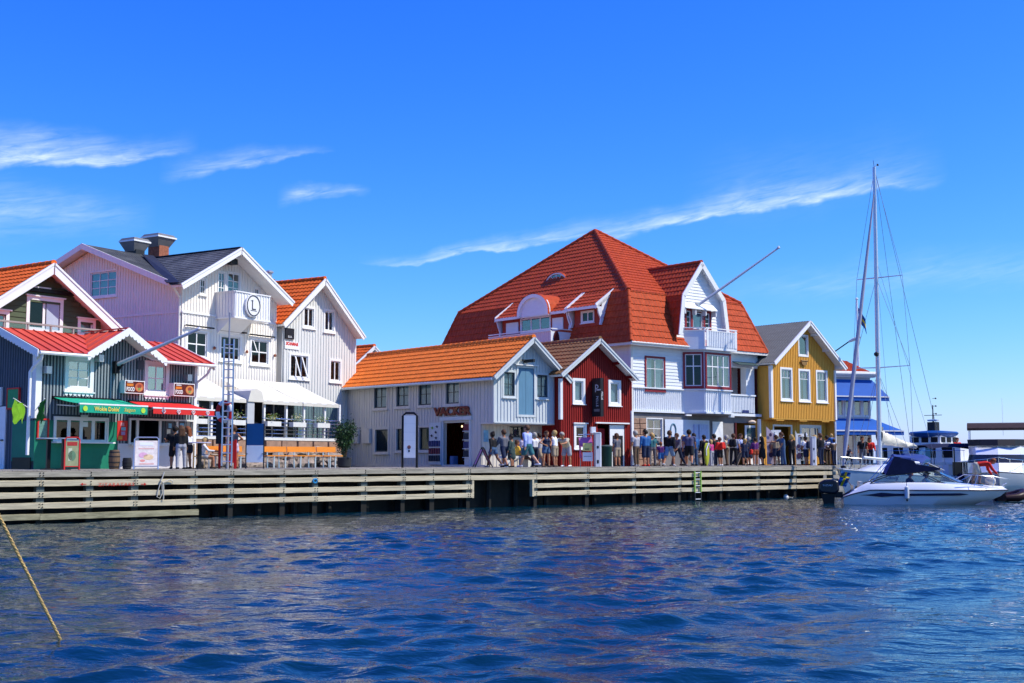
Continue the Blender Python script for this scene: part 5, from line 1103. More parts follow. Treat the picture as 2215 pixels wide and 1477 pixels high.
def greenhouse():
    h = thing('olive_gabled_house', 'olive green house with orange tiled roof and broad white gable boards above the kiosk', 'house', KF.loc, KF.rot)
    T = 3.4; pk = KF.f(117, 571, T - .6); re = KF.f(268, 716, T - .6); sl = (re[1] - pk[1]) / (re[0] - pk[0]); s0 = pk[0] - (re[0] - pk[0]); zl = re[1]
    prof = gable_prof(s0 + .6, re[0] - .6, s0, zl, pk[0], pk[1], re[0], zl, .16); om = M['olive']
    dr = KF.fr(63, 651, 129, 712, T); sm_ = KF.fr(173, 697, 200, 722, T); lw = KF.fr(-30, 678, 12, 712, T)
    wall(h, front(T), s0 + .6, re[0] - .6, 0, prof, [dr, sm_, lw], om, siding=.2)
    cw = MB(); Wf = front(T)
    window(h, Wf, dr, 2, 1, cas=.13, recess=.06, glass='glassd', sill=False, bars=.1, head=True, name='balcony_door')
    a = (dr[0] + dr[1]) / 2; wbox(Wf, a + .08, dr[1] - .05, dr[2], dr[3] - .06, -.04, .0).build('door_leaf', mat('pale_blue_door', (.42, .5, .6), .5, .06, 3), h)
    window(h, Wf, sm_, 1, 1, cas=.12, recess=.05, glass='glass', head=True, curtain=('blind', .9)); window(h, Wf, lw, 2, 1, cas=.13, recess=.05, glass='glassb', head=True)
    wbox(Wf, dr[0] - .35, dr[1] + .5, dr[3] + .3, dr[3] + .43, 0, .14).build('awning_cassette', M['black'], h); wbox(Wf, dr[0] + .1, dr[0] + .8, dr[3] + .44, dr[3] + .49, .02, .1).build('cassette_label', M['whitep'], h)
    wall(h, left(s0 + .6), T, T + 9, 0, zl + .2, [], om); wall(h, right(re[0] - .6), T, T + 9, 0, zl + .2, [], om); wall(h, back(T + 9), s0 + .6, re[0] - .6, 0, zl, [], om)
    gable_roof(h, s0, re[0], zl, pk[0], pk[1], T - .6, T + 9, M['orange'], bh=.34, soffit='white2')
    # terrace railing on the kiosk roof
    rl = KF.f(50, 697, 2.0)[1]; rb = bpy.data.objects.new('terrace_railing', None); COL.objects.link(rb); rb.parent = h
    wdm = mat('grey_rail_wood', (.34, .31, .28), .7, .15, 3, (.5, 5, 5))
    MB().beam((-1.2, 1.66, 5.0), (4.4, 1.66, 5.0), .09, .06).build('top_rail', wdm, rb)
    for k in range(7): a = -1.1 + k * .9; MB().box(a - .03, a + .03, 1.63, 1.69, 4.77, 4.98).build('rail_post', wdm, rb)
    for k in range(6): a = -1.1 + k * .9; MB().box(a + .05, a + .85, 1.655, 1.665, 4.8, 4.96).build('glass_panel', glassmat('clear_rail_glass', (.9, .94, .94), .05), rb)
    return h
greenhouse()

# ---------------------------------------------------------------- restaurant terrace in front of the two white houses
def terrace():
    h = thing('restaurant_terrace', 'raised restaurant terrace with cream awnings, steel railing and glass front', 'terrace', LF.loc, LF.rot)
    T = -3.0; s0 = LF.f(420, 900, T)[0]; s1 = LF.f(733, 900, T)[0]; z_top = LF.f(422, 812, -.6)[1]; z_fr = LF.f(430, 857, T)[1]; fl = LF.f(425, 949, T)[1]
    wm = M['white2']
    base = MB(); base.box(s0, s1, T, -.1, 0.02, fl).build('terrace_base', M['rock'], h); MB().box(s0 - .03, s1, T - .08, T + .4, fl, fl + .1).build('coping', M['offwhite'], h)
    # awning roof in bays, slightly sagging
    cuts = [s0] + [LF.f(p, 860, T)[0] for p in (533, 568, 655)] + [s1]
    for k, (a, b) in enumerate(zip(cuts, cuts[1:])):
        if k == 1: continue
        n = 14; cl = MB(); cl.grid([[(a + .03 + (b - a - .06) * i / n, -.5 + (T + .5 - .0) * j / 6, z_top + (z_fr - z_top) * j / 6 - .05 * math.sin(math.pi * j / 6) - .03 * math.sin(math.pi * i / n) * math.sin(math.pi * j / 6)) for i in range(n + 1)] for j in range(7)])
        cl.grid([[(a + .03 + (b - a - .06) * i / n, T - .02 + .01 * math.sin(i * 1.7) * q, z_fr - .16 * q) for i in range(n + 1)] for q in (0, 1)])
        aw = cl.build('awning', M['cawn'], h, smooth=True); MB().box(a + .03, b - .03, T - .02, T + .03, z_fr - .05, z_fr + .0).build('front_bar', wm, aw)
    a, b = cuts[1], cuts[2]; dm = MB(); zz = z_fr + .45
    dm.prism([(a, T - .1, z_fr - .1), (a + .15, T - .1, zz - .1), ((a + b) / 2, T - .1, zz), (b - .15, T - .1, zz - .12), (b, T - .1, z_fr - .1)], (0, 1.6, 0)); dm.build('entrance_hood', M['cawn'], h)
    MB().box(a + .02, (a + b) / 2 - .05, T - .05, T, fl, z_fr).build('entrance_panel', mat('grey_white_panel', (.5, .52, .54), .5, .05, 2), h); MB().box((a + b) / 2, b - .1, T + .6, T + .65, fl, z_fr - .1).build('entrance_door', M['dark'], h)
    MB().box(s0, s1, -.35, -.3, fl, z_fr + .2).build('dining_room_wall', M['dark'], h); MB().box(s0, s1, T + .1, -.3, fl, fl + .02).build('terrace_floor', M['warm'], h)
    # posts and glazing set back
    for p in (424, 455, 533, 569, 617, 655, 700, 732): a = LF.f(p, 880, T + .2)[0]; MB().box(a - .05, a + .05, T + .1, T + .2, fl, z_fr).build('post', wm, h)
    for p0, p1 in zip((424, 455, 569, 592, 617, 655, 678, 700), (455, 533, 592, 617, 655, 678, 700, 732)):
        a, b = LF.f(p0, 880, T + .9)[0], LF.f(p1, 880, T + .9)[0]; MB().box(a + .03, b - .03, T + .9, T + .91, fl + .05, z_fr).build('glass_panel', M['glassd'], h); MB().box(a - .015, a + .02, T + .88, T + .93, fl, z_fr).build('mullion', M['zinc'], h)
    # railing
    rt = LF.f(425, 899, T)[1]; rail = bpy.data.objects.new('railing', None); COL.objects.link(rail); rail.parent = h
    for k in range(6): z = fl + .12 + (rt - fl - .12) * k / 5; MB().tube([(s0, T - .03, z), (cuts[1], T - .03, z)], .018 if k < 5 else .028, 6).tube([(cuts[2], T - .03, z), (s1, T - .03, z)], .018 if k < 5 else .028, 6).build('rail_bar', M['steel'], rail, smooth=True)
    for k in range(13):
        a = s0 + (s1 - s0) * k / 12
        if cuts[1] + .05 < a < cuts[2] - .05: continue
        MB().box(a - .02, a + .02, T - .05, T + .01, fl, rt).build('rail_post', M['steel'], rail)
    # planters with flowers on the rail
    for p in (428, 512, 590, 645, 697):
        a, z = LF.f(p, 912, T - .2); pl = MB().box(a - .42, a + .42, T - .3, T - .06, rt - .32, rt - .12).build('planter', M['offwhite'], h)
        lf = MB(); cmats = [mat('planter_leaf', (.10, .17, .03), .6, .4, 9), mat('yellow_flower', (.6, .45, .08), .6, .3, 9), mat('white_flower', (.7, .68, .6), .6, .1, 9)]
        for k in range(260):
            c = V(a + rnd.gauss(0, .22), T - .18 + rnd.gauss(0, .08), rt - .05 + abs(rnd.gauss(0, .13))); d = V(rnd.gauss(0, 1), rnd.gauss(0, 1), rnd.gauss(0, 1)).normalized(); e = d.orthogonal().normalized(); s_ = rnd.uniform(.02, .045); lf.cm = 0 if rnd.random() < .7 else rnd.choice((1, 2))
            lf.poly([c - d * s_, c + e * s_ * .5, c + d * s_, c - e * s_ * .5])
        lf.build('flowers', cmats, pl, kind='stuff')
    for k in range(5):      # chairs and tables behind the rail, dim
        a = s0 + .7 + k * 1.5; tb = MB(); tb.box(a - .3, a + .3, T + .35, T + .8, fl + .7, fl + .73).box(a - .03, a + .03, T + .55, T + .6, fl, fl + .7).build('dining_table', M['darkmetal'], h)
    # rock footing: loose granite boulders under the terrace
    me_c = {}
    for k in range(34):
        a = s0 + .2 + (s1 - s0 - .4) * rnd.random(); r_ = rnd.uniform(.16, .42)
        bmx = bmesh.new(); bmesh.ops.create_icosphere(bmx, subdivisions=2, radius=1)
        sx, sy, sz, ph = rnd.uniform(.8, 1.5), rnd.uniform(.6, .9), rnd.uniform(.5, .8), rnd.uniform(0, 9)
        for v in bmx.verts: k2 = 1 + .16 * math.sin(v.co.x * 3.1 + ph) + .13 * math.sin(v.co.y * 4.3 + ph * 2) + .12 * math.sin(v.co.z * 5 + ph); v.co = V(v.co.x * sx, v.co.y * sy, v.co.z * sz) * k2 * r_
        me = bpy.data.meshes.new('boulder'); bmx.to_mesh(me); bmx.free(); me.materials.append(M['rock']); o = link('boulder', me, h); o.location = (a, T - .1 - rnd.uniform(0, .25), r_ * sz * .7 + (rnd.uniform(.2, .6) if k % 3 == 0 else 0)); o.rotation_euler = (0, 0, rnd.uniform(-.4, .4))
    for k in range(9):
        a = s0 + .4 + k * (s1 - s0 - .8) / 8.0; MB().box(a - .45, a + .45, T - .12 - rnd.uniform(0, .06), T + .02, .55 + rnd.uniform(-.05, .08), fl - .03).build('stone_block', M['stone'], h)
    return h, s0, s1, T, fl
terr, TS0, TS1, TT, TFL = terrace()

# ---------------------------------------------------------------- blue-awninged restaurant beyond the yellow house
CF = Frame(1790, 82, 72)
def bluehouse():
    h = thing('blue_awning_restaurant', 'white two storey waterfront restaurant with royal blue awnings and red tiled roof', 'house', CF.loc, CF.rot)
    W = CF.f(1884, 900)[0]; D = 7; wm = M['white2']
    zt = CF.f(1850, 826)[1]; z2 = CF.f(1850, 857)[1]; z3 = CF.f(1850, 902)[1]; z4 = CF.f(1850, 916)[1]; z5 = CF.f(1850, 934)[1]
    up = [(CF.f(a, 880)[0], CF.f(b, 880)[0], z3 + .1, z2 - .05) for a, b in ((1813, 1823), (1829, 1843), (1848, 1862), (1867, 1880))]
    lo = [(CF.f(a, 950)[0], CF.f(b, 950)[0], .2, z5 - .05) for a, b in ((1800, 1826), (1830, 1846), (1852, 1864), (1866, 1881))]
    wall(h, front(0), -1.5, W, 0, zt + .3, up + lo, mat('pale_blue_wall', (.45, .52, .6), .6, .06, 3)); wall(h, right(W), 0, D, 0, zt + .3, [], wm); wall(h, left(-1.5), 0, D, 0, zt + .3, [], wm); wall(h, back(D), -1.5, W, 0, zt + .3, [], wm)
    for r in up + lo: window(h, front(0), r, 1, 1, cas=.08, recess=.05, glass='glassb', curtain=('blind', .9), sill=False)
    MB().box(-1.6, W + .25, -.25, D, zt + .3, zt + .42).build('roof_terrace', wm, h); MB().tube([(-1.6, -.25, zt + .52), (W + .3, -.25, zt + .52)], .17, 9).build('rolled_awning', M['offwhite'], h, smooth=True)
    def aw(za, zb, pr, s0, s1, corner=True):
        c = MB(); c.grid([[(s0, -.05, za), (s1, -.05, za)], [(s0, -pr, zb), (s1 + (pr if corner else 0), -pr, zb)]]); c.grid([[(s1, -.05, za), (s1, D, za)], [(s1 + pr, -pr, zb), (s1 + pr, D, zb)]]); o = c.build('awning', M['bawn'], h)
        MB().grid([[(s0, -pr, zb), (s1 + pr, -pr, zb)], [(s0, -pr, zb - .28), (s1 + pr, -pr, zb - .28)]]).build('valance', M['bawn'], o); MB().beam((s0, -pr - .01, zb), (s1 + pr, -pr - .01, zb), .06, .08).build('front_bar', wm, o)
    aw(zt + .15, z2 - .05, .8, -1.5, W + .1); aw(z3 - .1, z5 + .05, 1.45, -1.5, W + .05)
    # timber roof-terrace truss and small red roof
    zr = CF.f(1850, 800, 1)[1]; tr = MB(); a0, a1 = -.4, CF.f(1848, 815)[0]
    zA, zB = zt + .75, CF.f(1820, 803)[1]
    tr.beam((a0, .3, zA), (a1, .3, zA), .1, .1).beam((a0, .3, zB), (a1, .3, zB), .1, .1)
    n = 4
    for k in range(n + 1): a = a0 + (a1 - a0) * k / n; tr.beam((a, .3, zA), (a, .3, zB), .09, .09)
    for k in range(n): a, b = a0 + (a1 - a0) * k / n, a0 + (a1 - a0) * (k + 1) / n; tr.beam((a, .3, zA), (b, .3, zB), .08, .08) if k % 2 == 0 else tr.beam((a, .3, zB), (b, .3, zA), .08, .08)
    tr.build('terrace_truss', wm, h)
    pR = CF.f(1882, 815, .5); pk = CF.f(1840, 797, 2); roof = MB(); pts = [(a0, -.2, zB + .1), (pR[0], -.2, pR[1] + .05), (pk[0], 2.5, pk[1] + .5), (a0, 2.5, pk[1] + .5)]; slab(roof, pts, .1); rr = roof.build('pavilion_roof', wm, h); tiles(rr, pts, M['redtile'])
    MB().box(a1 - .2, a1 + .4, 1.0, 3, zt + .4, zB + .3).build('pavilion_wall', M['offwhite'], h); a = CF.f(1871, 820, .2)[0]; MB().box(a - .05, a + .05, .1, .2, zt + .4, zB + .05).build('pavilion_post', M['darkmetal'], h)
bluehouse()
# ============================================================ THINGS ON THE QUAY
def spot(px, t):
    """where the ray through column px meets the line t metres behind the quay edge"""
    s = Q.f(px, 1000, t)[0]; return Q.w(s, t, DZ + .036)
def qthing(name, label, cat, px, t, head=0., group=None):
    p = spot(px, t); return thing(name, label, cat, p, Q.rot + R(head), group)
def pxm(px, t): return F_PX / spot(px, t).y       # pixels per metre there
def hz(px, py, t):
    """height above the deck seen at (px, py) at that place"""
    return Q.f(px, py, t)[1] - DZ - .036
# ---- tall light-box pillar
def lightbox():
    px, t = 886, 1.1; h = qthing('advertising_pillar', 'tall black framed white light box pillar in front of the grey boathouse', 'sign', px, t, -42)
    H = hz(px, 893, t); w_ = 31 / pxm(px, t); MB().tube([(-w_ / 2, 0, 0), (-w_ / 2, 0, H - .12), (-w_ / 2 + .12, 0, H), (w_ / 2 - .12, 0, H), (w_ / 2, 0, H - .12), (w_ / 2, 0, 0)], .045, 8).build('frame', M['black'], h, smooth=True)
    pn = MB().box(-w_ / 2 + .05, w_ / 2 - .05, -.06, .06, .38, H - .1).build('panel', M['whitep'], h)
    for k in range(1, 5): MB().box(-w_ / 2 + .05, w_ / 2 - .05, -.0615, -.0605, .4 + (H - .5) * k / 5, .403 + (H - .5) * k / 5).build('seam', M['blind'], pn)
    MB().lathe([(.01, -.075), (.05, -.05), (.075, 0), (.05, .06), (.01, .075)], n=10, M4=Matrix.Translation((-.02, -.064, .78)) @ Matrix.Scale(.05, 4, (0, 1, 0))).build('balloon_print', mat('maroon_print', (.25, .1, .09), .6, .4, 30), pn)
    MB().box(-.05, .01, -.064, -.062, .6, .68).build('basket_print', M['blackp'], pn)
lightbox()
# ---- blue and white notice board on posts
def board():
    px, t = 551, 1.0; h = qthing('notice_board', 'notice board on thin posts, navy upper half and white lower half', 'sign', px, t, -40)
    w_ = 38 / pxm(px, t); H = hz(px, 916, t); m_ = hz(px, 963, t); lo = hz(px, 1000, t)
    for s_ in (-1, 1): MB().box(s_ * w_ / 2 - .02, s_ * w_ / 2 + .02, -.02, .02, 0, H).build('post', M['darkmetal'], h)
    MB().box(-w_ / 2 + .02, w_ / 2 - .02, -.025, .0, m_, H).build('upper_panel', M['bluep'], h); MB().box(-w_ / 2 + .02, w_ / 2 - .02, -.025, .0, lo, m_ - .004).build('lower_panel', mat('pale_blue_white_panel', (.68, .76, .82), .4, .04, 2), h)
    for s_ in (-1, 1): MB().box(s_ * w_ / 2 - s_ * .06, s_ * w_ / 2 + s_ * .01, -.05, -.02, (m_ + lo) / 2 - .01, (m_ + lo) / 2 + .01).build('clip', M['darkmetal'], h)
board()
# ---- rescue post: aluminium ladder on a mast, lifebuoy, red frame
def rescue():
    px, t = 491, 1.2; h = qthing('rescue_ladder', 'tall aluminium rescue ladder fixed upright on a grey mast', 'ladder', px, t, -40); H = hz(px, 752, t); top = hz(px, 675, t); w_ = 21 / pxm(px, t)
    for s_ in (-1, 1): MB().box(s_ * w_ / 2 - .025, s_ * w_ / 2 + .025, -.08, -.02, .1, H + .3).build('rail', M['alu'], h)
    for k in range(15): z = .25 + k * (H) / 14.5; MB().tube([(-w_ / 2, -.05, z), (w_ / 2, -.05, z)], .02, 6).build('rung', M['alu'], h)
    MB().tube([(0.0, .06, 0), (0.0, .06, hz(px, 845, t))], .05, 8).tube([(-.02, .04, hz(px, 845, t)), (-.02, .04, top)], .028, 6).build('mast', mat('grey_mast', (.3, .31, .36), .5, .1, 3), h, smooth=True)
    rd = mat('rescue_red', (.55, .02, .02), .5, .1, 3)
    for s_ in (-.3, .24): MB().box(s_ - .03, s_ + .05, .1, .16, 0, 1.0).build('red_leg', rd, h)
    MB().box(-.42, -.1, .08, .22, .85, 1.7).build('hose_box', M['black'], h); MB().box(-.06, .2, .08, .16, .2, .95).build('red_panel', rd, h)
    p = spot(483, t + .15)
    lb = thing('lifebuoy', 'red and white lifebuoy hung beside the aluminium ladder', 'lifebuoy', (p.x, p.y, p.z), Q.rot + R(-40)); zc = hz(483, 890, t); r_ = 17 / pxm(483, t) * 1.05
    for k in range(8):
        a0, a1 = 2 * math.pi * k / 8, 2 * math.pi * (k + 1) / 8; MB().tube([(r_ * math.cos(a) * .8, 0, zc + r_ * math.sin(a) * 1.15) for a in np.linspace(a0, a1, 7)], .075, 8).build('segment', rd if k % 2 else M['whitep'], lb, smooth=True)
    MB().tube([(0, 0, zc), (.12, .02, zc + .1), (.1, 0, zc + r_)], .015, 5).build('hanging_cord', mat('pale_rope', (.52, .5, .43), .9, .2, 20), lb)
rescue()
# ---- orange benches along the terrace wall
def make_bench(L):
    h = thing('orange_bench', '', 'bench'); n = 3
    for k in range(2): MB().box(-L / 2, L / 2, -.02 - .19 * k, .15 - .19 * k, .43, .47).build('seat_board', M['orangeb'], h)
    MB().box(-L / 2, L / 2, .23, .27, .62, .82, M4=Matrix.Rotation(R(-6), 4, 'X')).build('back_board', M['orangeb'], h)
    for s_ in (-1, 1):
        a = s_ * (L / 2 - .3); MB().beam((a, -.15, 0), (a, -.15, .43), .05, .05).build('leg', M['alu'], h); MB().beam((a, .30, 0), (a, .36, .78), .04, .04).build('leg', M['alu'], h); MB().beam((a, -.2, .41), (a, .33, .41), .05, .04).build('bracket', M['alu'], h)
    return h
blabels = ['orange slatted bench behind the aluminium ladder', 'orange slatted bench just right of the navy notice board', 'orange slatted bench in the middle of the row below the flower boxes', 'orange slatted bench at the end of the row beside the leafy shrub']
for k, (a, b) in enumerate(((444, 532), (572, 628), (630, 692), (694, 735))):
    t = 2.4; pA, pB = spot(a, t), spot(b, t); L = (pB - pA).length; h = make_bench(L); h['label'] = blabels[k]; h['group'] = 'orange benches under the terrace'; c = (pA + pB) / 2; h.location = c; h.rotation_euler = (0, 0, Q.rot)
# ---- leafy shrub in the corner
def shrub():
    px, t = 745, 3.2; h = qthing('leafy_shrub', 'tall leafy green shrub in the corner by the grey boathouse wall', 'shrub', px, t)
    H = hz(px, 902, t); W_ = .45; tr = MB(); st = []
    for k in range(9):
        a = k * .7; e = V(W_ * .8 * math.cos(a) * rnd.uniform(.4, 1), W_ * .7 * math.sin(a), H * rnd.uniform(.7, .98)); mid = V(e.x * .35, e.y * .35, e.z * .5); tr.tube([(0, 0, 0), mid, e], [.03, .018, .006], 5); st.append((mid, e))
    tr.build('stems', mat('shrub_stem', (.1, .07, .04), .8, .2, 6), h)
    lf = MB()
    for k in range(2600):
        m_, e = rnd.choice(st); f = rnd.random() ** .7; c = m_.lerp(e, f) + V(rnd.gauss(0, .11), rnd.gauss(0, .11), rnd.gauss(0, .13) - .05)
        if c.z < .25: continue
        d = V(rnd.gauss(0, 1), rnd.gauss(0, 1), rnd.gauss(0, .6) + .2).normalized(); e_ = d.orthogonal().normalized(); e_.rotate(Matrix.Rotation(rnd.uniform(0, 6), 3, d)); s_ = rnd.uniform(.035, .07); lf.cm = 0 if rnd.random() < .7 else 1
        lf.poly([c - d * s_, c + e_ * s_ * .4 - d * s_ * .1, c + d * s_, c - e_ * s_ * .4 - d * s_ * .1])
    lf.build('foliage', [mat('dark_shrub_leaf', (.022, .055, .02), .5, .35, 9), mat('light_shrub_leaf', (.05, .11, .03), .5, .3, 9)], h, kind='stuff')
    MB().lathe([(.2, 0), (.26, .05), (.28, .38), (.25, .4)], n=12).build('pot', M['darkmetal'], h, smooth=True)
shrub()
# ---- standing tables
def high_table(px, t, yt, label, top):
    h = qthing('standing_table', label, 'table', px, t, 0, 'standing tables by the kiosk'); H = hz(px, yt, t)
    MB().lathe([(.0, H - .02), (.38, H - .02), (.38, H), (.36, H + .012), (0, H + .012)], n=20).build('table_top', top, h, smooth=True); MB().box(-.055, .055, -.055, .055, 0.03, H - .02).build('pillar', M['black'], h); MB().lathe([(.24, 0), (.24, .02), (.06, .045)], n=14).build('foot_plate', M['black'], h)
tt = mat('grey_blue_table', (.3, .36, .42), .4, .1, 3)
high_table(104, 1.6, 948, 'round standing table in front of the red framed menu board', tt); high_table(137, 1.5, 948, 'round standing table right behind the red A-frame sign', tt); high_table(431, 1.1, 957, 'round standing table beside the seated woman in white', mat('lilac_table', (.45, .43, .55), .4, .1, 3))
# ---- A-boards
def a_board(name, label, px, t, y0, wpx, head, frame, face, prints, group=None, spread=.28):
    h = qthing(name, label, 'sign', px, t, head, group); H = hz(px, y0, t); w_ = wpx / pxm(px, t)
    for sg in (-1, 1):
        Mx = Matrix.Translation((0, 0, 0)); pf = lambda x, z, d=0.: (x, sg * (spread * (1 - z / H)) + (-1 if sg < 0 else 1) * d, z)
        mb = MB(); r_ = .022; mb.tube([pf(-w_ / 2, 0), pf(-w_ / 2, H * .94), pf(-w_ / 2 + .06, H), pf(w_ / 2 - .06, H), pf(w_ / 2, H * .94), pf(w_ / 2, 0)], r_, 7); mb.tube([pf(-w_ / 2, .1), pf(w_ / 2, .1)], r_ * .8, 6); mb.build('frame', frame, h, smooth=True)
        z0, z1 = .12, H * .9; x0 = w_ / 2 - .03; f = MB(); f.prism([pf(-x0, z0), pf(x0, z0), pf(x0, z1), pf(-x0, z1)], (0, sg * .012, 0)); fo = f.build('panel', face, h)
        if sg < 0:
            for (a, b, c, d, m_) in prints:
                if isinstance(m_, tuple): 
                    m_ = m_[0]; pts = [pf(-x0 + 2 * x0 * (a + b * math.cos(q)), z0 + (z1 - z0) * (c + d * math.sin(q)), .014) for q in np.linspace(0, 6.283, 15)[:-1]]
                else: pts = [pf(-x0 + 2 * x0 * a, z0 + (z1 - z0) * c, .014), pf(-x0 + 2 * x0 * b, z0 + (z1 - z0) * c, .014), pf(-x0 + 2 * x0 * b, z0 + (z1 - z0) * d, .014), pf(-x0 + 2 * x0 * a, z0 + (z1 - z0) * d, .014)]
                MB().prism(pts, (0, -.003, 0)).build('print', m_, fo)
    return h
pc = lambda n, c: mat(n, c, .5, .15, 8)
a_board('ice_cream_board', 'white A-frame board with pale pink ice cream poster', 316, .7, 946, 50, -25, M['alu'], pc('cream_poster', (.78, .68, .6)), [(.2, .8, .80, .93, M['whitep']), (.15, .85, .66, .70, pc('salmon', (.75, .42, .36))), (.36, .2, .42, .11, (pc('pink_scoop', (.7, .38, .5)),)), (.6, .23, .34, .11, (pc('peach_scoop', (.82, .58, .32)),)), (.34, .12, .2, .05, (pc('coral_scoop', (.78, .3, .25)),)), (.2, .85, .05, .1, pc('salmon', (.75, .42, .36)))], spread=.4)
a_board('soft_drink_board', 'red A-frame board with pale green poster beside the standing tables', 155, .7, 946, 30, -20, M['redp'], pc('olive_poster', (.3, .32, .16)), [(.1, .9, .8, .95, pc('deep_red', (.4, .04, .03))), (.5, .3, .4, .2, (pc('bottle_green', (.12, .22, .12)),)), (.2, .5, .2, .7, pc('pale_stripe', (.5, .52, .35)))], spread=.3)
a_board('lilac_board', 'black A-frame board with lilac poster outside the grey boathouse door', 1044, 1.2, 968, 24, 62, M['black'], M['purp'], [(.2, .8, .7, .85, M['blackp']), (.3, .6, .25, .4, M['blackp'])], spread=.36)
a_board('timber_board', 'bare timber A-frame board outside the shop door of the mansard house', 1604, 3.0, 977, 16, 60, pc('pale_timber', (.5, .36, .24)), M['blackp'], [], spread=.3)
# ---- barrels and tub
for px, t, w_, lab, col in ((247, 2.2, 24, 'brown wooden barrel at the corner of the green kiosk front', (.16, .1, .06)), (275, 2.0, 20, 'black tub in front of the pale kiosk counter', (.02, .02, .025))):
    h = qthing('barrel', lab, 'barrel', px, t); H = hz(px, 973 if px < 260 else 990, t); r_ = w_ / pxm(px, t) / 2
    MB().lathe([(r_ * .82, 0), (r_ * .97, H * .3), (r_, H * .5), (r_ * .97, H * .7), (r_ * .82, H), (r_ * .74, H), (r_ * .74, H - .03)], n=18).build('staves', mat('barrel_%.2f' % col[0], col, .7, .25, 4, (8, 8, .6)), h, smooth=True)
    for f in (.12, .35, .65, .88): rr = r_ * (.82 + .18 * math.sin(math.pi * f)) + .006; MB().lathe([(rr, H * f - .02), (rr, H * f + .02)], n=18).build('hoop', M['darkmetal'], h)
# ---- pink price stand, service pedestals, litter bin
def stand():
    px, t = 1268, 1.3; h = qthing('price_stand', 'pink sign stand with yellow and white price cards', 'sign', px, t, -35); w_ = 30 / pxm(px, t); H = hz(px, 945, t)
    MB().prism([(-w_ * .5, .15, H * .98), (w_ * .45, .15, H), (w_ * .5, 0, .9), (-w_ * .42, 0, .85), (-w_ * .3, -.1, .35), (-w_ * .45, .1, .4)], (0, .04, 0)).build('fabric', mat('pink_fabric', (.52, .14, .34), .8, .25, 3), h)
    MB().box(-w_ * .25, w_ * .42, -.08, -.05, .68, 1.02).build('yellow_card', mat('yellow_card', (.85, .72, .22), .5, .06, 6), h); MB().box(-w_ * .28, w_ * .45, -.1, -.07, .24, .62).build('white_card', M['whitep'], h); MB().box(-w_ * .12, w_ * .2, -.083, -.08, .74, .78).box(-w_ * .2, w_ * .36, -.103, -.1, .44, .455).build('print', M['blackp'], h)
    MB().tube([(-w_ * .4, .1, 0), (-w_ * .35, .15, H), (w_ * .4, .15, H + .06), (w_ * .42, .1, 0)], .02, 6).tube([(-w_ * .55, .16, H + .1), (w_ * .7, .16, H + .12)], .022, 6).build('frame', M['alu'], h)
stand()
def pedestal(px, t, y0, wpx, label, hood):
    h = qthing('service_pedestal', label, 'pedestal', px, t, -25, 'harbour service pedestals'); H = hz(px, y0, t); w_ = wpx / pxm(px, t); b = MB().box(-w_ / 2, w_ / 2, -.12, .12, 0, H).build('column', mat('pedestal_grey', (.5, .52, .58), .5, .06, 3), h); MB().box(w_ / 2 - .03, w_ / 2 + .04, -.125, .125, 0, H + .01).build('white_edge', M['white2'], h)
    MB().box(-w_ / 2 - .01, w_ / 2 + .02, -.135, .135, H + .005, H + .04).build('cap', M['white2'], h); MB().box(-w_ / 4, w_ / 8, -.13, -.12, H * .55, H * .62).box(-w_ / 4, w_ / 8, -.13, -.12, H * .1, H * .2).build('socket_cover', M['black'], h)
    if hood: MB().box(-w_ * 1.0, -w_ * .1, .1, .3, H + .0, H + .28).build('lamp_box', M['white2'], h)
pedestal(1292, .9, 937, 11, 'grey and white service pedestal standing beside the green litter bin', True); pedestal(1759, 1.2, 946, 8, 'grey and white service pedestal in front of the yellow boathouse', False)
def bin_():
    px, t = 1312, 1.2; h = qthing('litter_bin', 'round dark green litter bin next to the service pedestal', 'bin', px, t); H = hz(px, 966, t); r_ = 12.5 / pxm(px, t); gm = mat('bin_green', (.008, .035, .028), .45, .15, 3)
    MB().lathe([(r_ * .92, 0), (r_ * .95, .03), (r_ * .98, H - .08), (r_, H - .06), (r_, H)], n=20).build('body', gm, h, smooth=True); MB().lathe([(r_ * 1.04, H), (r_ * 1.04, H + .03), (r_ * .8, H + .06), (r_ * .1, H + .08)], n=20).build('lid', mat('bin_lid', (.06, .09, .09), .4, .1, 3), h, smooth=True)
bin_()
# ---- seat block with the people resting, low wall planter stones
def block():
    px, t = 1122, 2.0; h = qthing('bench_block', 'pale stone bench under the jetty of the grey boathouse', 'bench', px, t); MB().box(-.9, .7, -.2, .25, .36, .46).build('seat', M['offwhite'], h)
    for a in (-.7, .5): MB().box(a - .1, a + .1, -.15, .2, 0, .36).build('leg', M['offwhite'], h)
block()
def rocks(px, t, n, label):
    h = qthing('boulder_pile', label, 'boulders', px, t)
    for k in range(n):
        bmx = bmesh.new(); bmesh.ops.create_icosphere(bmx, subdivisions=2, radius=1); ph = rnd.uniform(0, 9); r_ = rnd.uniform(.16, .27)
        for v in bmx.verts: v.co *= r_ * (1 + .18 * math.sin(v.co.x * 3 + ph) + .14 * math.sin(v.co.y * 4 + ph) + .1 * math.sin(v.co.z * 5 + ph)); v.co.z *= .8
        me = bpy.data.meshes.new('boulder'); bmx.to_mesh(me); bmx.free(); me.materials.append(M['rock']); o = link('boulder', me, h); o.location = (rnd.uniform(-.35, .35), rnd.uniform(-.15, .2), r_ * .6 + (k % 3) * .22)
rocks(1418, 3.6, 9, 'heap of pale granite boulders against the stone corner of the mansard house'); rocks(1512, 4.2, 3, 'few low boulders under the dress shop window')
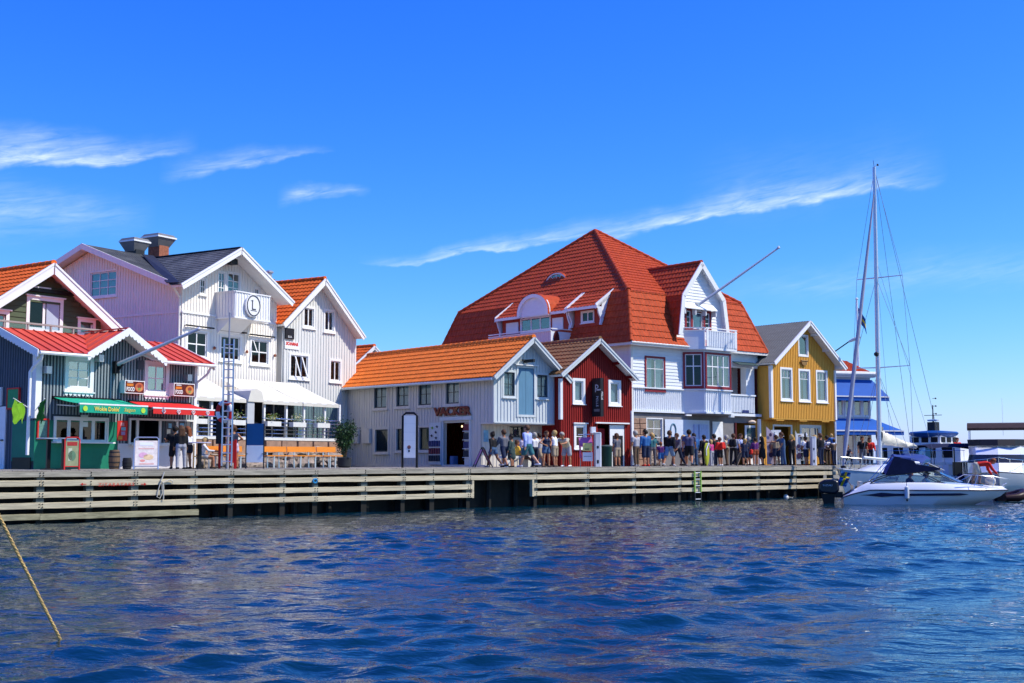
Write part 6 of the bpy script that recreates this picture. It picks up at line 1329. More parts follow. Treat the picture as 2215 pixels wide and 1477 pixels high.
# ---- street lamps and flagpole
def lamp(px, ytop, t, label, arm):
    h = qthing('street_lamp', label, 'lamp', px, t, 0, 'street lamps along the quay'); H = hz(px, ytop, t); MB().tube([(0, 0, 0), (0, 0, H)], [.045, .035], 8).build('pole', M['darkmetal'], h, smooth=True)
    MB().tube([(0, 0, H - .02), (-.12, -.1, H + .05)], .03, 6).build('arm', M['darkmetal'], h)
    lb = MB(); lb.lathe([(.02, -.04), (.15, -.03), (.17, .02), (.1, .08), (.02, .1)], n=12, M4=Matrix.Translation((-.14, -.12, H + .06)) @ Matrix.Scale(1.35, 4, (1, 0, 0))); lb.build('lamp_head', M['offwhite'], h, smooth=True)
lamp(1021, 825, 4.6, 'slim dark street lamp with flat pale head at the boathouse corner', True)
def wall_lamp():
    b = YF.f(1806, 760, -.1); e = YF.f(1836, 739, -.9); A, B = YF.w(b[0], -.1, b[1]), YF.w(e[0], -.9, e[1]); h = thing('gable_lamp', 'pale lamp on a dark arm reaching out from the yellow gable', 'lamp', A, 0)
    v = B - A; MB().tube([(0, 0, 0), v], .035, 6).build('arm', M['darkmetal'], h); MB().tube([v, v + V(.25, -.1, .12), v + V(.62, -.2, .26)], [.06, .1, .07], 9).build('lamp_head', M['offwhite'], h, smooth=True)
wall_lamp()
def swflag(h, o, a, b, nx=10, nz=8, w=1.0, hh=.6, droop=.3, nm='flag'):
    """Swedish flag as a waving sheet; o hoist top, a fly direction, b down"""
    bl, ye = mat('flag_blue', (.01, .09, .28), .7, .1, 4), mat('flag_yellow', (.75, .55, .02), .7, .1, 4); mb = MB(); a, b, o = Vector(a), Vector(b), Vector(o); nn = a.cross(b).normalized(); P = []
    for i in range(nz + 1): P.append([o + a * (w * j / nx) + b * (hh * i / nz + droop * (j / nx) ** 2) + nn * (.07 * math.sin(j * 1.1 + i * .5)) for j in range(nx + 1)])
    for i in range(nz):
        for j in range(nx): mb.cm = 1 if (nz * .4 <= i + .5 <= nz * .6 or nx * .3125 <= j + .5 <= nx * .4375 + .01) else 0; mb.poly([P[i][j], P[i][j + 1], P[i + 1][j + 1], P[i + 1][j]])
    return mb.build(nm, [bl, ye], h, smooth=True)
def flagpole():
    d = 88; b = at_y(1862, 985, d); h = thing('white_flagpole', 'tall white flagpole with drooping blue and yellow flag behind the sailing boat', 'flagpole', (b.x, b.y, DZ)); tp = at_y(1857, 649, d); H = tp.z - DZ
    MB().tube([(0, 0, 0), (0, 0, H)], [.1, .06], 8).lathe([(.02, 0), (.11, .06), (.11, .12), (.02, .18)], (0, 0, H), 8).build('pole', M['white2'], h, smooth=True); swflag(h, (.06, 0, H - .5), (.6, 0, -.5), (.1, 0, -1), w=.75, hh=1.1, droop=.5)
flagpole()
# ---- quay ladder
def qladder():
    s0, s1 = Q.f(1503, 1040, -.15)[0], Q.f(1516, 1040, -.15)[0]; h = thing('quay_ladder', 'green metal ladder down the quay face into the water', 'ladder', Q.w(s0, -.14, 0), Q.rot); L = s1 - s0; gm = mat('lime_green_rail', (.28, .5, .1), .5, .15, 4)
    for a in (0, L): MB().box(a - .03, a + .03, -.03, .03, .42, 1.36).build('rail', gm, h); MB().box(a - .025, a + .025, -.025, .025, -.9, .42).build('lower_rail', M['darkmetal'], h)
    for k in range(7): MB().tube([(.03, 0, -.5 + k * .3), (L - .03, 0, -.5 + k * .3)], .02, 6).build('rung', M['alu'], h)
qladder()
# ---- yellow boathouse shop stands
def shelf(px, t, y0, wpx, label, tint, spots):
    h = qthing('display_stand', label, 'display', px, t, -30, 'goods stands outside the yellow boathouse'); H = hz(px, y0, t); w_ = wpx / pxm(px, t)
    MB().prism([(-w_ / 2, -.35, .05), (w_ / 2, -.35, .05), (w_ / 2, -.35, H * .78), (w_ / 2 - .1, -.3, H * .8), (-w_ / 2, -.3, H * .98)], (0, .06, 0)).build('side_panel', tint, h); MB().box(w_ / 2 + .0, w_ / 2 + .55, .25, .3, 0, H * .9).build('back_panel', M['offwhite'], h)
    for k in range(4): MB().box(w_ / 2, w_ / 2 + .55, -.2, .25, .25 + k * .42, .28 + k * .42).build('shelf', M['offwhite'], h)
    for k in range(10): a = w_ / 2 + .05 + rnd.random() * .4; z = .28 + (k % 4) * .42; MB().lathe([(.05, 0), (.07, .08), (.03, .16), (.04, .2)], (a, -.05 + rnd.uniform(-.1, .1), z), 8).build('ware', rnd.choice((M['whitep'], M['blind'], M['black'], M['curtain'])), h)
    for (a, z, r_) in spots: MB().prism([(a * w_ + r_ * math.cos(q), -.353, z + r_ * 1.2 * math.sin(q)) for q in np.linspace(0, 6.28, 12)[:-1]], (0, -.004, 0)).build('dark_print', mat('plum_print', (.07, .04, .09), .6, .4, 12), h)
shelf(1664, 3.4, 921, 20, 'pinkish white display stand with dark plant print beside the yellow shop opening', mat('pinkish_stand', (.5, .4, .44), .6, .08, 3), ((0, 1.0, .16), (.15, .75, .1), (-.1, .55, .12), (-.1, 1.6, .08)))
shelf(1722, 3.0, 930, 10, 'white display stand with round dark holes in front of the curtained shop window', M['offwhite'], ((.1, .5, .14), (.0, 1.0, .1), (.1, .8, .05)))
# ---- yellow mooring line in the foreground and its pile
e0 = at_z(136, 1394, 0); A = V(e0[0], e0[1], 0); B = at_y(-2, 1116, 12.2); d = (B - A); A = A - d * .12; d = B - A; C = A + d * 1.55
def mline():
    n = 150; mb = MB(); L = (C - A).length; dn = d.normalized(); a_ = dn.cross(V(0, 0, 1)).normalized(); b_ = a_.cross(dn)
    for st in range(3):
        pts = [A.lerp(C, i / n) + (a_ * math.cos(i * .9 + st * 2.094) + b_ * math.sin(i * .9 + st * 2.094)) * .0085 for i in range(n + 1)]
        mb.tube(pts, .0100, 5)
    o = mb.build('mooring_line', mat('tan_rope', (.62, .42, .17), .85, .2, 25), smooth=True); tag(o, 'taut yellow mooring rope running down into the near water', 'rope')
    h = thing('mooring_pile', 'round timber mooring pile that holds the yellow rope', 'pile', (C.x, C.y, 0)); MB().lathe([(.16, -2), (.16, C.z + .1), (.15, C.z + .3), (.05, C.z + .33)], n=12).build('trunk', M['deck'], h, smooth=True)
mline()
# ============================================================ PEOPLE
def surf_net(fun, lo, hi, h):
    n = [int(math.ceil((hi[i] - lo[i]) / h)) + 1 for i in range(3)]; ax = [lo[i] + h * np.arange(n[i]) for i in range(3)]
    G = np.stack(np.meshgrid(*ax, indexing='ij'), -1); D = fun(G); S = D < 0
    nc = tuple(k - 1 for k in n); cnt = np.zeros(nc); acc = np.zeros(nc + (3,))
    cor = [(i, j, k) for i in (0, 1) for j in (0, 1) for k in (0, 1)]
    sl = lambda c: tuple(slice(c[a], c[a] + nc[a]) for a in range(3))
    for c in cor:
        for a in range(3):
            if c[a]: continue
            c2 = list(c); c2[a] = 1; d0, d1 = D[sl(c)], D[sl(c2)]; x = S[sl(c)] != S[sl(c2)]; t = np.where(x, d0 / np.where(x, d0 - d1, 1), 0)
            p = G[sl(c)].copy(); p[..., a] += t * h; acc += np.where(x[..., None], p, 0); cnt += x
    act = cnt > 0; idx = -np.ones(nc, int); idx[act] = np.arange(act.sum()); V_ = acc[act] / cnt[act][:, None]; F = []
    for a in range(3):
        b, c = (a + 1) % 3, (a + 2) % 3; s0 = [slice(None)] * 3; s1 = [slice(None)] * 3; s0[a] = slice(0, n[a] - 1); s1[a] = slice(1, n[a]); x = S[tuple(s0)] != S[tuple(s1)]
        I = np.argwhere(x); I = I[(I[:, b] > 0) & (I[:, c] > 0) & (I[:, b] < n[b] - 1) & (I[:, c] < n[c] - 1)]
        q = []
        for db, dc in ((-1, -1), (0, -1), (0, 0), (-1, 0)): J = I.copy(); J[:, b] += db; J[:, c] += dc; q.append(idx[J[:, 0], J[:, 1], J[:, 2]])
        q = np.stack(q, -1); fl = S[tuple(s0)][I[:, 0], I[:, 1], I[:, 2]]; q[~fl] = q[~fl][:, ::-1]; F.append(q)
    return V_, np.concatenate(F)
SK, TOP, BOT, HAIR, SHOE, EXT = range(6)
PCACHE = {}
def person_mesh(pose, top, bottom, hair, fem, key):
    if key in PCACHE: return PCACHE[key]
    P = dict(lean=2, hl=(3, 4), hr=(-3, 3), kl=4, kr=3, sl=(4, 8, 12, 0), sr=(2, 8, 10, 0), headp=0, headt=0, twist=0, seat=False); P.update(pose)
    prim = []      # (a, b, ra, rb, region, flat)
    def cap(a, b, ra, rb, reg, k=.018): prim.append((np.array(a, float), np.array(b, float), ra, rb, reg, k))
    sc = .93 if fem else 1.0
    hipw, shw = (.095 if fem else .088), (.165 if fem else .195)
    th, sh = .43, .42
    def leg(side, pitch, abd, knee):
        a, q = R(pitch), R(abd); h0 = Vector((side * hipw, 0, 0)); d1 = Vector((side * math.sin(q), -math.sin(a) * math.cos(q), -math.cos(a) * math.cos(q))); k_ = h0 + d1 * th; c = a - R(knee); d2 = Vector((side * math.sin(q) * .4, -math.sin(c), -math.cos(c))).normalized(); an = k_ + d2 * sh
        return h0, k_, an, d2
    Ls = [leg(-1, P['hl'][0], P['hl'][1], P['kl']), leg(1, P['hr'][0], P['hr'][1], P['kr'])]
    zp = -min(l[2].z for l in Ls) + .075; off = Vector((0, 0, zp)); Ls = [tuple(v + off for v in l[:3]) + (l[3],) for l in Ls]
    # legs
    for h0, k_, an, d2 in Ls:
        if bottom == 'trousers': cap(h0, k_, .088, .066, BOT); cap(k_, an + Vector((0, 0, .03)), .066, .058, BOT)
        else:
            e = {'shorts': .8, 'long': 1.0, 'mini': .42, 'skirt': .35, 'dress': .35}.get(bottom, .6); m_ = h0.lerp(k_, min(e, .98)); rr = .09 - .022 * e
            cap(h0, m_, .098, rr + .024, BOT); cap(h0.lerp(k_, .3), k_, .075, .054, SK)
            if bottom == 'long': cap(k_, k_.lerp(an, .12), .075, .07, BOT)
            cap(k_, k_.lerp(an, .35), .052, .055, SK); cap(k_.lerp(an, .3), an, .055, .036, SK)
        ft = an + Vector((0, -.15, -.035)); ft.z = max(an.z - .04, .035); cap(an + Vector((0, .035, -.025)), ft, .046, .036, SHOE)
    pel = off + Vector((0, 0, .03)); L = R(P['lean']); up = Vector((0, -math.sin(L), math.cos(L))); fw = Vector((0, -math.cos(L), -math.sin(L))); tw = Matrix.Rotation(R(P['twist']), 3, up); rt = tw @ Vector((1, 0, 0))
    bel = .10 if not fem else .09
    for s_ in (-1, 1): cap(pel + rt * s_ * .065 - up * .02, pel + rt * s_ * .06 + up * .08, .112 if fem else .105, .1, BOT)
    if bottom in ('skirt', 'dress'):
        mid = (Ls[0][1] + Ls[1][1]) / 2; cap(pel + up * .02, pel.lerp(mid, .85), .15, .19, BOT if bottom == 'skirt' else TOP)
    wst, chs, nk = pel + up * .17, pel + up * .36, pel + up * .52
    for s_ in (-1, 1):
        cap(wst + rt * s_ * .055 - up * .08, chs + rt * s_ * .075, bel + .012, .122 if not fem else .108, TOP, .03)
        cap(chs + rt * s_ * .08, nk + rt * s_ * (shw - .06) - up * .06, .11 if not fem else .096, .062, TOP, .03)
    if fem:
        for s_ in (-1, 1): cap(chs + rt * s_ * .07 + fw * .07, chs + rt * s_ * .07 + fw * .085 - up * .02, .06, .055, TOP, .03)
    cap(nk - up * .05, nk + up * .06, .058, .052, SK)
    # arms: (pitch, abduct, elbow, inward)
    hands = []
    for side, (sp_, ab, eb, iw) in ((-1, P['sl']), (1, P['sr'])):
        S0 = nk + rt * side * shw - up * .075; a, q = R(sp_), R(ab); d1 = tw @ Vector((side * math.sin(q), -math.sin(a) * math.cos(q), -math.cos(a) * math.cos(q))); E = S0 + d1 * .285 * sc; c = a + R(eb); q2 = R(ab * .4 - iw); d2 = tw @ Vector((side * math.sin(q2), -math.sin(c) * math.cos(q2), -math.cos(c) * math.cos(q2))); W_ = E + d2 * .25 * sc
        sleeve = {'tee': .55, 'long': 1.0, 'jacket': 1.0, 'tank': 0, 'dress': .2, 'shirt': 1.0}.get(top, .5)
        r0 = .052 if not fem else .043
        if sleeve >= 1: cap(S0, E, r0 + .018, r0 + .008, TOP); cap(E, E.lerp(W_, .92), r0 + .006, r0 - .004, TOP); cap(E.lerp(W_, .8), W_, .032, .028, SK)
        else:
            if sleeve > 0: cap(S0, S0.lerp(E, sleeve), r0 + .018, r0 + .018, TOP)
            cap(S0, E, r0, r0 - .008, SK); cap(E, W_, r0 - .008, .028, SK)
        hd = W_ + d2 * .075; cap(W_ + d2 * .015, hd, .034, .03, SK, .012); hands.append((W_ + d2 * .085, d2, side))
    # head
    hp = R(P['headp']); ht = R(P['headt']); Rm = Matrix.Rotation(ht, 3, 'Z') @ Matrix.Rotation(hp, 3, 'X'); hb = nk + up * .07; HC = hb + Rm @ Vector((0, -.015, .10)); hv = lambda x, y, z: HC + Rm @ Vector((x, y, z))
    cap(hv(0, 0, .025), hv(0, -.012, -.05), .094, .072, SK, .02); cap(hv(0, -.06, -.075), hv(0, -.05, -.06), .04, .045, SK, .02); cap(hv(0, -.098, .0), hv(0, -.108, -.025), .014, .02, SK, .012)
    for s_ in (-1, 1): cap(hv(s_ * .09, .005, -.005), hv(s_ * .092, .012, -.03), .02, .014, SK, .01)
    if hair != 'bald':
        cap(hv(0, .012, .045), hv(0, .03, .0), .103, .098, HAIR, .01); cap(hv(0, -.05, .085), hv(0, .0, .1), .05, .06, HAIR, .02)
    if hair == 'long':
        for s_ in (-1, 0, 1): cap(hv(s_ * .05, .05, 0), hv(s_ * .06, .085, -.26), .07, .055, HAIR, .02)
    if hair == 'bob':
        for s_ in (-1, 0, 1): cap(hv(s_ * .065, .035, 0), hv(s_ * .07, .04, -.1), .06, .05, HAIR, .02)
    if hair == 'bun': cap(hv(0, .06, .12), hv(0, .065, .14), .055, .05, HAIR, .01)
    if hair == 'cap': cap(hv(0, -.1, .06), hv(0, -.16, .05), .04, .03, EXT, .01); cap(hv(0, 0, .06), hv(0, .0, .08), .1, .09, EXT, .01)
    if P.get('pack'):
        for s_ in (-1, 1): cap(chs - fw * .19 + rt * s_ * .07 + up * .08, wst - fw * .2 + rt * s_ * .08, .085, .1, EXT, .03)
    if P.get('bag'): cap(pel + rt * .24 - up * .02, pel + rt * .26 - up * .16, .09, .1, EXT, .03)
    A = np.array([p[0] for p in prim]); B = np.array([p[1] for p in prim]); RA = np.array([p[2] for p in prim]); RB = np.array([p[3] for p in prim])
    def dist(G, i):
        a, b = A[i], B[i]; ab = b - a; L2 = max(ab @ ab, 1e-9); t = np.clip(((G - a) @ ab) / L2, 0, 1); return np.sqrt((((G - a) - t[..., None] * ab) ** 2).sum(-1)) - (RA[i] + (RB[i] - RA[i]) * t)
    def f(G):
        D = None
        for i in range(len(prim)):
            d = dist(G, i)
            if D is None: D = d; continue
            k = prim[i][5]; hh = np.clip(.5 + .5 * (d - D) / k, 0, 1); D = d * (1 - hh) + D * hh - k * hh * (1 - hh)
        return D
    lo = np.minimum(A, B).min(0) - .16; hi = np.maximum(A, B).max(0) + .16
    Vs, Fs = surf_net(f, lo, hi, .024)
    dd = np.stack([dist(Vs, i) for i in range(len(prim))], -1); reg = np.array([p[4] for p in prim])[dd.argmin(-1)]
    mb = MB(); mb.v = [tuple(v) for v in Vs]; mb.f = [tuple(int(i) for i in q) for q in Fs]; fr = reg[Fs]; mb.mi = [int(np.bincount(r).argmax()) for r in fr]
    # fingers
    mb.cm = SK
    for hw, d2, side in hands:
        ax = d2.cross(Vector((0, 1, 0))); ax = ax.normalized() if ax.length > .1 else Vector((1, 0, 0)); nrm = ax.cross(d2)
        for k, (o_, l_) in enumerate(((-.026, .062), (-.009, .074), (.009, .07), (.025, .055))):
            b0 = hw + ax * o_; mb.tube([b0 - d2 * .02, b0 + d2 * l_ * .55, b0 + d2 * l_ * .9 - nrm * side * .012 - nrm * .012], [.0095, .009, .006], 5)
        b0 = hw - d2 * .045 + ax * .03 * -side; mb.tube([b0, b0 + ax * .03 * -side + d2 * .025, b0 + ax * .036 * -side + d2 * .055], [.011, .01, .007], 5)
    mb.cm = HAIR
    for s_ in (-1, 1): c = hv(s_ * .034, -.083, .018); mb.lathe([(.002, -.009), (.012, 0), (.002, .009)], (c.x, c.y, c.z), 5)
    me = mb.mesh('person', [M['white']] * 6, smooth=False); me.polygons.foreach_set('use_smooth', [True] * len(me.polygons)); PCACHE[key] = me; return me
def cloth(n, c, r=.85): return mat('cloth_' + n, c, r, .18, 7, bump=.15, bscale=30)
SKIN = [mat('skin_fair', (.56, .30, .20), .55, .08, 5), mat('skin_tan', (.42, .19, .10), .55, .08, 5), mat('skin_deep', (.16, .075, .045), .55, .08, 5)]
HAIRC = dict(dark=mat('hair_dark', (.02, .014, .01), .6, .3, 20), brown=mat('hair_brown', (.085, .04, .02), .6, .3, 20), blond=mat('hair_blond', (.48, .31, .12), .6, .25, 20), grey=mat('hair_grey', (.36, .33, .29), .6, .2, 20), red=mat('hair_auburn', (.2, .06, .02), .6, .3, 20))
C_ = dict(black=(.014, .014, .016), navy=(.02, .028, .06), grey=(.13, .13, .15), lgrey=(.36, .36, .4), white=(.74, .74, .76), sky=(.36, .43, .72), teal=(.04, .15, .17), denim=(.06, .11, .2), ldenim=(.16, .25, .38), khaki=(.36, .28, .19), brown=(.13, .085, .055), yellow=(.78, .46, .05), beige=(.52, .46, .34), green=(.05, .075, .065), red=(.62, .03, .02), pink=(.5, .05, .2), purple=(.1, .025, .13), blue=(.03, .12, .32), plaid=(.09, .09, .16), rust=(.3, .07, .03), lilac=(.5, .45, .6))
POSE = dict(
    stand={}, stand2=dict(hl=(6, 5), kl=10, hr=(-4, 4), kr=2, sl=(10, 10, 35, 8), sr=(0, 9, 12, 0), headt=20),
    walk=dict(hl=(22, 2), kl=12, hr=(-18, 2), kr=14, sl=(-18, 8, 15, 0), sr=(20, 8, 25, 0), lean=4), walk2=dict(hl=(-16, 2), kl=22, hr=(18, 2), kr=6, sl=(18, 8, 30, 0), sr=(-14, 8, 12, 0), lean=4),
    hips=dict(sl=(-8, 42, 55, 62), sr=(-8, 42, 55, 62), hl=(2, 7), hr=(2, 7)), hold=dict(sl=(18, 10, 80, 10), sr=(22, 12, 85, 14), headp=-14), lookdown=dict(sl=(12, 9, 60, 16), sr=(14, 9, 65, 16), headp=-26, lean=6),
    reach=dict(sl=(62, 12, 25, 0), sr=(10, 10, 20, 0), lean=6), bend=dict(lean=42, hl=(6, 4), hr=(-2, 4), sl=(58, 6, 20, 8), sr=(52, 6, 30, 8), headp=8), deep=dict(lean=84, hl=(14, 6), kl=18, hr=(-6, 6), kr=10, sl=(24, 6, 12, 0), sr=(8, 6, 20, 0), headp=22),
    sit=dict(hl=(84, 8), kl=80, hr=(80, 8), kr=88, lean=12, sl=(36, 8, 50, 14), sr=(34, 8, 48, 14), headp=-6), sitback=dict(hl=(80, 7), kl=40, hr=(78, 9), kr=56, lean=-8, sl=(20, 10, 45, 10), sr=(24, 12, 40, 8)),
    phone=dict(sl=(50, 6, 90, 14), sr=(52, 6, 92, 14), headp=-8), carry=dict(sl=(-4, 14, 20, 0), sr=(8, 12, 70, 4), pack=True), pack=dict(pack=True, sl=(8, 10, 60, 10), sr=(6, 10, 50, 10)), bag=dict(bag=True, sr=(4, 14, 15, 0), sl=(10, 8, 70, 14), headp=-12),
)
def add_person(label, px, yh, t, head, pose, top, tc_, bottom, bc, hair, hc, skin=0, fem=False, ext='black', shoe='black', seat=None, at=None, group=None, height=None, cat='person'):
    me = person_mesh(POSE[pose], top, bottom, hair, fem, (pose, top, bottom, hair, fem)); o = bpy.data.objects.new('person', me); COL.objects.link(o)
    zs = np.empty(len(me.vertices) * 3); me.vertices.foreach_get('co', zs); zs = zs.reshape(-1, 3)[:, 2]; mh = zs.max(); z0 = zs.min()
    p = spot(px, t) if at is None else Vector(at); H = hz(px, yh, t) if at is None else height
    k = (H / mh) if height is None or at is not None else height / mh; k = max(.5, min(k, 1.2)) if at is None else k
    o.location = (p.x, p.y, p.z - z0 * k); o.rotation_euler = (0, 0, (Q.rot if at is None else 0) + R(head)); o.scale = (k * 1.2, k * 1.2, k)
    mats = [SKIN[skin], cloth(tc_, C_[tc_]), cloth(bc, C_[bc]), HAIRC[hc], cloth('shoe_' + shoe, C_[shoe], .6), cloth('ext_' + ext, C_[ext])]
    for s_, m_ in zip(o.material_slots, mats): s_.link = 'OBJECT'; s_.material = m_
    tag(o, label, cat, group); return o, k
HTS = []
def P_(*a, **k):
    o, s_ = add_person(*a, **k); HTS.append((a[0][:40], a[1], round(s_ * 1.72, 2))); return o
# heading 0 faces the water, 180 faces the houses, 90 looks along the quay to the right
P_('person in black top and black shorts at the kiosk hatch beside the grey trousers', 377, 920, 1.5, 170, 'hold', 'tee', 'black', 'shorts', 'black', 'short', 'dark', 1)
P_('person with long brown hair, black jacket and wide grey trousers at the kiosk hatch', 391, 919, 1.1, 165, 'stand', 'jacket', 'black', 'trousers', 'lgrey', 'long', 'brown', 1, True)
P_('person in white tank top and dark mini shorts at the kiosk hatch', 406, 921, 1.5, 200, 'stand2', 'tank', 'white', 'mini', 'navy', 'long', 'red', 1, True)
P_('blond person in white shirt seated on a chair by the standing table', 436, 945, 1.8, 60, 'sit', 'shirt', 'white', 'mini', 'lgrey', 'long', 'blond', 1, True, shoe='brown')
P_('person in dark blue vest standing behind the aluminium ladder', 504, 917, 1.7, 185, 'hips', 'tank', 'navy', 'mini', 'lilac', 'bob', 'brown', 1, True, shoe='brown')
P_('person with hair bun, black jumper and denim mini shorts by the lilac board', 1067, 932, 1.0, 190, 'walk2', 'long', 'black', 'mini', 'denim', 'bun', 'dark', 2, True, shoe='lgrey')
P_('person in grey jumper and dark knee shorts outside the grey boathouse', 1091, 928, .9, 175, 'walk', 'long', 'grey', 'long', 'navy', 'short', 'brown', 1)
P_('person in dark green coat dress outside the grey boathouse', 1107, 939, .8, 200, 'stand2', 'jacket', 'green', 'dress', 'green', 'short', 'dark', 1, True)
P_('person in yellow shirt leaning back on the pale stone bench', 1122, 951, 2.0, 62, 'sitback', 'tee', 'yellow', 'shorts', 'brown', 'short', 'brown', 1, shoe='white')
P_('tall person in light blue shirt and teal shorts', 1142, 918, .9, 195, 'walk2', 'shirt', 'sky', 'shorts', 'teal', 'short', 'brown', 0, shoe='white')
P_('person with grey hair, white blouse and dark trousers', 1156, 934, 1.4, 170, 'hold', 'tee', 'white', 'trousers', 'navy', 'bob', 'grey', 1, True)
P_('person facing the water in navy tank top and denim shorts, hands on hips', 1181, 931, .8, 5, 'hips', 'tank', 'navy', 'mini', 'denim', 'short', 'brown', 1, True, shoe='brown')
P_('blond person in white tank top and taupe shorts', 1200, 930, .9, 195, 'lookdown', 'tank', 'white', 'shorts', 'khaki', 'bob', 'blond', 1, True, shoe='brown')
P_('person bending forward in beige shirt and grey shorts by the red wall', 1226, 934, 1.5, 290, 'bend', 'tee', 'beige', 'shorts', 'lgrey', 'short', 'grey', 1, shoe='white')
P_('person in dark vest and beige shorts beside the green litter bin', 1335, 936, 1.7, 175, 'stand2', 'tee', 'grey', 'shorts', 'khaki', 'bob', 'brown', 1, True, shoe='brown')
P_('grey haired person in pale shirt and brown trousers by the stone corner', 1376, 930, 1.8, 185, 'stand', 'tee', 'lgrey', 'trousers', 'brown', 'short', 'grey', 1, shoe='lgrey')
P_('person in blue and navy jacket and dark shorts by the stone corner', 1397, 928, 1.7, 170, 'stand2', 'jacket', 'blue', 'long', 'navy', 'short', 'dark', 1, shoe='red')
P_('small child in plum top between the blue jacket and the black top', 1430, 955, 1.9, 150, 'stand', 'tee', 'purple', 'shorts', 'blue', 'short', 'red', 1, shoe='green')
P_('person in black top and pale denim shorts striding past the emblem panel', 1448, 930, 1.7, 110, 'walk', 'long', 'black', 'shorts', 'ldenim', 'short', 'brown', 1, shoe='lgrey')
P_('person in plaid shirt and black shorts walking past the dresses', 1491, 928, 1.9, 130, 'walk2', 'tee', 'plaid', 'shorts', 'black', 'short', 'dark', 1, shoe='grey')
P_('person in blue top and jeans in front of the hanging dresses', 1502, 936, 3.0, 165, 'stand', 'long', 'blue', 'trousers', 'denim', 'short', 'dark', 1)
P_('person in black coat carrying the lime green board bag', 1524, 940, 1.9, 175, 'stand', 'jacket', 'black', 'trousers', 'black', 'short', 'dark', 1)
P_('child in pink top and grey trousers behind the lime board bag', 1539, 950, 2.1, 185, 'stand2', 'long', 'pink', 'trousers', 'lgrey', 'bob', 'blond', 1, True, shoe='white')
P_('person in black jacket facing the white shop panel', 1546, 938, 3.2, 180, 'stand', 'jacket', 'black', 'trousers', 'navy', 'short', 'dark', 1)
P_('child in bright red hooded top and black shorts', 1558, 945, 2.0, 180, 'pack', 'long', 'red', 'shorts', 'black', 'short', 'brown', 1, ext='red', shoe='white')
P_('person in grey vest and black trousers with a bag outside the dark red door', 1587, 937, 2.2, 120, 'carry', 'tee', 'lgrey', 'trousers', 'black', 'short', 'brown', 1, ext='black')
P_('small blond child in navy top by the shop door', 1612, 948, 2.6, 150, 'lookdown', 'tee', 'navy', 'shorts', 'navy', 'bob', 'blond', 1, True)
P_('person in dark dress leaning over the blond child', 1621, 944, 3.0, 210, 'lookdown', 'dress', 'navy', 'dress', 'navy', 'bob', 'grey', 1, True)
P_('person in purple top holding a red bag', 1634, 945, 2.4, 160, 'bag', 'long', 'purple', 'mini', 'rust', 'short', 'dark', 1, True, ext='red', shoe='beige')
P_('person in denim overalls reaching into the goods stand', 1694, 934, 2.1, 230, 'reach', 'tee', 'denim', 'trousers', 'denim', 'short', 'brown', 1)
P_('blond person in black clothes at the goods stand', 1713, 939, 2.2, 165, 'hold', 'long', 'black', 'trousers', 'black', 'bob', 'blond', 1, True)
P_('child with dark backpack and white sleeves', 1744, 943, 1.8, 180, 'pack', 'tee', 'white', 'shorts', 'navy', 'short', 'dark', 1, ext='navy', shoe='rust')
P_('broad person in black jumper and dark trousers next to the white post', 1776, 936, 1.2, 180, 'stand', 'long', 'black', 'trousers', 'navy', 'short', 'brown', 1)
ca = P_('person in brown jacket carrying a child on the shoulders', 1804, 948, 2.2, 175, 'hold', 'jacket', 'brown', 'trousers', 'navy', 'short', 'brown', 1)
kk = spot(1804, 2.2); sh_ = 1.42 * ca.scale.z
P_('blond small child in blue top riding on the shoulders of the brown jacket', 1804, 0, 0, 0, 'sit', 'long', 'blue', 'shorts', 'white', 'bob', 'blond', 0, at=(kk.x - .03, kk.y + .02, kk.z + sh_ - .38), height=.95).rotation_euler[2] = Q.rot + R(175)
p_ = CF.w(CF.f(1866, 990, -3.0)[0], -3.0, 0)
P_('person in black T-shirt standing before the blue awnings', 1866, 0, 0, 0, 'stand', 'tee', 'black', 'trousers', 'grey', 'short', 'brown', 1, at=(p_.x, p_.y, DZ), height=1.8)
p_ = CF.w(CF.f(1882, 990, -2.6)[0], -2.6, 0)
P_('person in red jacket behind the sailing boat mast', 1882, 0, 0, 0, 'pack', 'jacket', 'red', 'trousers', 'navy', 'bob', 'brown', 1, at=(p_.x, p_.y, DZ), height=1.75, ext='yellow')
p_ = CF.w(CF.f(1832, 990, -3.2)[0], -3.2, 0)
P_('seated person with dark hair before the blue awnings', 1832, 0, 0, 0, 'sit', 'tee', 'navy', 'trousers', 'navy', 'bob', 'dark', 1, True, at=(p_.x, p_.y, DZ), height=1.3)
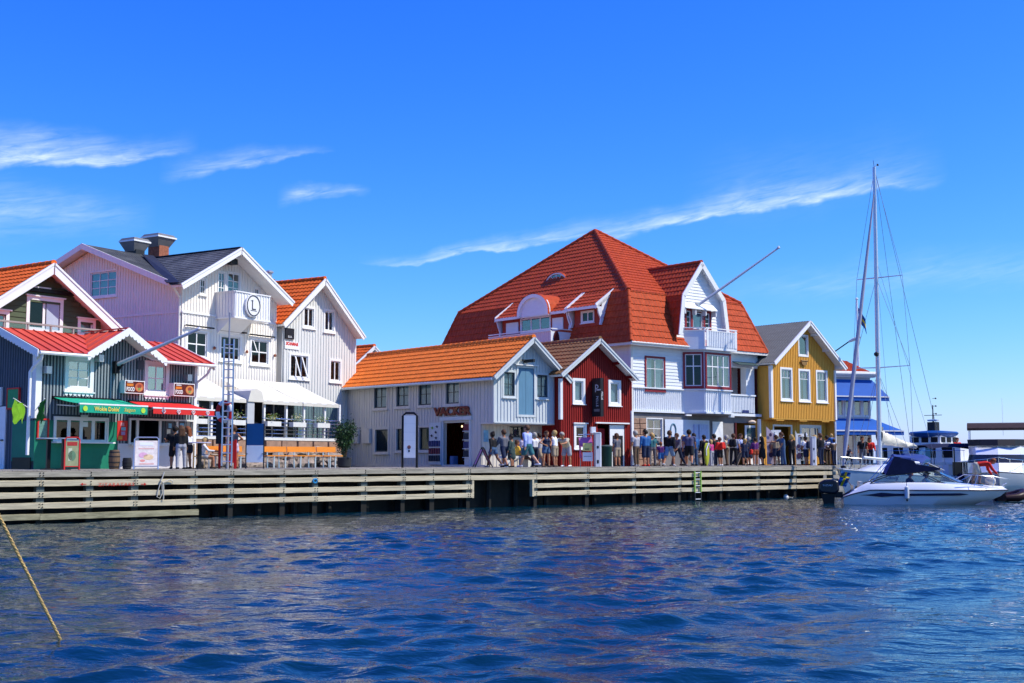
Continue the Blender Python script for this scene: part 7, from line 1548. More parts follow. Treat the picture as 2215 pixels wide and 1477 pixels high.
for q in (
    ('person in pale lilac top and jeans behind the yellow shirt', 1131, 937, 3.2, 150, 'stand2', 'tee', 'lilac', 'trousers', 'denim', 'bob', 'brown', 1, True),
    ('person in grey shirt and khaki shorts by the boathouse corner post', 1168, 936, 2.4, 200, 'walk', 'tee', 'lgrey', 'shorts', 'khaki', 'short', 'dark', 1),
    ('person in rust red top looking into the red boathouse window', 1252, 940, 2.8, 170, 'lookdown', 'tee', 'rust', 'trousers', 'brown', 'long', 'brown', 1, True),
    ('person in navy top just inside the red boathouse doorway', 1302, 936, 4.2, 185, 'hold', 'tee', 'navy', 'trousers', 'black', 'short', 'brown', 1),
    ('person in white shirt and brown shorts near the white shop door', 1352, 938, 2.8, 120, 'walk2', 'tee', 'white', 'shorts', 'brown', 'short', 'grey', 0),
    ('person in teal top half hidden behind the blue jacket', 1411, 935, 3.0, 150, 'stand', 'tee', 'teal', 'trousers', 'grey', 'bob', 'blond', 1, True),
    ('person in dark coat walking left past the emblem panel', 1466, 936, 3.0, 270, 'walk', 'jacket', 'grey', 'trousers', 'navy', 'short', 'brown', 1),
    ('person in white top with navy skirt by the dress window', 1478, 940, 3.4, 60, 'stand2', 'tank', 'white', 'skirt', 'navy', 'long', 'blond', 1, True),
    ('person in beige coat beside the red hooded child', 1572, 940, 2.8, 200, 'hold', 'jacket', 'beige', 'trousers', 'brown', 'bob', 'grey', 1, True),
    ('person in sky blue shirt leaving the dark red door', 1600, 937, 3.8, 20, 'walk', 'shirt', 'sky', 'trousers', 'navy', 'short', 'brown', 1),
    ('person in black dress between the purple top and the goods stand', 1649, 943, 2.8, 190, 'stand', 'dress', 'black', 'dress', 'black', 'long', 'dark', 1, True),
    ('person in khaki shirt beside the pinkish display stand', 1680, 940, 2.8, 150, 'stand2', 'tee', 'khaki', 'shorts', 'navy', 'short', 'brown', 1),
    ('person in grey top in front of the curtained shop window', 1731, 941, 3.0, 175, 'lookdown', 'long', 'grey', 'trousers', 'black', 'bob', 'brown', 1, True),
    ('person in navy jacket between the backpack child and the black jumper', 1766, 940, 2.6, 200, 'walk2', 'jacket', 'navy', 'shorts', 'khaki', 'short', 'blond', 1),
    ('person in white shirt at the quay corner by the yellow boathouse', 1790, 941, 2.8, 160, 'stand', 'shirt', 'white', 'trousers', 'brown', 'short', 'dark', 1)): P_(*q)
# chair of the seated woman, and the lime board bag
def chair():
    h = qthing('cafe_chair', 'small pale cafe chair under the blond seated woman', 'chair', 431, 1.85, 60); wd = mat('chair_wood', (.5, .36, .2), .6, .15, 5)
    MB().box(-.2, .2, -.2, .2, .4, .44).build('seat', wd, h); MB().box(-.19, .19, .18, .21, .6, .85).build('backrest', wd, h)
    for x in (-.18, .18):
        for y in (-.18, .19): MB().beam((x, y, 0), (x, y, .85 if y > 0 else .4), .03, .03).build('leg', wd, h)
chair()
h = qthing('board_bag', 'long lime green and white board bag held upright', 'bag', 1529, 1.6, 10); H = hz(1529, 958, 1.6)
MB().lathe([(.02, 0), (.12, .12), (.2, .4), (.22, H * .55), (.19, H * .85), (.1, H)], n=12, M4=Matrix.Scale(.4, 4, (0, 1, 0))).build('bag_body', mat('lime_bag', (.36, .38, .03), .6, .2, 3), h, smooth=True); MB().tube([(-.16, -.08, .5), (-.19, -.09, H * .7), (0, -.1, H * .98), (.16, -.09, H * .8)], .03, 6).build('piping', M['whitep'], h)
# ============================================================ BOATS
gel = mat('white_gelcoat', (.74, .75, .76), .22, .03, 1.5, spec=.5, coat=.3); gelb = mat('grey_gelcoat', (.6, .62, .65), .3, .04, 2, spec=.5)
navyc = mat('navy_canvas', (.012, .016, .045), .85, .2, 4); bluec = mat('blue_canvas', (.03, .06, .22), .8, .15, 4); smoke = glassmat('smoked_acrylic', (.12, .13, .15), .05); bglass = glassmat('boat_windscreen', (.72, .8, .8), .06)
def loft(mb, lines, n, close=None):
    """lines: functions u -> point (half hull, y >= 0); mirrored"""
    for sg in (1, -1): mb.grid([[Vector((p[0], sg * p[1], p[2])) for p in (l(u) for l in lines)] for u in (i / n for i in range(n + 1))])
    return mb
def hull(h, L, beam, zk, zc, zj, mats, flare=1.0, rake=.9, tumble=.0, n=22, name='hull', stern=.86, sheer=0., fine=.55, deckz=.0):
    """L joint length; keel, chine, joint heights; returns gunwale function"""
    bm_ = lambda u: beam / 2 * (stern + (1 - stern) * min(1, u / .45) if u < .45 else max(0, 1 - ((u - .45) / fine) ** 2.2))
    bj = lambda u: max(.012, bm_(u)); zjf = lambda u: zj + sheer * u * u
    kz = lambda u: zk + (zc - zk + .25) * max(0, (u - .65) / .35) ** 2
    keel = lambda u: (u * (L - rake), 0.0, kz(u)); ch = lambda u: (u * (L - rake * .62), bj(u) * .82 * (1 - .35 * max(0, u - .6) / .4), zc + .12 * max(0, (u - .55) / .45)); md = lambda u: (u * (L - rake * .25), bj(u) * (.96 - .12 * max(0, u - .5)), (zc + zjf(u)) / 2); jt = lambda u: (u * L, bj(u), zjf(u))
    mb = MB(); loft(mb, [keel, ch, md, jt], n); T = [keel(0), ch(0), md(0), jt(0)]; mb.poly([(p[0], p[1], p[2]) for p in T] + [(p[0], -p[1], p[2]) for p in T[::-1][:-1]])
    mb.build(name, mats, h, smooth=True); return jt
def rail(h, pts, posts, r=.014, m='steel', nm='guard_rail'):
    mb = MB(); mb.tube(pts, r, 6)
    for a, b in posts: mb.tube([a, b], r * .9, 5)
    return mb.build(nm, M[m], h, smooth=True)

# ---------------------------------------------------------------- day cruiser with outboard, broadside
def daycruiser():
    D = 54.0; o = at_y(1822, 1080, D + .5); h = thing('day_cruiser', 'white open motorboat with navy canopy and black outboard engine', 'boat', (o.x, o.y, .0), R(-11)); L = 6.8; beam = 2.4
    lowj = lambda u: .31 + .3 * min(1, u / .16) ** .8
    # hull with a joint line that dips at the stern
    bj = lambda u: max(.012, beam / 2 * (.86 + .14 * min(1, u / .4) if u < .45 else max(0, 1 - ((u - .45) / .55) ** 2.3)))
    keel = lambda u: (u * (L - 1.0), 0., -.4 + .55 * max(0, (u - .6) / .4) ** 2); ch = lambda u: (u * (L - .75), bj(u) * .82 * (1 - .3 * max(0, u - .6)), -.06 + .22 * max(0, (u - .5) / .5)); md = lambda u: (u * (L - .3), bj(u) * .95, (lowj(u) + .02) / 2 + .04); jt = lambda u: (u * L, bj(u), lowj(u))
    mb = MB(); loft(mb, [keel, ch, md, jt], 26); T = [keel(0), ch(0), md(0), jt(0)]; mb.poly(T + [(p[0], -p[1], p[2]) for p in T[::-1][:-1]]); mb.build('hull', gel, h, smooth=True)
    # deck moulding: coaming rises from the stern, foredeck slopes to the bow
    dz = lambda u: lowj(u) + (.02 + .3 * min(1, max(0, (u - .03) / .12)) ** .7) * (1 if u < .55 else max(.22, 1 - (u - .55) * 1.7))
    d1 = lambda u: (u * L, bj(u) * .985, lowj(u) + .015); d2 = lambda u: (u * (L - .08), bj(u) * .9, lowj(u) + (dz(u) - lowj(u)) * .75); d3 = lambda u: (u * (L - .12), bj(u) * .8, dz(u)); d4 = lambda u: (u * (L - .14), bj(u) * .66, dz(u) + .005)
    mb = MB(); loft(mb, [d1, d2, d3, d4], 26); n = 12
    for sg in (1, -1): mb.grid([[(p[0], p[1] * sg * k, p[2] + .07 * (1 - k * k)) for k in (1, .66, .33, 0)] for p in (d4(.6 + .4 * i / n) for i in range(n + 1))])
    mb.build('deck_moulding', gel, h, smooth=True)
    rb = MB()
    for sg in (1, -1): rb.tube([(p[0], p[1] * sg * 1.01, p[2]) for p in (jt(i / 26) for i in range(27))], .028, 6)
    rb.build('rub_rail', mat('navy_rubber', (.02, .025, .07), .5, .1, 4), h, smooth=True)
    # navy side flash
    nv = mat('navy_decal', (.008, .010, .045), .3, .1, 4)
    for sg in (1, -1):
        top, bot = [], []
        for i in range(25):
            x = .62 + 4.45 * i / 24; u = x / L; w_ = .055 + .05 * math.exp(-((x - 1.5) / .42) ** 2); w_ *= min(1, i / 5) * min(1, (24 - i) / 2 + .1)
            zc_ = .38 + .012 * x; y = bj(u) * .972 + .012
            top.append((x, sg * y, zc_ + w_)); bot.append((x, sg * (y - .004), zc_ - w_ * .75))
        MB().grid([top, bot]).build('side_flash', nv, h)
    # cockpit
    MB().box(.45, 4.15, -.85, .85, .22, .26).build('cockpit_sole', gelb, h); MB().box(.42, .46, -.9, .9, .26, .8).build('aft_bulkhead', gel, h); MB().box(4.1, 4.16, -.9, .9, .26, .95).build('fore_bulkhead', gel, h)
    for x, w_ in ((.75, .5), (2.35, .45), (3.0, .42)):
        s_ = MB(); s_.box(x, x + w_, -.75, .75, .26, .55).box(x - .06, x + .06, -.75, .75, .5, .95); s_.build('seat', mat('cream_vinyl', (.6, .56, .48), .5, .06, 4), h)
    # windscreen: raked front and long side panes
    zs = .92; za = 1.38
    fb = [(4.25, .0, zs + .12), (4.05, .55, zs + .05), (3.3, .92, zs - .02)]; fl = [(3.45, 0, za + .1), (3.3, .5, za + .08), (2.75, .8, za)]
    fb = [(5.05, 0, zs + .02), (4.75, .55, zs + .0), (4.1, .86, zs - .03)]; fl = [(3.9, 0, za + .06), (3.75, .5, za + .04), (3.2, .78, za - .02)]
    for sg in (1, -1):
        for i in range(2): MB().poly([(fb[i][0], sg * fb[i][1], fb[i][2]), (fb[i + 1][0], sg * fb[i + 1][1], fb[i + 1][2]), (fl[i + 1][0], sg * fl[i + 1][1], fl[i + 1][2]), (fl[i][0], sg * fl[i][1], fl[i][2])]).build('windscreen_pane', bglass, h)
        side = [(4.1, .86, zs - .03), (3.2, .78, za - .02), (1.85, .84, 1.2), (1.15, .93, .94), (1.15, .95, .88), (2.6, .95, .9)]
        MB().poly([(x, sg * y, z) for x, y, z in side]).build('side_pane', bglass, h)
        MB().tube([(x, sg * y, z) for x, y, z in ((1.1, .95, .88), (1.3, .93, 1.0), (1.85, .84, 1.2), (3.2, .78, za - .02), (4.1, .86, zs - .03))], .022, 6).tube([(1.15, sg * .95, .89), (2.6, sg * .96, .91), (4.1, sg * .87, zs - .03)], .018, 5).tube([(fb[2][0], sg * fb[2][1], fb[2][2]), (fl[2][0], sg * fl[2][1], fl[2][2])], .022, 6).tube([(fb[1][0], sg * fb[1][1], fb[1][2]), (fl[1][0], sg * fl[1][1], fl[1][2])], .016, 5).tube([(fl[0][0], 0, fl[0][2]), (fl[1][0], sg * fl[1][1], fl[1][2]), (fl[2][0], sg * fl[2][1], fl[2][2])], .022, 6).build('windscreen_frame', M['darkmetal'], h, smooth=True)
    # folded canopy: dark tent over the cockpit
    c = [(1.75, 1.24), (2.14, 2.03), (2.5, 1.94), (2.95, 1.84), (3.0, 1.7), (4.0, 1.54), (3.95, 1.46), (2.1, 1.25)]
    for sg in (1, -1): MB().poly([(x, sg * (.86 - .12 * (z - 1.2)), z) for x, z in c]).build('canopy_side', navyc, h)
    cl = [(1.75, 1.24), (2.14, 2.03), (2.5, 1.98), (2.95, 1.95), (3.35, 1.97)]
    MB().grid([[(x, y * (.86 - .12 * (z - 1.2)), z + .1 * (1 - y * y)) for y in np.linspace(-1, 1, 9)] for x, z in cl]).build('canopy_top', bluec, h, smooth=True)
    MB().grid([[(x, y * .7, z + .05 * (1 - y * y)) for y in np.linspace(-1, 1, 7)] for x, z in ((3.55, 1.72), (4.2, 1.42))]).build('canopy_window', mat('cream_clear_plastic', (.6, .55, .46), .3, .06, 4), h, smooth=True)
    MB().tube([(3.3, .8, 1.4), (3.6, .6, 1.75), (3.6, -.6, 1.75), (3.3, -.8, 1.4)], .02, 6).tube([(1.2, .9, .95), (2.1, .78, 2.0), (2.1, -.78, 2.0), (1.2, -.9, .95)], .018, 6).build('canopy_bow', M['steel'], h, smooth=True)
    # bow rail, cleats, fender, outboard, ensign
    for sg in (1, -1):
        pts = [(4.75, sg * .98, 1.0), (5.2, sg * .9, 1.25), (6.2, sg * .52, 1.18), (6.85, sg * .08, 1.06)]; rail(h, pts, [((5.3, sg * .92, .78), (5.5, sg * .8, 1.24)), ((6.1, sg * .58, .74), (6.2, sg * .52, 1.18))])
    MB().lathe([(.02, 0), (.09, .06), (.1, .3), (.09, .52), (.02, .58)], (2.55, -1.27, .22), 10).build('fender', gelb, h, smooth=True); MB().tube([(2.55, -1.27, .78), (2.55, -1.18, .95)], .012, 5).build('fender_line', navyc, h); MB().lathe([(.015, -.06), (.05, 0), (.02, .05)], (2.55, -1.27, .2), 8).build('fender_end', navyc, h)
    ob = MB(); prof = [(-.15, .95), (-.35, 1.05), (-.75, 1.02), (-.98, .9), (-1.02, .6), (-.92, .45), (-.3, .4), (-.12, .55)]
    for w_, k in ((.24, 1.),): ob.prism([(x, -w_, z) for x, z in prof], (0, 2 * w_, 0))
    o1 = ob.build('outboard_cowling', mat('black_cowling', (.012, .013, .02), .25, .1, 3, coat=.3), h); bv = o1.modifiers.new('b', 'BEVEL'); bv.width = .09; bv.segments = 3
    MB().prism([(-.3, -.13, .42), (-.88, -.13, .42), (-.72, -.11, -.4), (-.4, -.11, -.4)], (0, .25, 0)).build('outboard_leg', M['black'], h); MB().box(-.3, .02, -.12, .12, .25, .5).build('engine_bracket', M['black'], h)
    lettering(h, 'SUZUKI', .11, gelb, plane_mtx((-.62, -.245, .78), (1, 0, 0), (0, 0, 1)), depth=.002, width=.4, name='engine_lettering')
    MB().tube([(.4, .3, .78), (.02, .35, 1.35)], .016, 6).build('flag_staff', mat('varnished_staff', (.22, .1, .04), .4, .1, 4), h); swflag(h, (.02, .35, 1.38), (-.25, 0, -1), (.95, 0, -.15), w=.62, hh=.42, droop=-.08)
    MB().tube([(6.6, .15, .8), (6.75, 0, .9)], .02, 5).box(5.6, 5.72, -.55, -.5, .8, .86).build('cleat', M['steel'], h)
    fx = MB().lathe([(.02, -.22), (.2, -.14), (.24, 0), (.2, .14), (.02, .22)], n=12, M4=Matrix.Translation((6.15, .2, .98)) @ Matrix.Rotation(R(60), 4, 'Y')).build('bow_fender', mat('cream_fender', (.66, .6, .5), .5, .06, 3), h, smooth=True)
    bz = o.z if False else 0
    W2 = lambda x, y, z: h.matrix_basis @ Vector((x, y, z))
    P_('person in black at the wheel of the white motorboat', 0, 0, 0, 75, 'sit', 'jacket', 'black', 'trousers', 'black', 'short', 'dark', 1, at=W2(2.75, .25, .12), height=1.32)
    P_('person in white and black beside the helm of the white motorboat', 0, 0, 0, 80, 'sit', 'tee', 'white', 'trousers', 'black', 'cap', 'dark', 1, at=W2(3.35, -.2, .12), height=1.28)
    P_('person in red jacket bent double on the foredeck of the white motorboat', 0, 0, 0, 80, 'deep', 'jacket', 'red', 'shorts', 'beige', 'short', 'red', 1, shoe='brown', at=W2(5.55, -.05, .84), height=1.12)
daycruiser()

# ---------------------------------------------------------------- sailing yacht moored bow to the quay
def sailboat():
    bow = at_y(1817, 1020, 60.5); hd = Vector((.66, .751, 0)); L = 11.0        # hd points aft
    h = thing('sailing_yacht', 'white sailing yacht with tall mast, furled foresail and blue sprayhood', 'boat', (bow.x + hd.x * L, bow.y + hd.y * L, 0), math.atan2(-hd.y, -hd.x))
    hb = mat('shade_blue_topsides', (.30, .42, .56), .25, .03, 2, coat=.3)  # white hull; the bluish shade on its side is put into the base colour
    zj = .95; jt = hull(h, L, 3.4, -.35, .0, zj, hb, rake=.9, sheer=.45, stern=.78, fine=.55)
    inv = h.matrix_basis.inverted_safe() if False else (Matrix.Translation(h.location) @ Matrix.Rotation(h.rotation_euler[2], 4, 'Z')).inverted()
    loc = lambda px, py, x: None
    mb = MB(); n = 24
    for sg in (1, -1): mb.grid([[(p[0], p[1] * sg * k, p[2] + .02 + .07 * (1 - k)) for k in (1, .6, .0)] for p in (jt(i / n) for i in range(n + 1))])
    mb.build('deck', gel, h, smooth=True)
    tr = MB()
    for sg in (1, -1): tr.tube([(p[0], p[1] * sg, p[2] + .03) for p in (jt(i / n) for i in range(n + 1))], .03, 5)
    tr.build('toe_rail', gelb, h, smooth=True)
    # coachroof
    cr = MB(); st = [(3.2, .95, .55), (5.2, 1.0, .55), (7.0, .85, .45), (8.3, .55, .22), (8.9, .3, .05)]
    for sg in (1, -1): cr.grid([[(x, sg * w_, 1.0 + .02 * x), (x, sg * w_ * .9, 1.0 + .02 * x + zz * .8), (x, sg * w_ * .5, 1.0 + .02 * x + zz), (x, 0, 1.02 + .02 * x + zz)] for x, w_, zz in st])
    cr.build('coachroof', gel, h, smooth=True)
    for sg in (1, -1):
        for x in (4.0, 5.2, 6.4): MB().prism([(x, sg * 1.0, 1.3), (x + .7, sg * .97, 1.3), (x + .65, sg * .95, 1.46), (x + .05, sg * .97, 1.46)], (0, sg * .01, 0)).build('cabin_window', smoke, h)
    MB().box(.6, 3.1, -.9, .9, 1.0, 1.22).build('cockpit_coaming', gel, h)
    # mast position from the photograph: on the boat's centreline
    mx = 6.6; foot = Vector((mx, 0, 1.6)); wm = (Matrix.Translation(h.location) @ Matrix.Rotation(h.rotation_euler[2], 4, 'Z')); fw = wm @ foot; tpw = at_y(1882, 358, fw.y - .15); H = tpw.z; tp = inv @ tpw; tp.y = 0; tp.x = mx - .28
    ms = mat('mast_alloy', (.62, .64, .68), .35, .05, 3, metal=.5)
    MB().tube([foot, foot.lerp(tp, .5), tp], [.125, .115, .085], 10).build('mast', ms, h, smooth=True)
    at_m = lambda z: foot.lerp(tp, (z - foot.z) / (tp.z - foot.z))
    zs1, zs2 = at_y(1889, 795, fw.y).z, at_y(1886, 600, fw.y).z
    sp = MB(); tips = {}
    for z, w_ in ((zs1, 1.55), (zs2, 1.25)):
        for sg in (1, -1): a = at_m(z); b = a + V(-.35, sg * w_, .06); MB().tube([a, b], [.035, .02], 6).build('spreader', ms, h, smooth=True); tips[(z, sg)] = b
    wire = mat('rigging_wire', (.3, .34, .4), .4, .1, 3, metal=.4); rg = MB(); r_ = .011
    for sg in (1, -1):
        ch = V(mx - .45, sg * 1.62, 1.25); rg.tube([tp + V(0, 0, -.2), tips[(zs2, sg)], tips[(zs1, sg)], ch], r_, 4); rg.tube([at_m(zs2), tips[(zs1, sg)]], r_, 4); rg.tube([at_m(zs1 - .2), V(mx - .9, sg * 1.55, 1.25)], r_, 4); rg.tube([at_m(zs1 - .2), V(mx + .4, sg * 1.5, 1.25)], r_, 4)
        rg.tube([tp, V(.3, sg * .95, 1.05)], r_, 4); rg.tube([at_m(zs2 + 1), V(2.2, sg * 1.3, 1.1)], r_ * .7, 4)
    rg.build('rigging', wire, h)
    st0 = V(L - .35, 0, 1.55); st1 = at_m(at_y(1880, 420, fw.y).z) + V(.1, 0, 0); fs = MB(); fs.tube([st0, st0.lerp(st1, .08), st0.lerp(st1, .45), st0.lerp(st1, .8), st1], [.05, .11, .105, .07, .03], 8); fs.build('furled_foresail', mat('grey_sail_cover', (.30, .32, .40), .8, .15, 3, (2, 2, .6)), h, smooth=True); MB().lathe([(.06, 0), (.13, .03), (.13, .12), (.06, .15)], tuple(st0 + V(0, 0, -.1)), 10).build('furling_drum', M['black'], h)
    # masthead gear, radar reflector
    MB().tube([tp, tp + V(.1, 0, .35)], .012, 4).tube([tp, tp + V(-.35, .0, .2)], .012, 4).box(tp.x - .5, tp.x - .36, -.02, .02, tp.z + .15, tp.z + .25).build('masthead_instruments', M['darkmetal'], h); a = at_m(at_y(1888, 766, fw.y).z); MB().lathe([(.04, -.12), (.13, -.05), (.13, .05), (.04, .12)], (a.x + .16, a.y, a.z), 8).build('radar_reflector', M['darkmetal'], h)
    # boom and flaked sail under its cover
    b0 = at_m(2.75); b1 = V(2.3, 0, 2.55); MB().tube([b0, b1], .075, 8).build('boom', ms, h, smooth=True)
    sc = MB(); rows = []
    for i in range(15):
        t = i / 14; c = b0.lerp(b1, t); hh = .55 * (1 - t) ** 1.4 + .2 + .05 * math.sin(i * 2.2); w_ = .2 + .04 * math.sin(i * 1.7)
        rows.append([c + V(0, w_ * math.cos(q) * (1 + .15 * math.sin(3 * q + i)), -.08 + hh * (.5 + .5 * math.sin(q)) + .03 * math.sin(5 * q + i * 2)) for q in np.linspace(-1.57, 4.71, 13)])
    sc.grid(rows); sc.build('flaked_mainsail', mat('cream_sailcloth', (.68, .64, .52), .8, .15, 3), h, smooth=True)
    cv = MB(); cv.grid([[at_m(2.6 + .95 * j / 5) + V(-.12 - .35 * (1 - j / 5) * i / 4, .17 * math.sin(i * 1.2), 0) for i in range(5)] for j in range(6)]); cv.build('luff_cover', mat('cream_sailcloth', (.68, .64, .52), .8, .15, 3), h, smooth=True)
    # sprayhood, windows
    shd = [(4.0, 1.32), (3.75, 1.95), (3.2, 2.2), (2.5, 2.18), (2.35, 1.35)]
    g = MB(); g.grid([[(x + .0, y * 1.1 * (1 - .12 * max(0, z - 1.3)), z - .28 * abs(y) ** 3 * (z > 1.5)) for y in np.linspace(-1, 1, 11)] for x, z in shd[:4]]); g.build('sprayhood', bluec, h, smooth=True)
    for sg in (1, -1): MB().poly([(4.0, sg * 1.1, 1.32), (3.7, sg * 1.02, 1.75), (2.55, sg * .98, 1.85), (2.4, sg * 1.12, 1.3)]).build('sprayhood_window', bglass, h)
    # pulpit, guard wires, horizontal pole on the rail
    mb = MB()
    for sg in (1, -1):
        pts = [(p[0] - .05, p[1] * sg * .95 + .0, p[2] + .62) for p in (jt(u) for u in (.2, .35, .5, .65, .8, .9))]; mb.tube(pts, .012, 5); mb.tube([(x, y, z - .3) for x, y, z in pts], .008, 4)
        for x, y, z in pts: mb.tube([(x, y, z - .6), (x, y, z)], .014, 5)
        mb.tube([pts[-1], (L - .25, sg * .12, 2.0), (L - .1, 0, 2.02)], .018, 6); mb.tube([(L - .5, sg * .18, 1.4), (L - .3, sg * .12, 2.0)], .018, 6)
    mb.build('pulpit_and_guard_wires', M['steel'], h, smooth=True); MB().tube([(L - 1.0, .75, 2.0), (L - 5.4, 1.62, 1.72)], .06, 8).build('spinnaker_pole', M['white2'], h, smooth=True)
    MB().box(L - .3, L + .35, -.12, .12, 1.42, 1.48).build('anchor_roller', M['steel'], h); MB().tube([(L + .3, 0, 1.5), (L + .1, 0, 1.2), (L - .1, 0, 1.0)], .03, 6).build('anchor', M['zinc'], h)
    e = jt(.84); e2 = jt(.62); d = Vector((e[0] - e2[0], e[1] - e2[1], 0)).normalized(); pp = Vector(((e[0] + e2[0]) / 2, (e[1] + e2[1]) / 2, 1.02)); nn = Vector((-d.y, d.x, 0)); nn = nn if nn.y > 0 else -nn
    # script name on the topsides: right reading on the side towards the camera
    lettering(h, 'Coming', .3, mat('navy_script', (.02, .04, .15), .4, .1, 4), plane_mtx(pp + nn * .04, -d, (0, 0, 1)), depth=.002, shear=.35, name='name_lettering')
sailboat()

# ---------------------------------------------------------------- flybridge motor yacht at the right
def flybridge():
    bow = at_y(2160, 1000, 61); L = 10.0; dr_ = Vector((-.36, -.933, 0)); h = thing('flybridge_yacht', 'white flybridge motor yacht with dark window band and brown bimini', 'boat', (bow.x - dr_.x * L, bow.y - dr_.y * L, 0), math.atan2(dr_.y, dr_.x))
    jt = hull(h, L, 3.8, -.5, .05, 1.0, gel, rake=1.4, sheer=.25, stern=.9)
    mb = MB(); n = 22
    for sg in (1, -1): mb.grid([[(p[0], p[1] * sg * k, p[2] + .05 + .1 * (1 - k)) for k in (1, .6, 0)] for p in (jt(i / n) for i in range(n + 1))])
    mb.build('deck', gel, h, smooth=True)
    def ring(z, x0, x1, w_, nose): return [(x0, w_), (x1 - nose, w_), (x1 - nose * .4, w_ * .75), (x1, 0)]
    lv = [(1.15, .6, 9.0, 1.5, 2.4), (1.72, .6, 8.3, 1.5, 2.2), (2.14, .6, 7.4, 1.42, 1.9), (2.55, .5, 6.4, 1.45, 1.2)]
    R_ = [[(x, y, z) for x, y in ring(z, x0, x1, w_, ns)] for z, x0, x1, w_, ns in lv]
    for k, m_, nm in ((0, gel, 'cabin_side'), (1, smoke, 'window_band'), (2, gel, 'cabin_brow')):
        g = MB()
        for sg in (1, -1): g.grid([[(x, y * sg, z) for x, y, z in R_[k]], [(x, y * sg, z) for x, y, z in R_[k + 1]]])
        g.build(nm, m_ if nm != 'window_band' else mat('tinted_windows', (.012, .013, .02), .35, .1, 2, spec=.1), h, smooth=True)
    MB().prism([(x, y, 2.55) for x, y, z in R_[3]] + [(x, -y, 2.55) for x, y, z in R_[3][::-1][1:]], (0, 0, .1)).build('flybridge_deck', gel, h)
    fg = MB()
    for sg in (1, -1): fg.grid([[(.5, 1.45 * sg, 2.6), (5.4, 1.45 * sg, 2.6), (6.4, .8 * sg, 2.6), (6.6, 0, 2.6)], [(.5, 1.5 * sg, 2.86), (5.2, 1.5 * sg, 2.93), (6.1, .85 * sg, 2.93), (6.3, 0, 2.93)]])
    fg.build('flybridge_screen', mat('dark_screen', (.012, .012, .016), .5, .1, 2), h, smooth=True)
    MB().prism([(.2, -1.5, 3.80), (3.9, -1.5, 3.84), (4.4, -1.5, 3.76), (4.7, -1.5, 3.55), (4.55, -1.5, 3.42), (4.2, -1.5, 3.56), (.2, -1.5, 3.58)], (0, 3.0, 0)).build('bimini', mat('brown_canvas', (.055, .035, .035), .85, .15, 4), h)
    rail(h, [(4.4, 1.4, 3.57), (5.3, 1.4, 2.9)], [((4.45, 1.4, 3.57), (4.6, 1.4, 2.9)), ((1.2, 1.4, 3.65), (1.4, 1.4, 2.7))], .02, nm='bimini_frame'); rail(h, [(4.4, -1.4, 3.57), (5.3, -1.4, 2.9)], [((4.45, -1.4, 3.57), (4.6, -1.4, 2.9)), ((1.2, -1.4, 3.65), (1.4, -1.4, 2.7))], .02, nm='bimini_frame')
    MB().tube([(2.6, .3, 3.2), (2.6, .3, 5.2)], .008, 4).build('whip_aerial', M['white2'], h)
    for sg in (1, -1):
        pts = [(p[0], p[1] * sg * .93, p[2] + .7) for p in (jt(u) for u in (.35, .5, .65, .8, .92))] + [(L - .1, 0, jt(1)[2] + .75)]; rail(h, pts, [((x, y, z - .7), (x, y, z)) for x, y, z in pts], .018)
    for x in (3.5, 6.5): y = jt(x / L)[1]; [MB().lathe([(.03, -.3), (.13, -.2), (.14, .2), (.03, .3)], (x, sg * (y + .12), .85), 10).build('fender', navyc, h, smooth=True) for sg in (1, -1)]
flybridge()

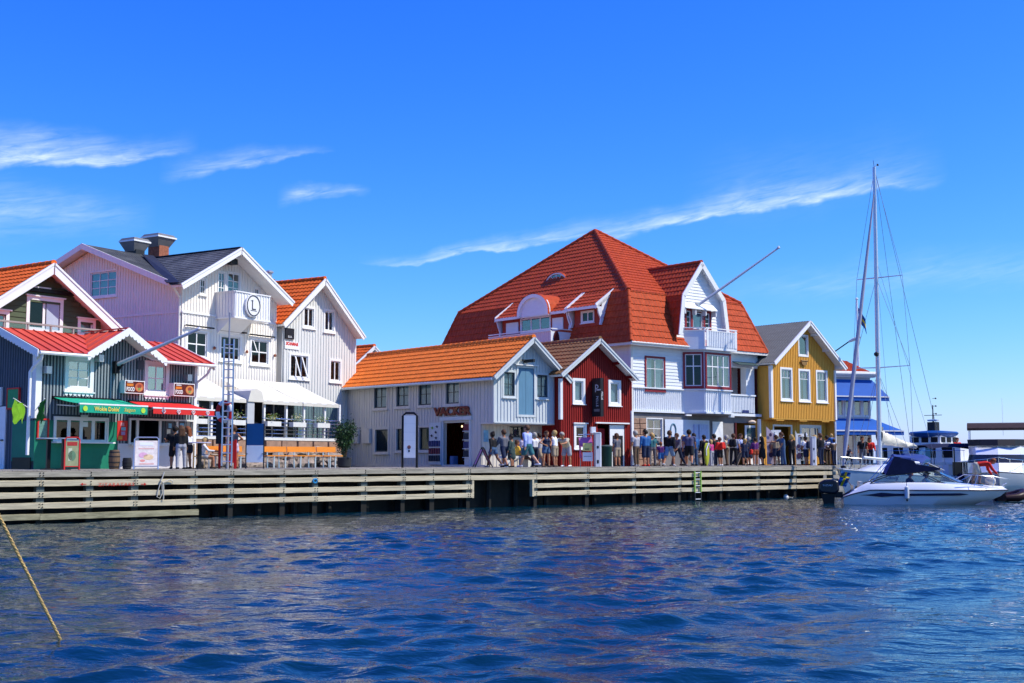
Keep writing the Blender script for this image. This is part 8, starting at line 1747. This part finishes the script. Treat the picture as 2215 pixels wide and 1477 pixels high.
# ---------------------------------------------------------------- ferry with blue roof
def ferry():
    c = at_y(2020, 960, 90); h = thing('harbour_ferry', 'white harbour ferry with rounded blue wheelhouse roof and instrument mast', 'boat', (c.x - 5 * math.cos(R(-50)), c.y - 5 * math.sin(R(-50)), 0), R(-50)); s = 90 / F_PX
    hull(h, 11, 4.2, -.5, .0, 1.5, gel, rake=1.2, sheer=.5, stern=.9); bpy.context.view_layer.update()
    z = lambda y: at_y(2020, y, 90).z
    zr, zb, zm = z(943), z(962), z(978); X = 5.0
    MB().box(1.0, 8.8, -1.9, 1.9, 1.5, 1.62).build('deck', gelb, h); MB().box(1.2, 8.0, -1.6, 1.6, 1.62, zb).build('saloon', gel, h); MB().box(X - 1.2, X + 1.2, -1.15, 1.15, zb, zr).build('wheelhouse', gel, h)
    wd = mat('tinted_windows', (.012, .013, .02), .35, .1, 2, spec=.1); zw0, zw1 = zb + (zr - zb) * .25, zr - (zr - zb) * .15
    for sx in (-1, 1):
        for k in range(3): y = -.75 + .75 * k; MB().box(X + sx * 1.205, X + sx * 1.215, y - .27, y + .27, zw0, zw1).build('window', wd, h)
    for sy in (-1, 1):
        for k in range(3): x = X - .75 + .75 * k; MB().box(x - .27, x + .27, sy * 1.155, sy * 1.165, zw0, zw1).build('window', wd, h)
        for k in range(5): x = 1.8 + 1.3 * k; MB().box(x - .4, x + .4, sy * 1.605, sy * 1.615, 2.0, zb - .2).build('window', wd, h)
    MB().lathe([(1.2, -.12), (1.62, .05), (1.72, .2), (1.6, .3), (.3, .4)], (X, 0, zr), 28).build('blue_roof', mat('ferry_blue', (.01, .07, .26), .4, .1, 3), h, smooth=True)
    zt = z(876); MB().tube([(X, 0, zr + .3), (X, 0, zt)], [.07, .035], 8).beam((X - .7, 0, z(898)), (X + .7, 0, z(898)), .04, .04).box(X - .3, X + .3, -.3, .3, zr + .35, zr + 1.0).build('instrument_mast', M['darkmetal'], h)
    MB().lathe([(.05, 0), (.4, .02), (.42, .12), (.1, .16)], (X, 0, zr + 1.05), 12).build('radar', gel, h, smooth=True)
    for k in range(3): MB().lathe([(.02, -.06), (.08, 0), (.02, .06)], (X + .25, 0, zr + 1.6 + .55 * k), 7).beam((X, 0, zr + 1.6 + .55 * k), (X + .25, 0, zr + 1.6 + .55 * k), .03, .03).build('navigation_light', M['darkmetal'], h)
    q = at_y(2071, 985, 88); P_('person in red shirt standing on the harbour ferry', 0, 0, 0, 20, 'stand', 'tee', 'red', 'trousers', 'navy', 'short', 'brown', 1, at=(q.x, q.y, 1.62), height=1.8)
    rail(h, [(1.2, -1.85, 2.5), (8.5, -1.85, 2.5)], [((1.2 + k * .8, -1.85, 1.6), (1.2 + k * .8, -1.85, 2.5)) for k in range(10)], .02)
ferry()

# ---------------------------------------------------------------- cabin cruiser with dark canopy, between ferry and motorboat
def canopyboat():
    c = at_y(1948, 1000, 68); h = thing('canopy_cruiser', 'motor cruiser under a rounded dark canopy behind the sailing yacht', 'boat', (c.x + 5.2, c.y + .6, 0), math.pi + R(8)); hull(h, 6.2, 2.5, -.4, 0, .95, gel, rake=.9, sheer=.2, stern=.9)
    MB().box(.2, 4.6, -1.1, 1.1, .9, 1.0).build('deck', gelb, h); zt = at_y(2010, 958, 67).z; z1 = at_y(2010, 1000, 67).z
    pr = [(2.05 + .1, 1.1), (2.3, zt - .25), (2.7, zt - .03), (4.0, zt), (4.6, zt - .1)]; pr = [(.25, 1.0), (.3, zt - .45), (.6, zt - .12), (1.6, zt), (3.4, zt - .02), (4.2, zt - .12)]
    MB().grid([[(x, y * 1.15, z - .2 * abs(y) ** 4) for y in np.linspace(-1, 1, 11)] for x, z in pr[1:]]).build('canopy_top', navyc, h, smooth=True)
    for x in (.4, 1.6, 2.8, 4.1):
        for sg in (1, -1): MB().tube([(x, sg * 1.12, 1.0), (x, sg * 1.12, zt - .25)], .02, 5).build('canopy_pole', M['darkmetal'], h)
    MB().poly([(.26, -1.1, 1.0), (.26, 1.1, 1.0), (.3, 1.1, zt - .4), (.3, -1.1, zt - .4)]).build('canopy_curtain', navyc, h); MB().box(.8, 1.9, -.8, .2, 1.0, 1.75).build('seat', M['black'], h); MB().box(3.0, 3.5, -.9, .9, 1.0, 1.6).build('helm_console', gel, h); MB().poly([(4.2, -1, 1.1), (4.2, 1, 1.1), (3.9, .9, zt - .25), (3.9, -.9, zt - .25)]).build('windscreen', bglass, h)
canopyboat()
# ---------------------------------------------------------------- inflatable dinghies
def inflatable(px, py, d, rz, label, L, col, motor):
    c = at_y(px, py, d); h = thing('inflatable_dinghy', label, 'dinghy', (c.x, c.y, .16), rz, 'inflatable dinghies'); m_ = mat(*col); y = .55
    pts = [(0, -y, 0), (L * .5, -y, .02), (L * .8, -y * .8, .1), (L * .95, -y * .35, .2), (L, 0, .24), (L * .95, y * .35, .2), (L * .8, y * .8, .1), (L * .5, y, .02), (0, y, 0)]
    MB().tube(pts, [.14, .2, .2, .19, .19, .19, .2, .2, .14], 10).build('buoyancy_tube', m_, h, smooth=True); MB().prism([(.1, -.4, -.12), (L * .75, -.4, -.12), (L * .92, 0, -.05), (L * .75, .4, -.12), (.1, .4, -.12)], (0, 0, .06)).build('floor', gelb, h); MB().box(.05, .12, -.42, .42, -.15, .3).build('transom', M['black'], h)
    if motor: MB().lathe([(.08, 0), (.14, .1), (.15, .35), (.08, .45)], (-.1, 0, .3), 10).box(-.16, -.04, -.06, .06, -.4, .32).build('outboard_engine', M['black'], h, smooth=True)
    return h
inflatable(2162, 1062, 57.5, R(4), 'small inflatable with white bow and dark tube ahead of the motorboat', 1.1, ('dinghy_dark', (.03, .012, .012), .4, .2, 3), False)
inflatable(2098, 1022, 61, R(175), 'black inflatable dinghy beside the motor yacht', 2.2, ('dinghy_black', (.015, .018, .028), .35, .2, 3), True)
# ---------------------------------------------------------------- float and line by the quay end
q = at_z(1700, 1077, 0); h = thing('mooring_buoy', 'small white mooring float by the quay foot', 'buoy', (q[0], q[1], 0)); MB().lathe([(.02, -.12), (.12, -.04), (.14, .05), (.1, .14), (.03, .18)], n=12).build('float', M['white2'], h, smooth=True); MB().tube([(.1, 0, .05), (.35, .05, .02), (.5, .2, .25), (.7, .5, .5)], .015, 5).build('line', mat('pale_rope', (.52, .5, .43), .9, .2, 20), h)
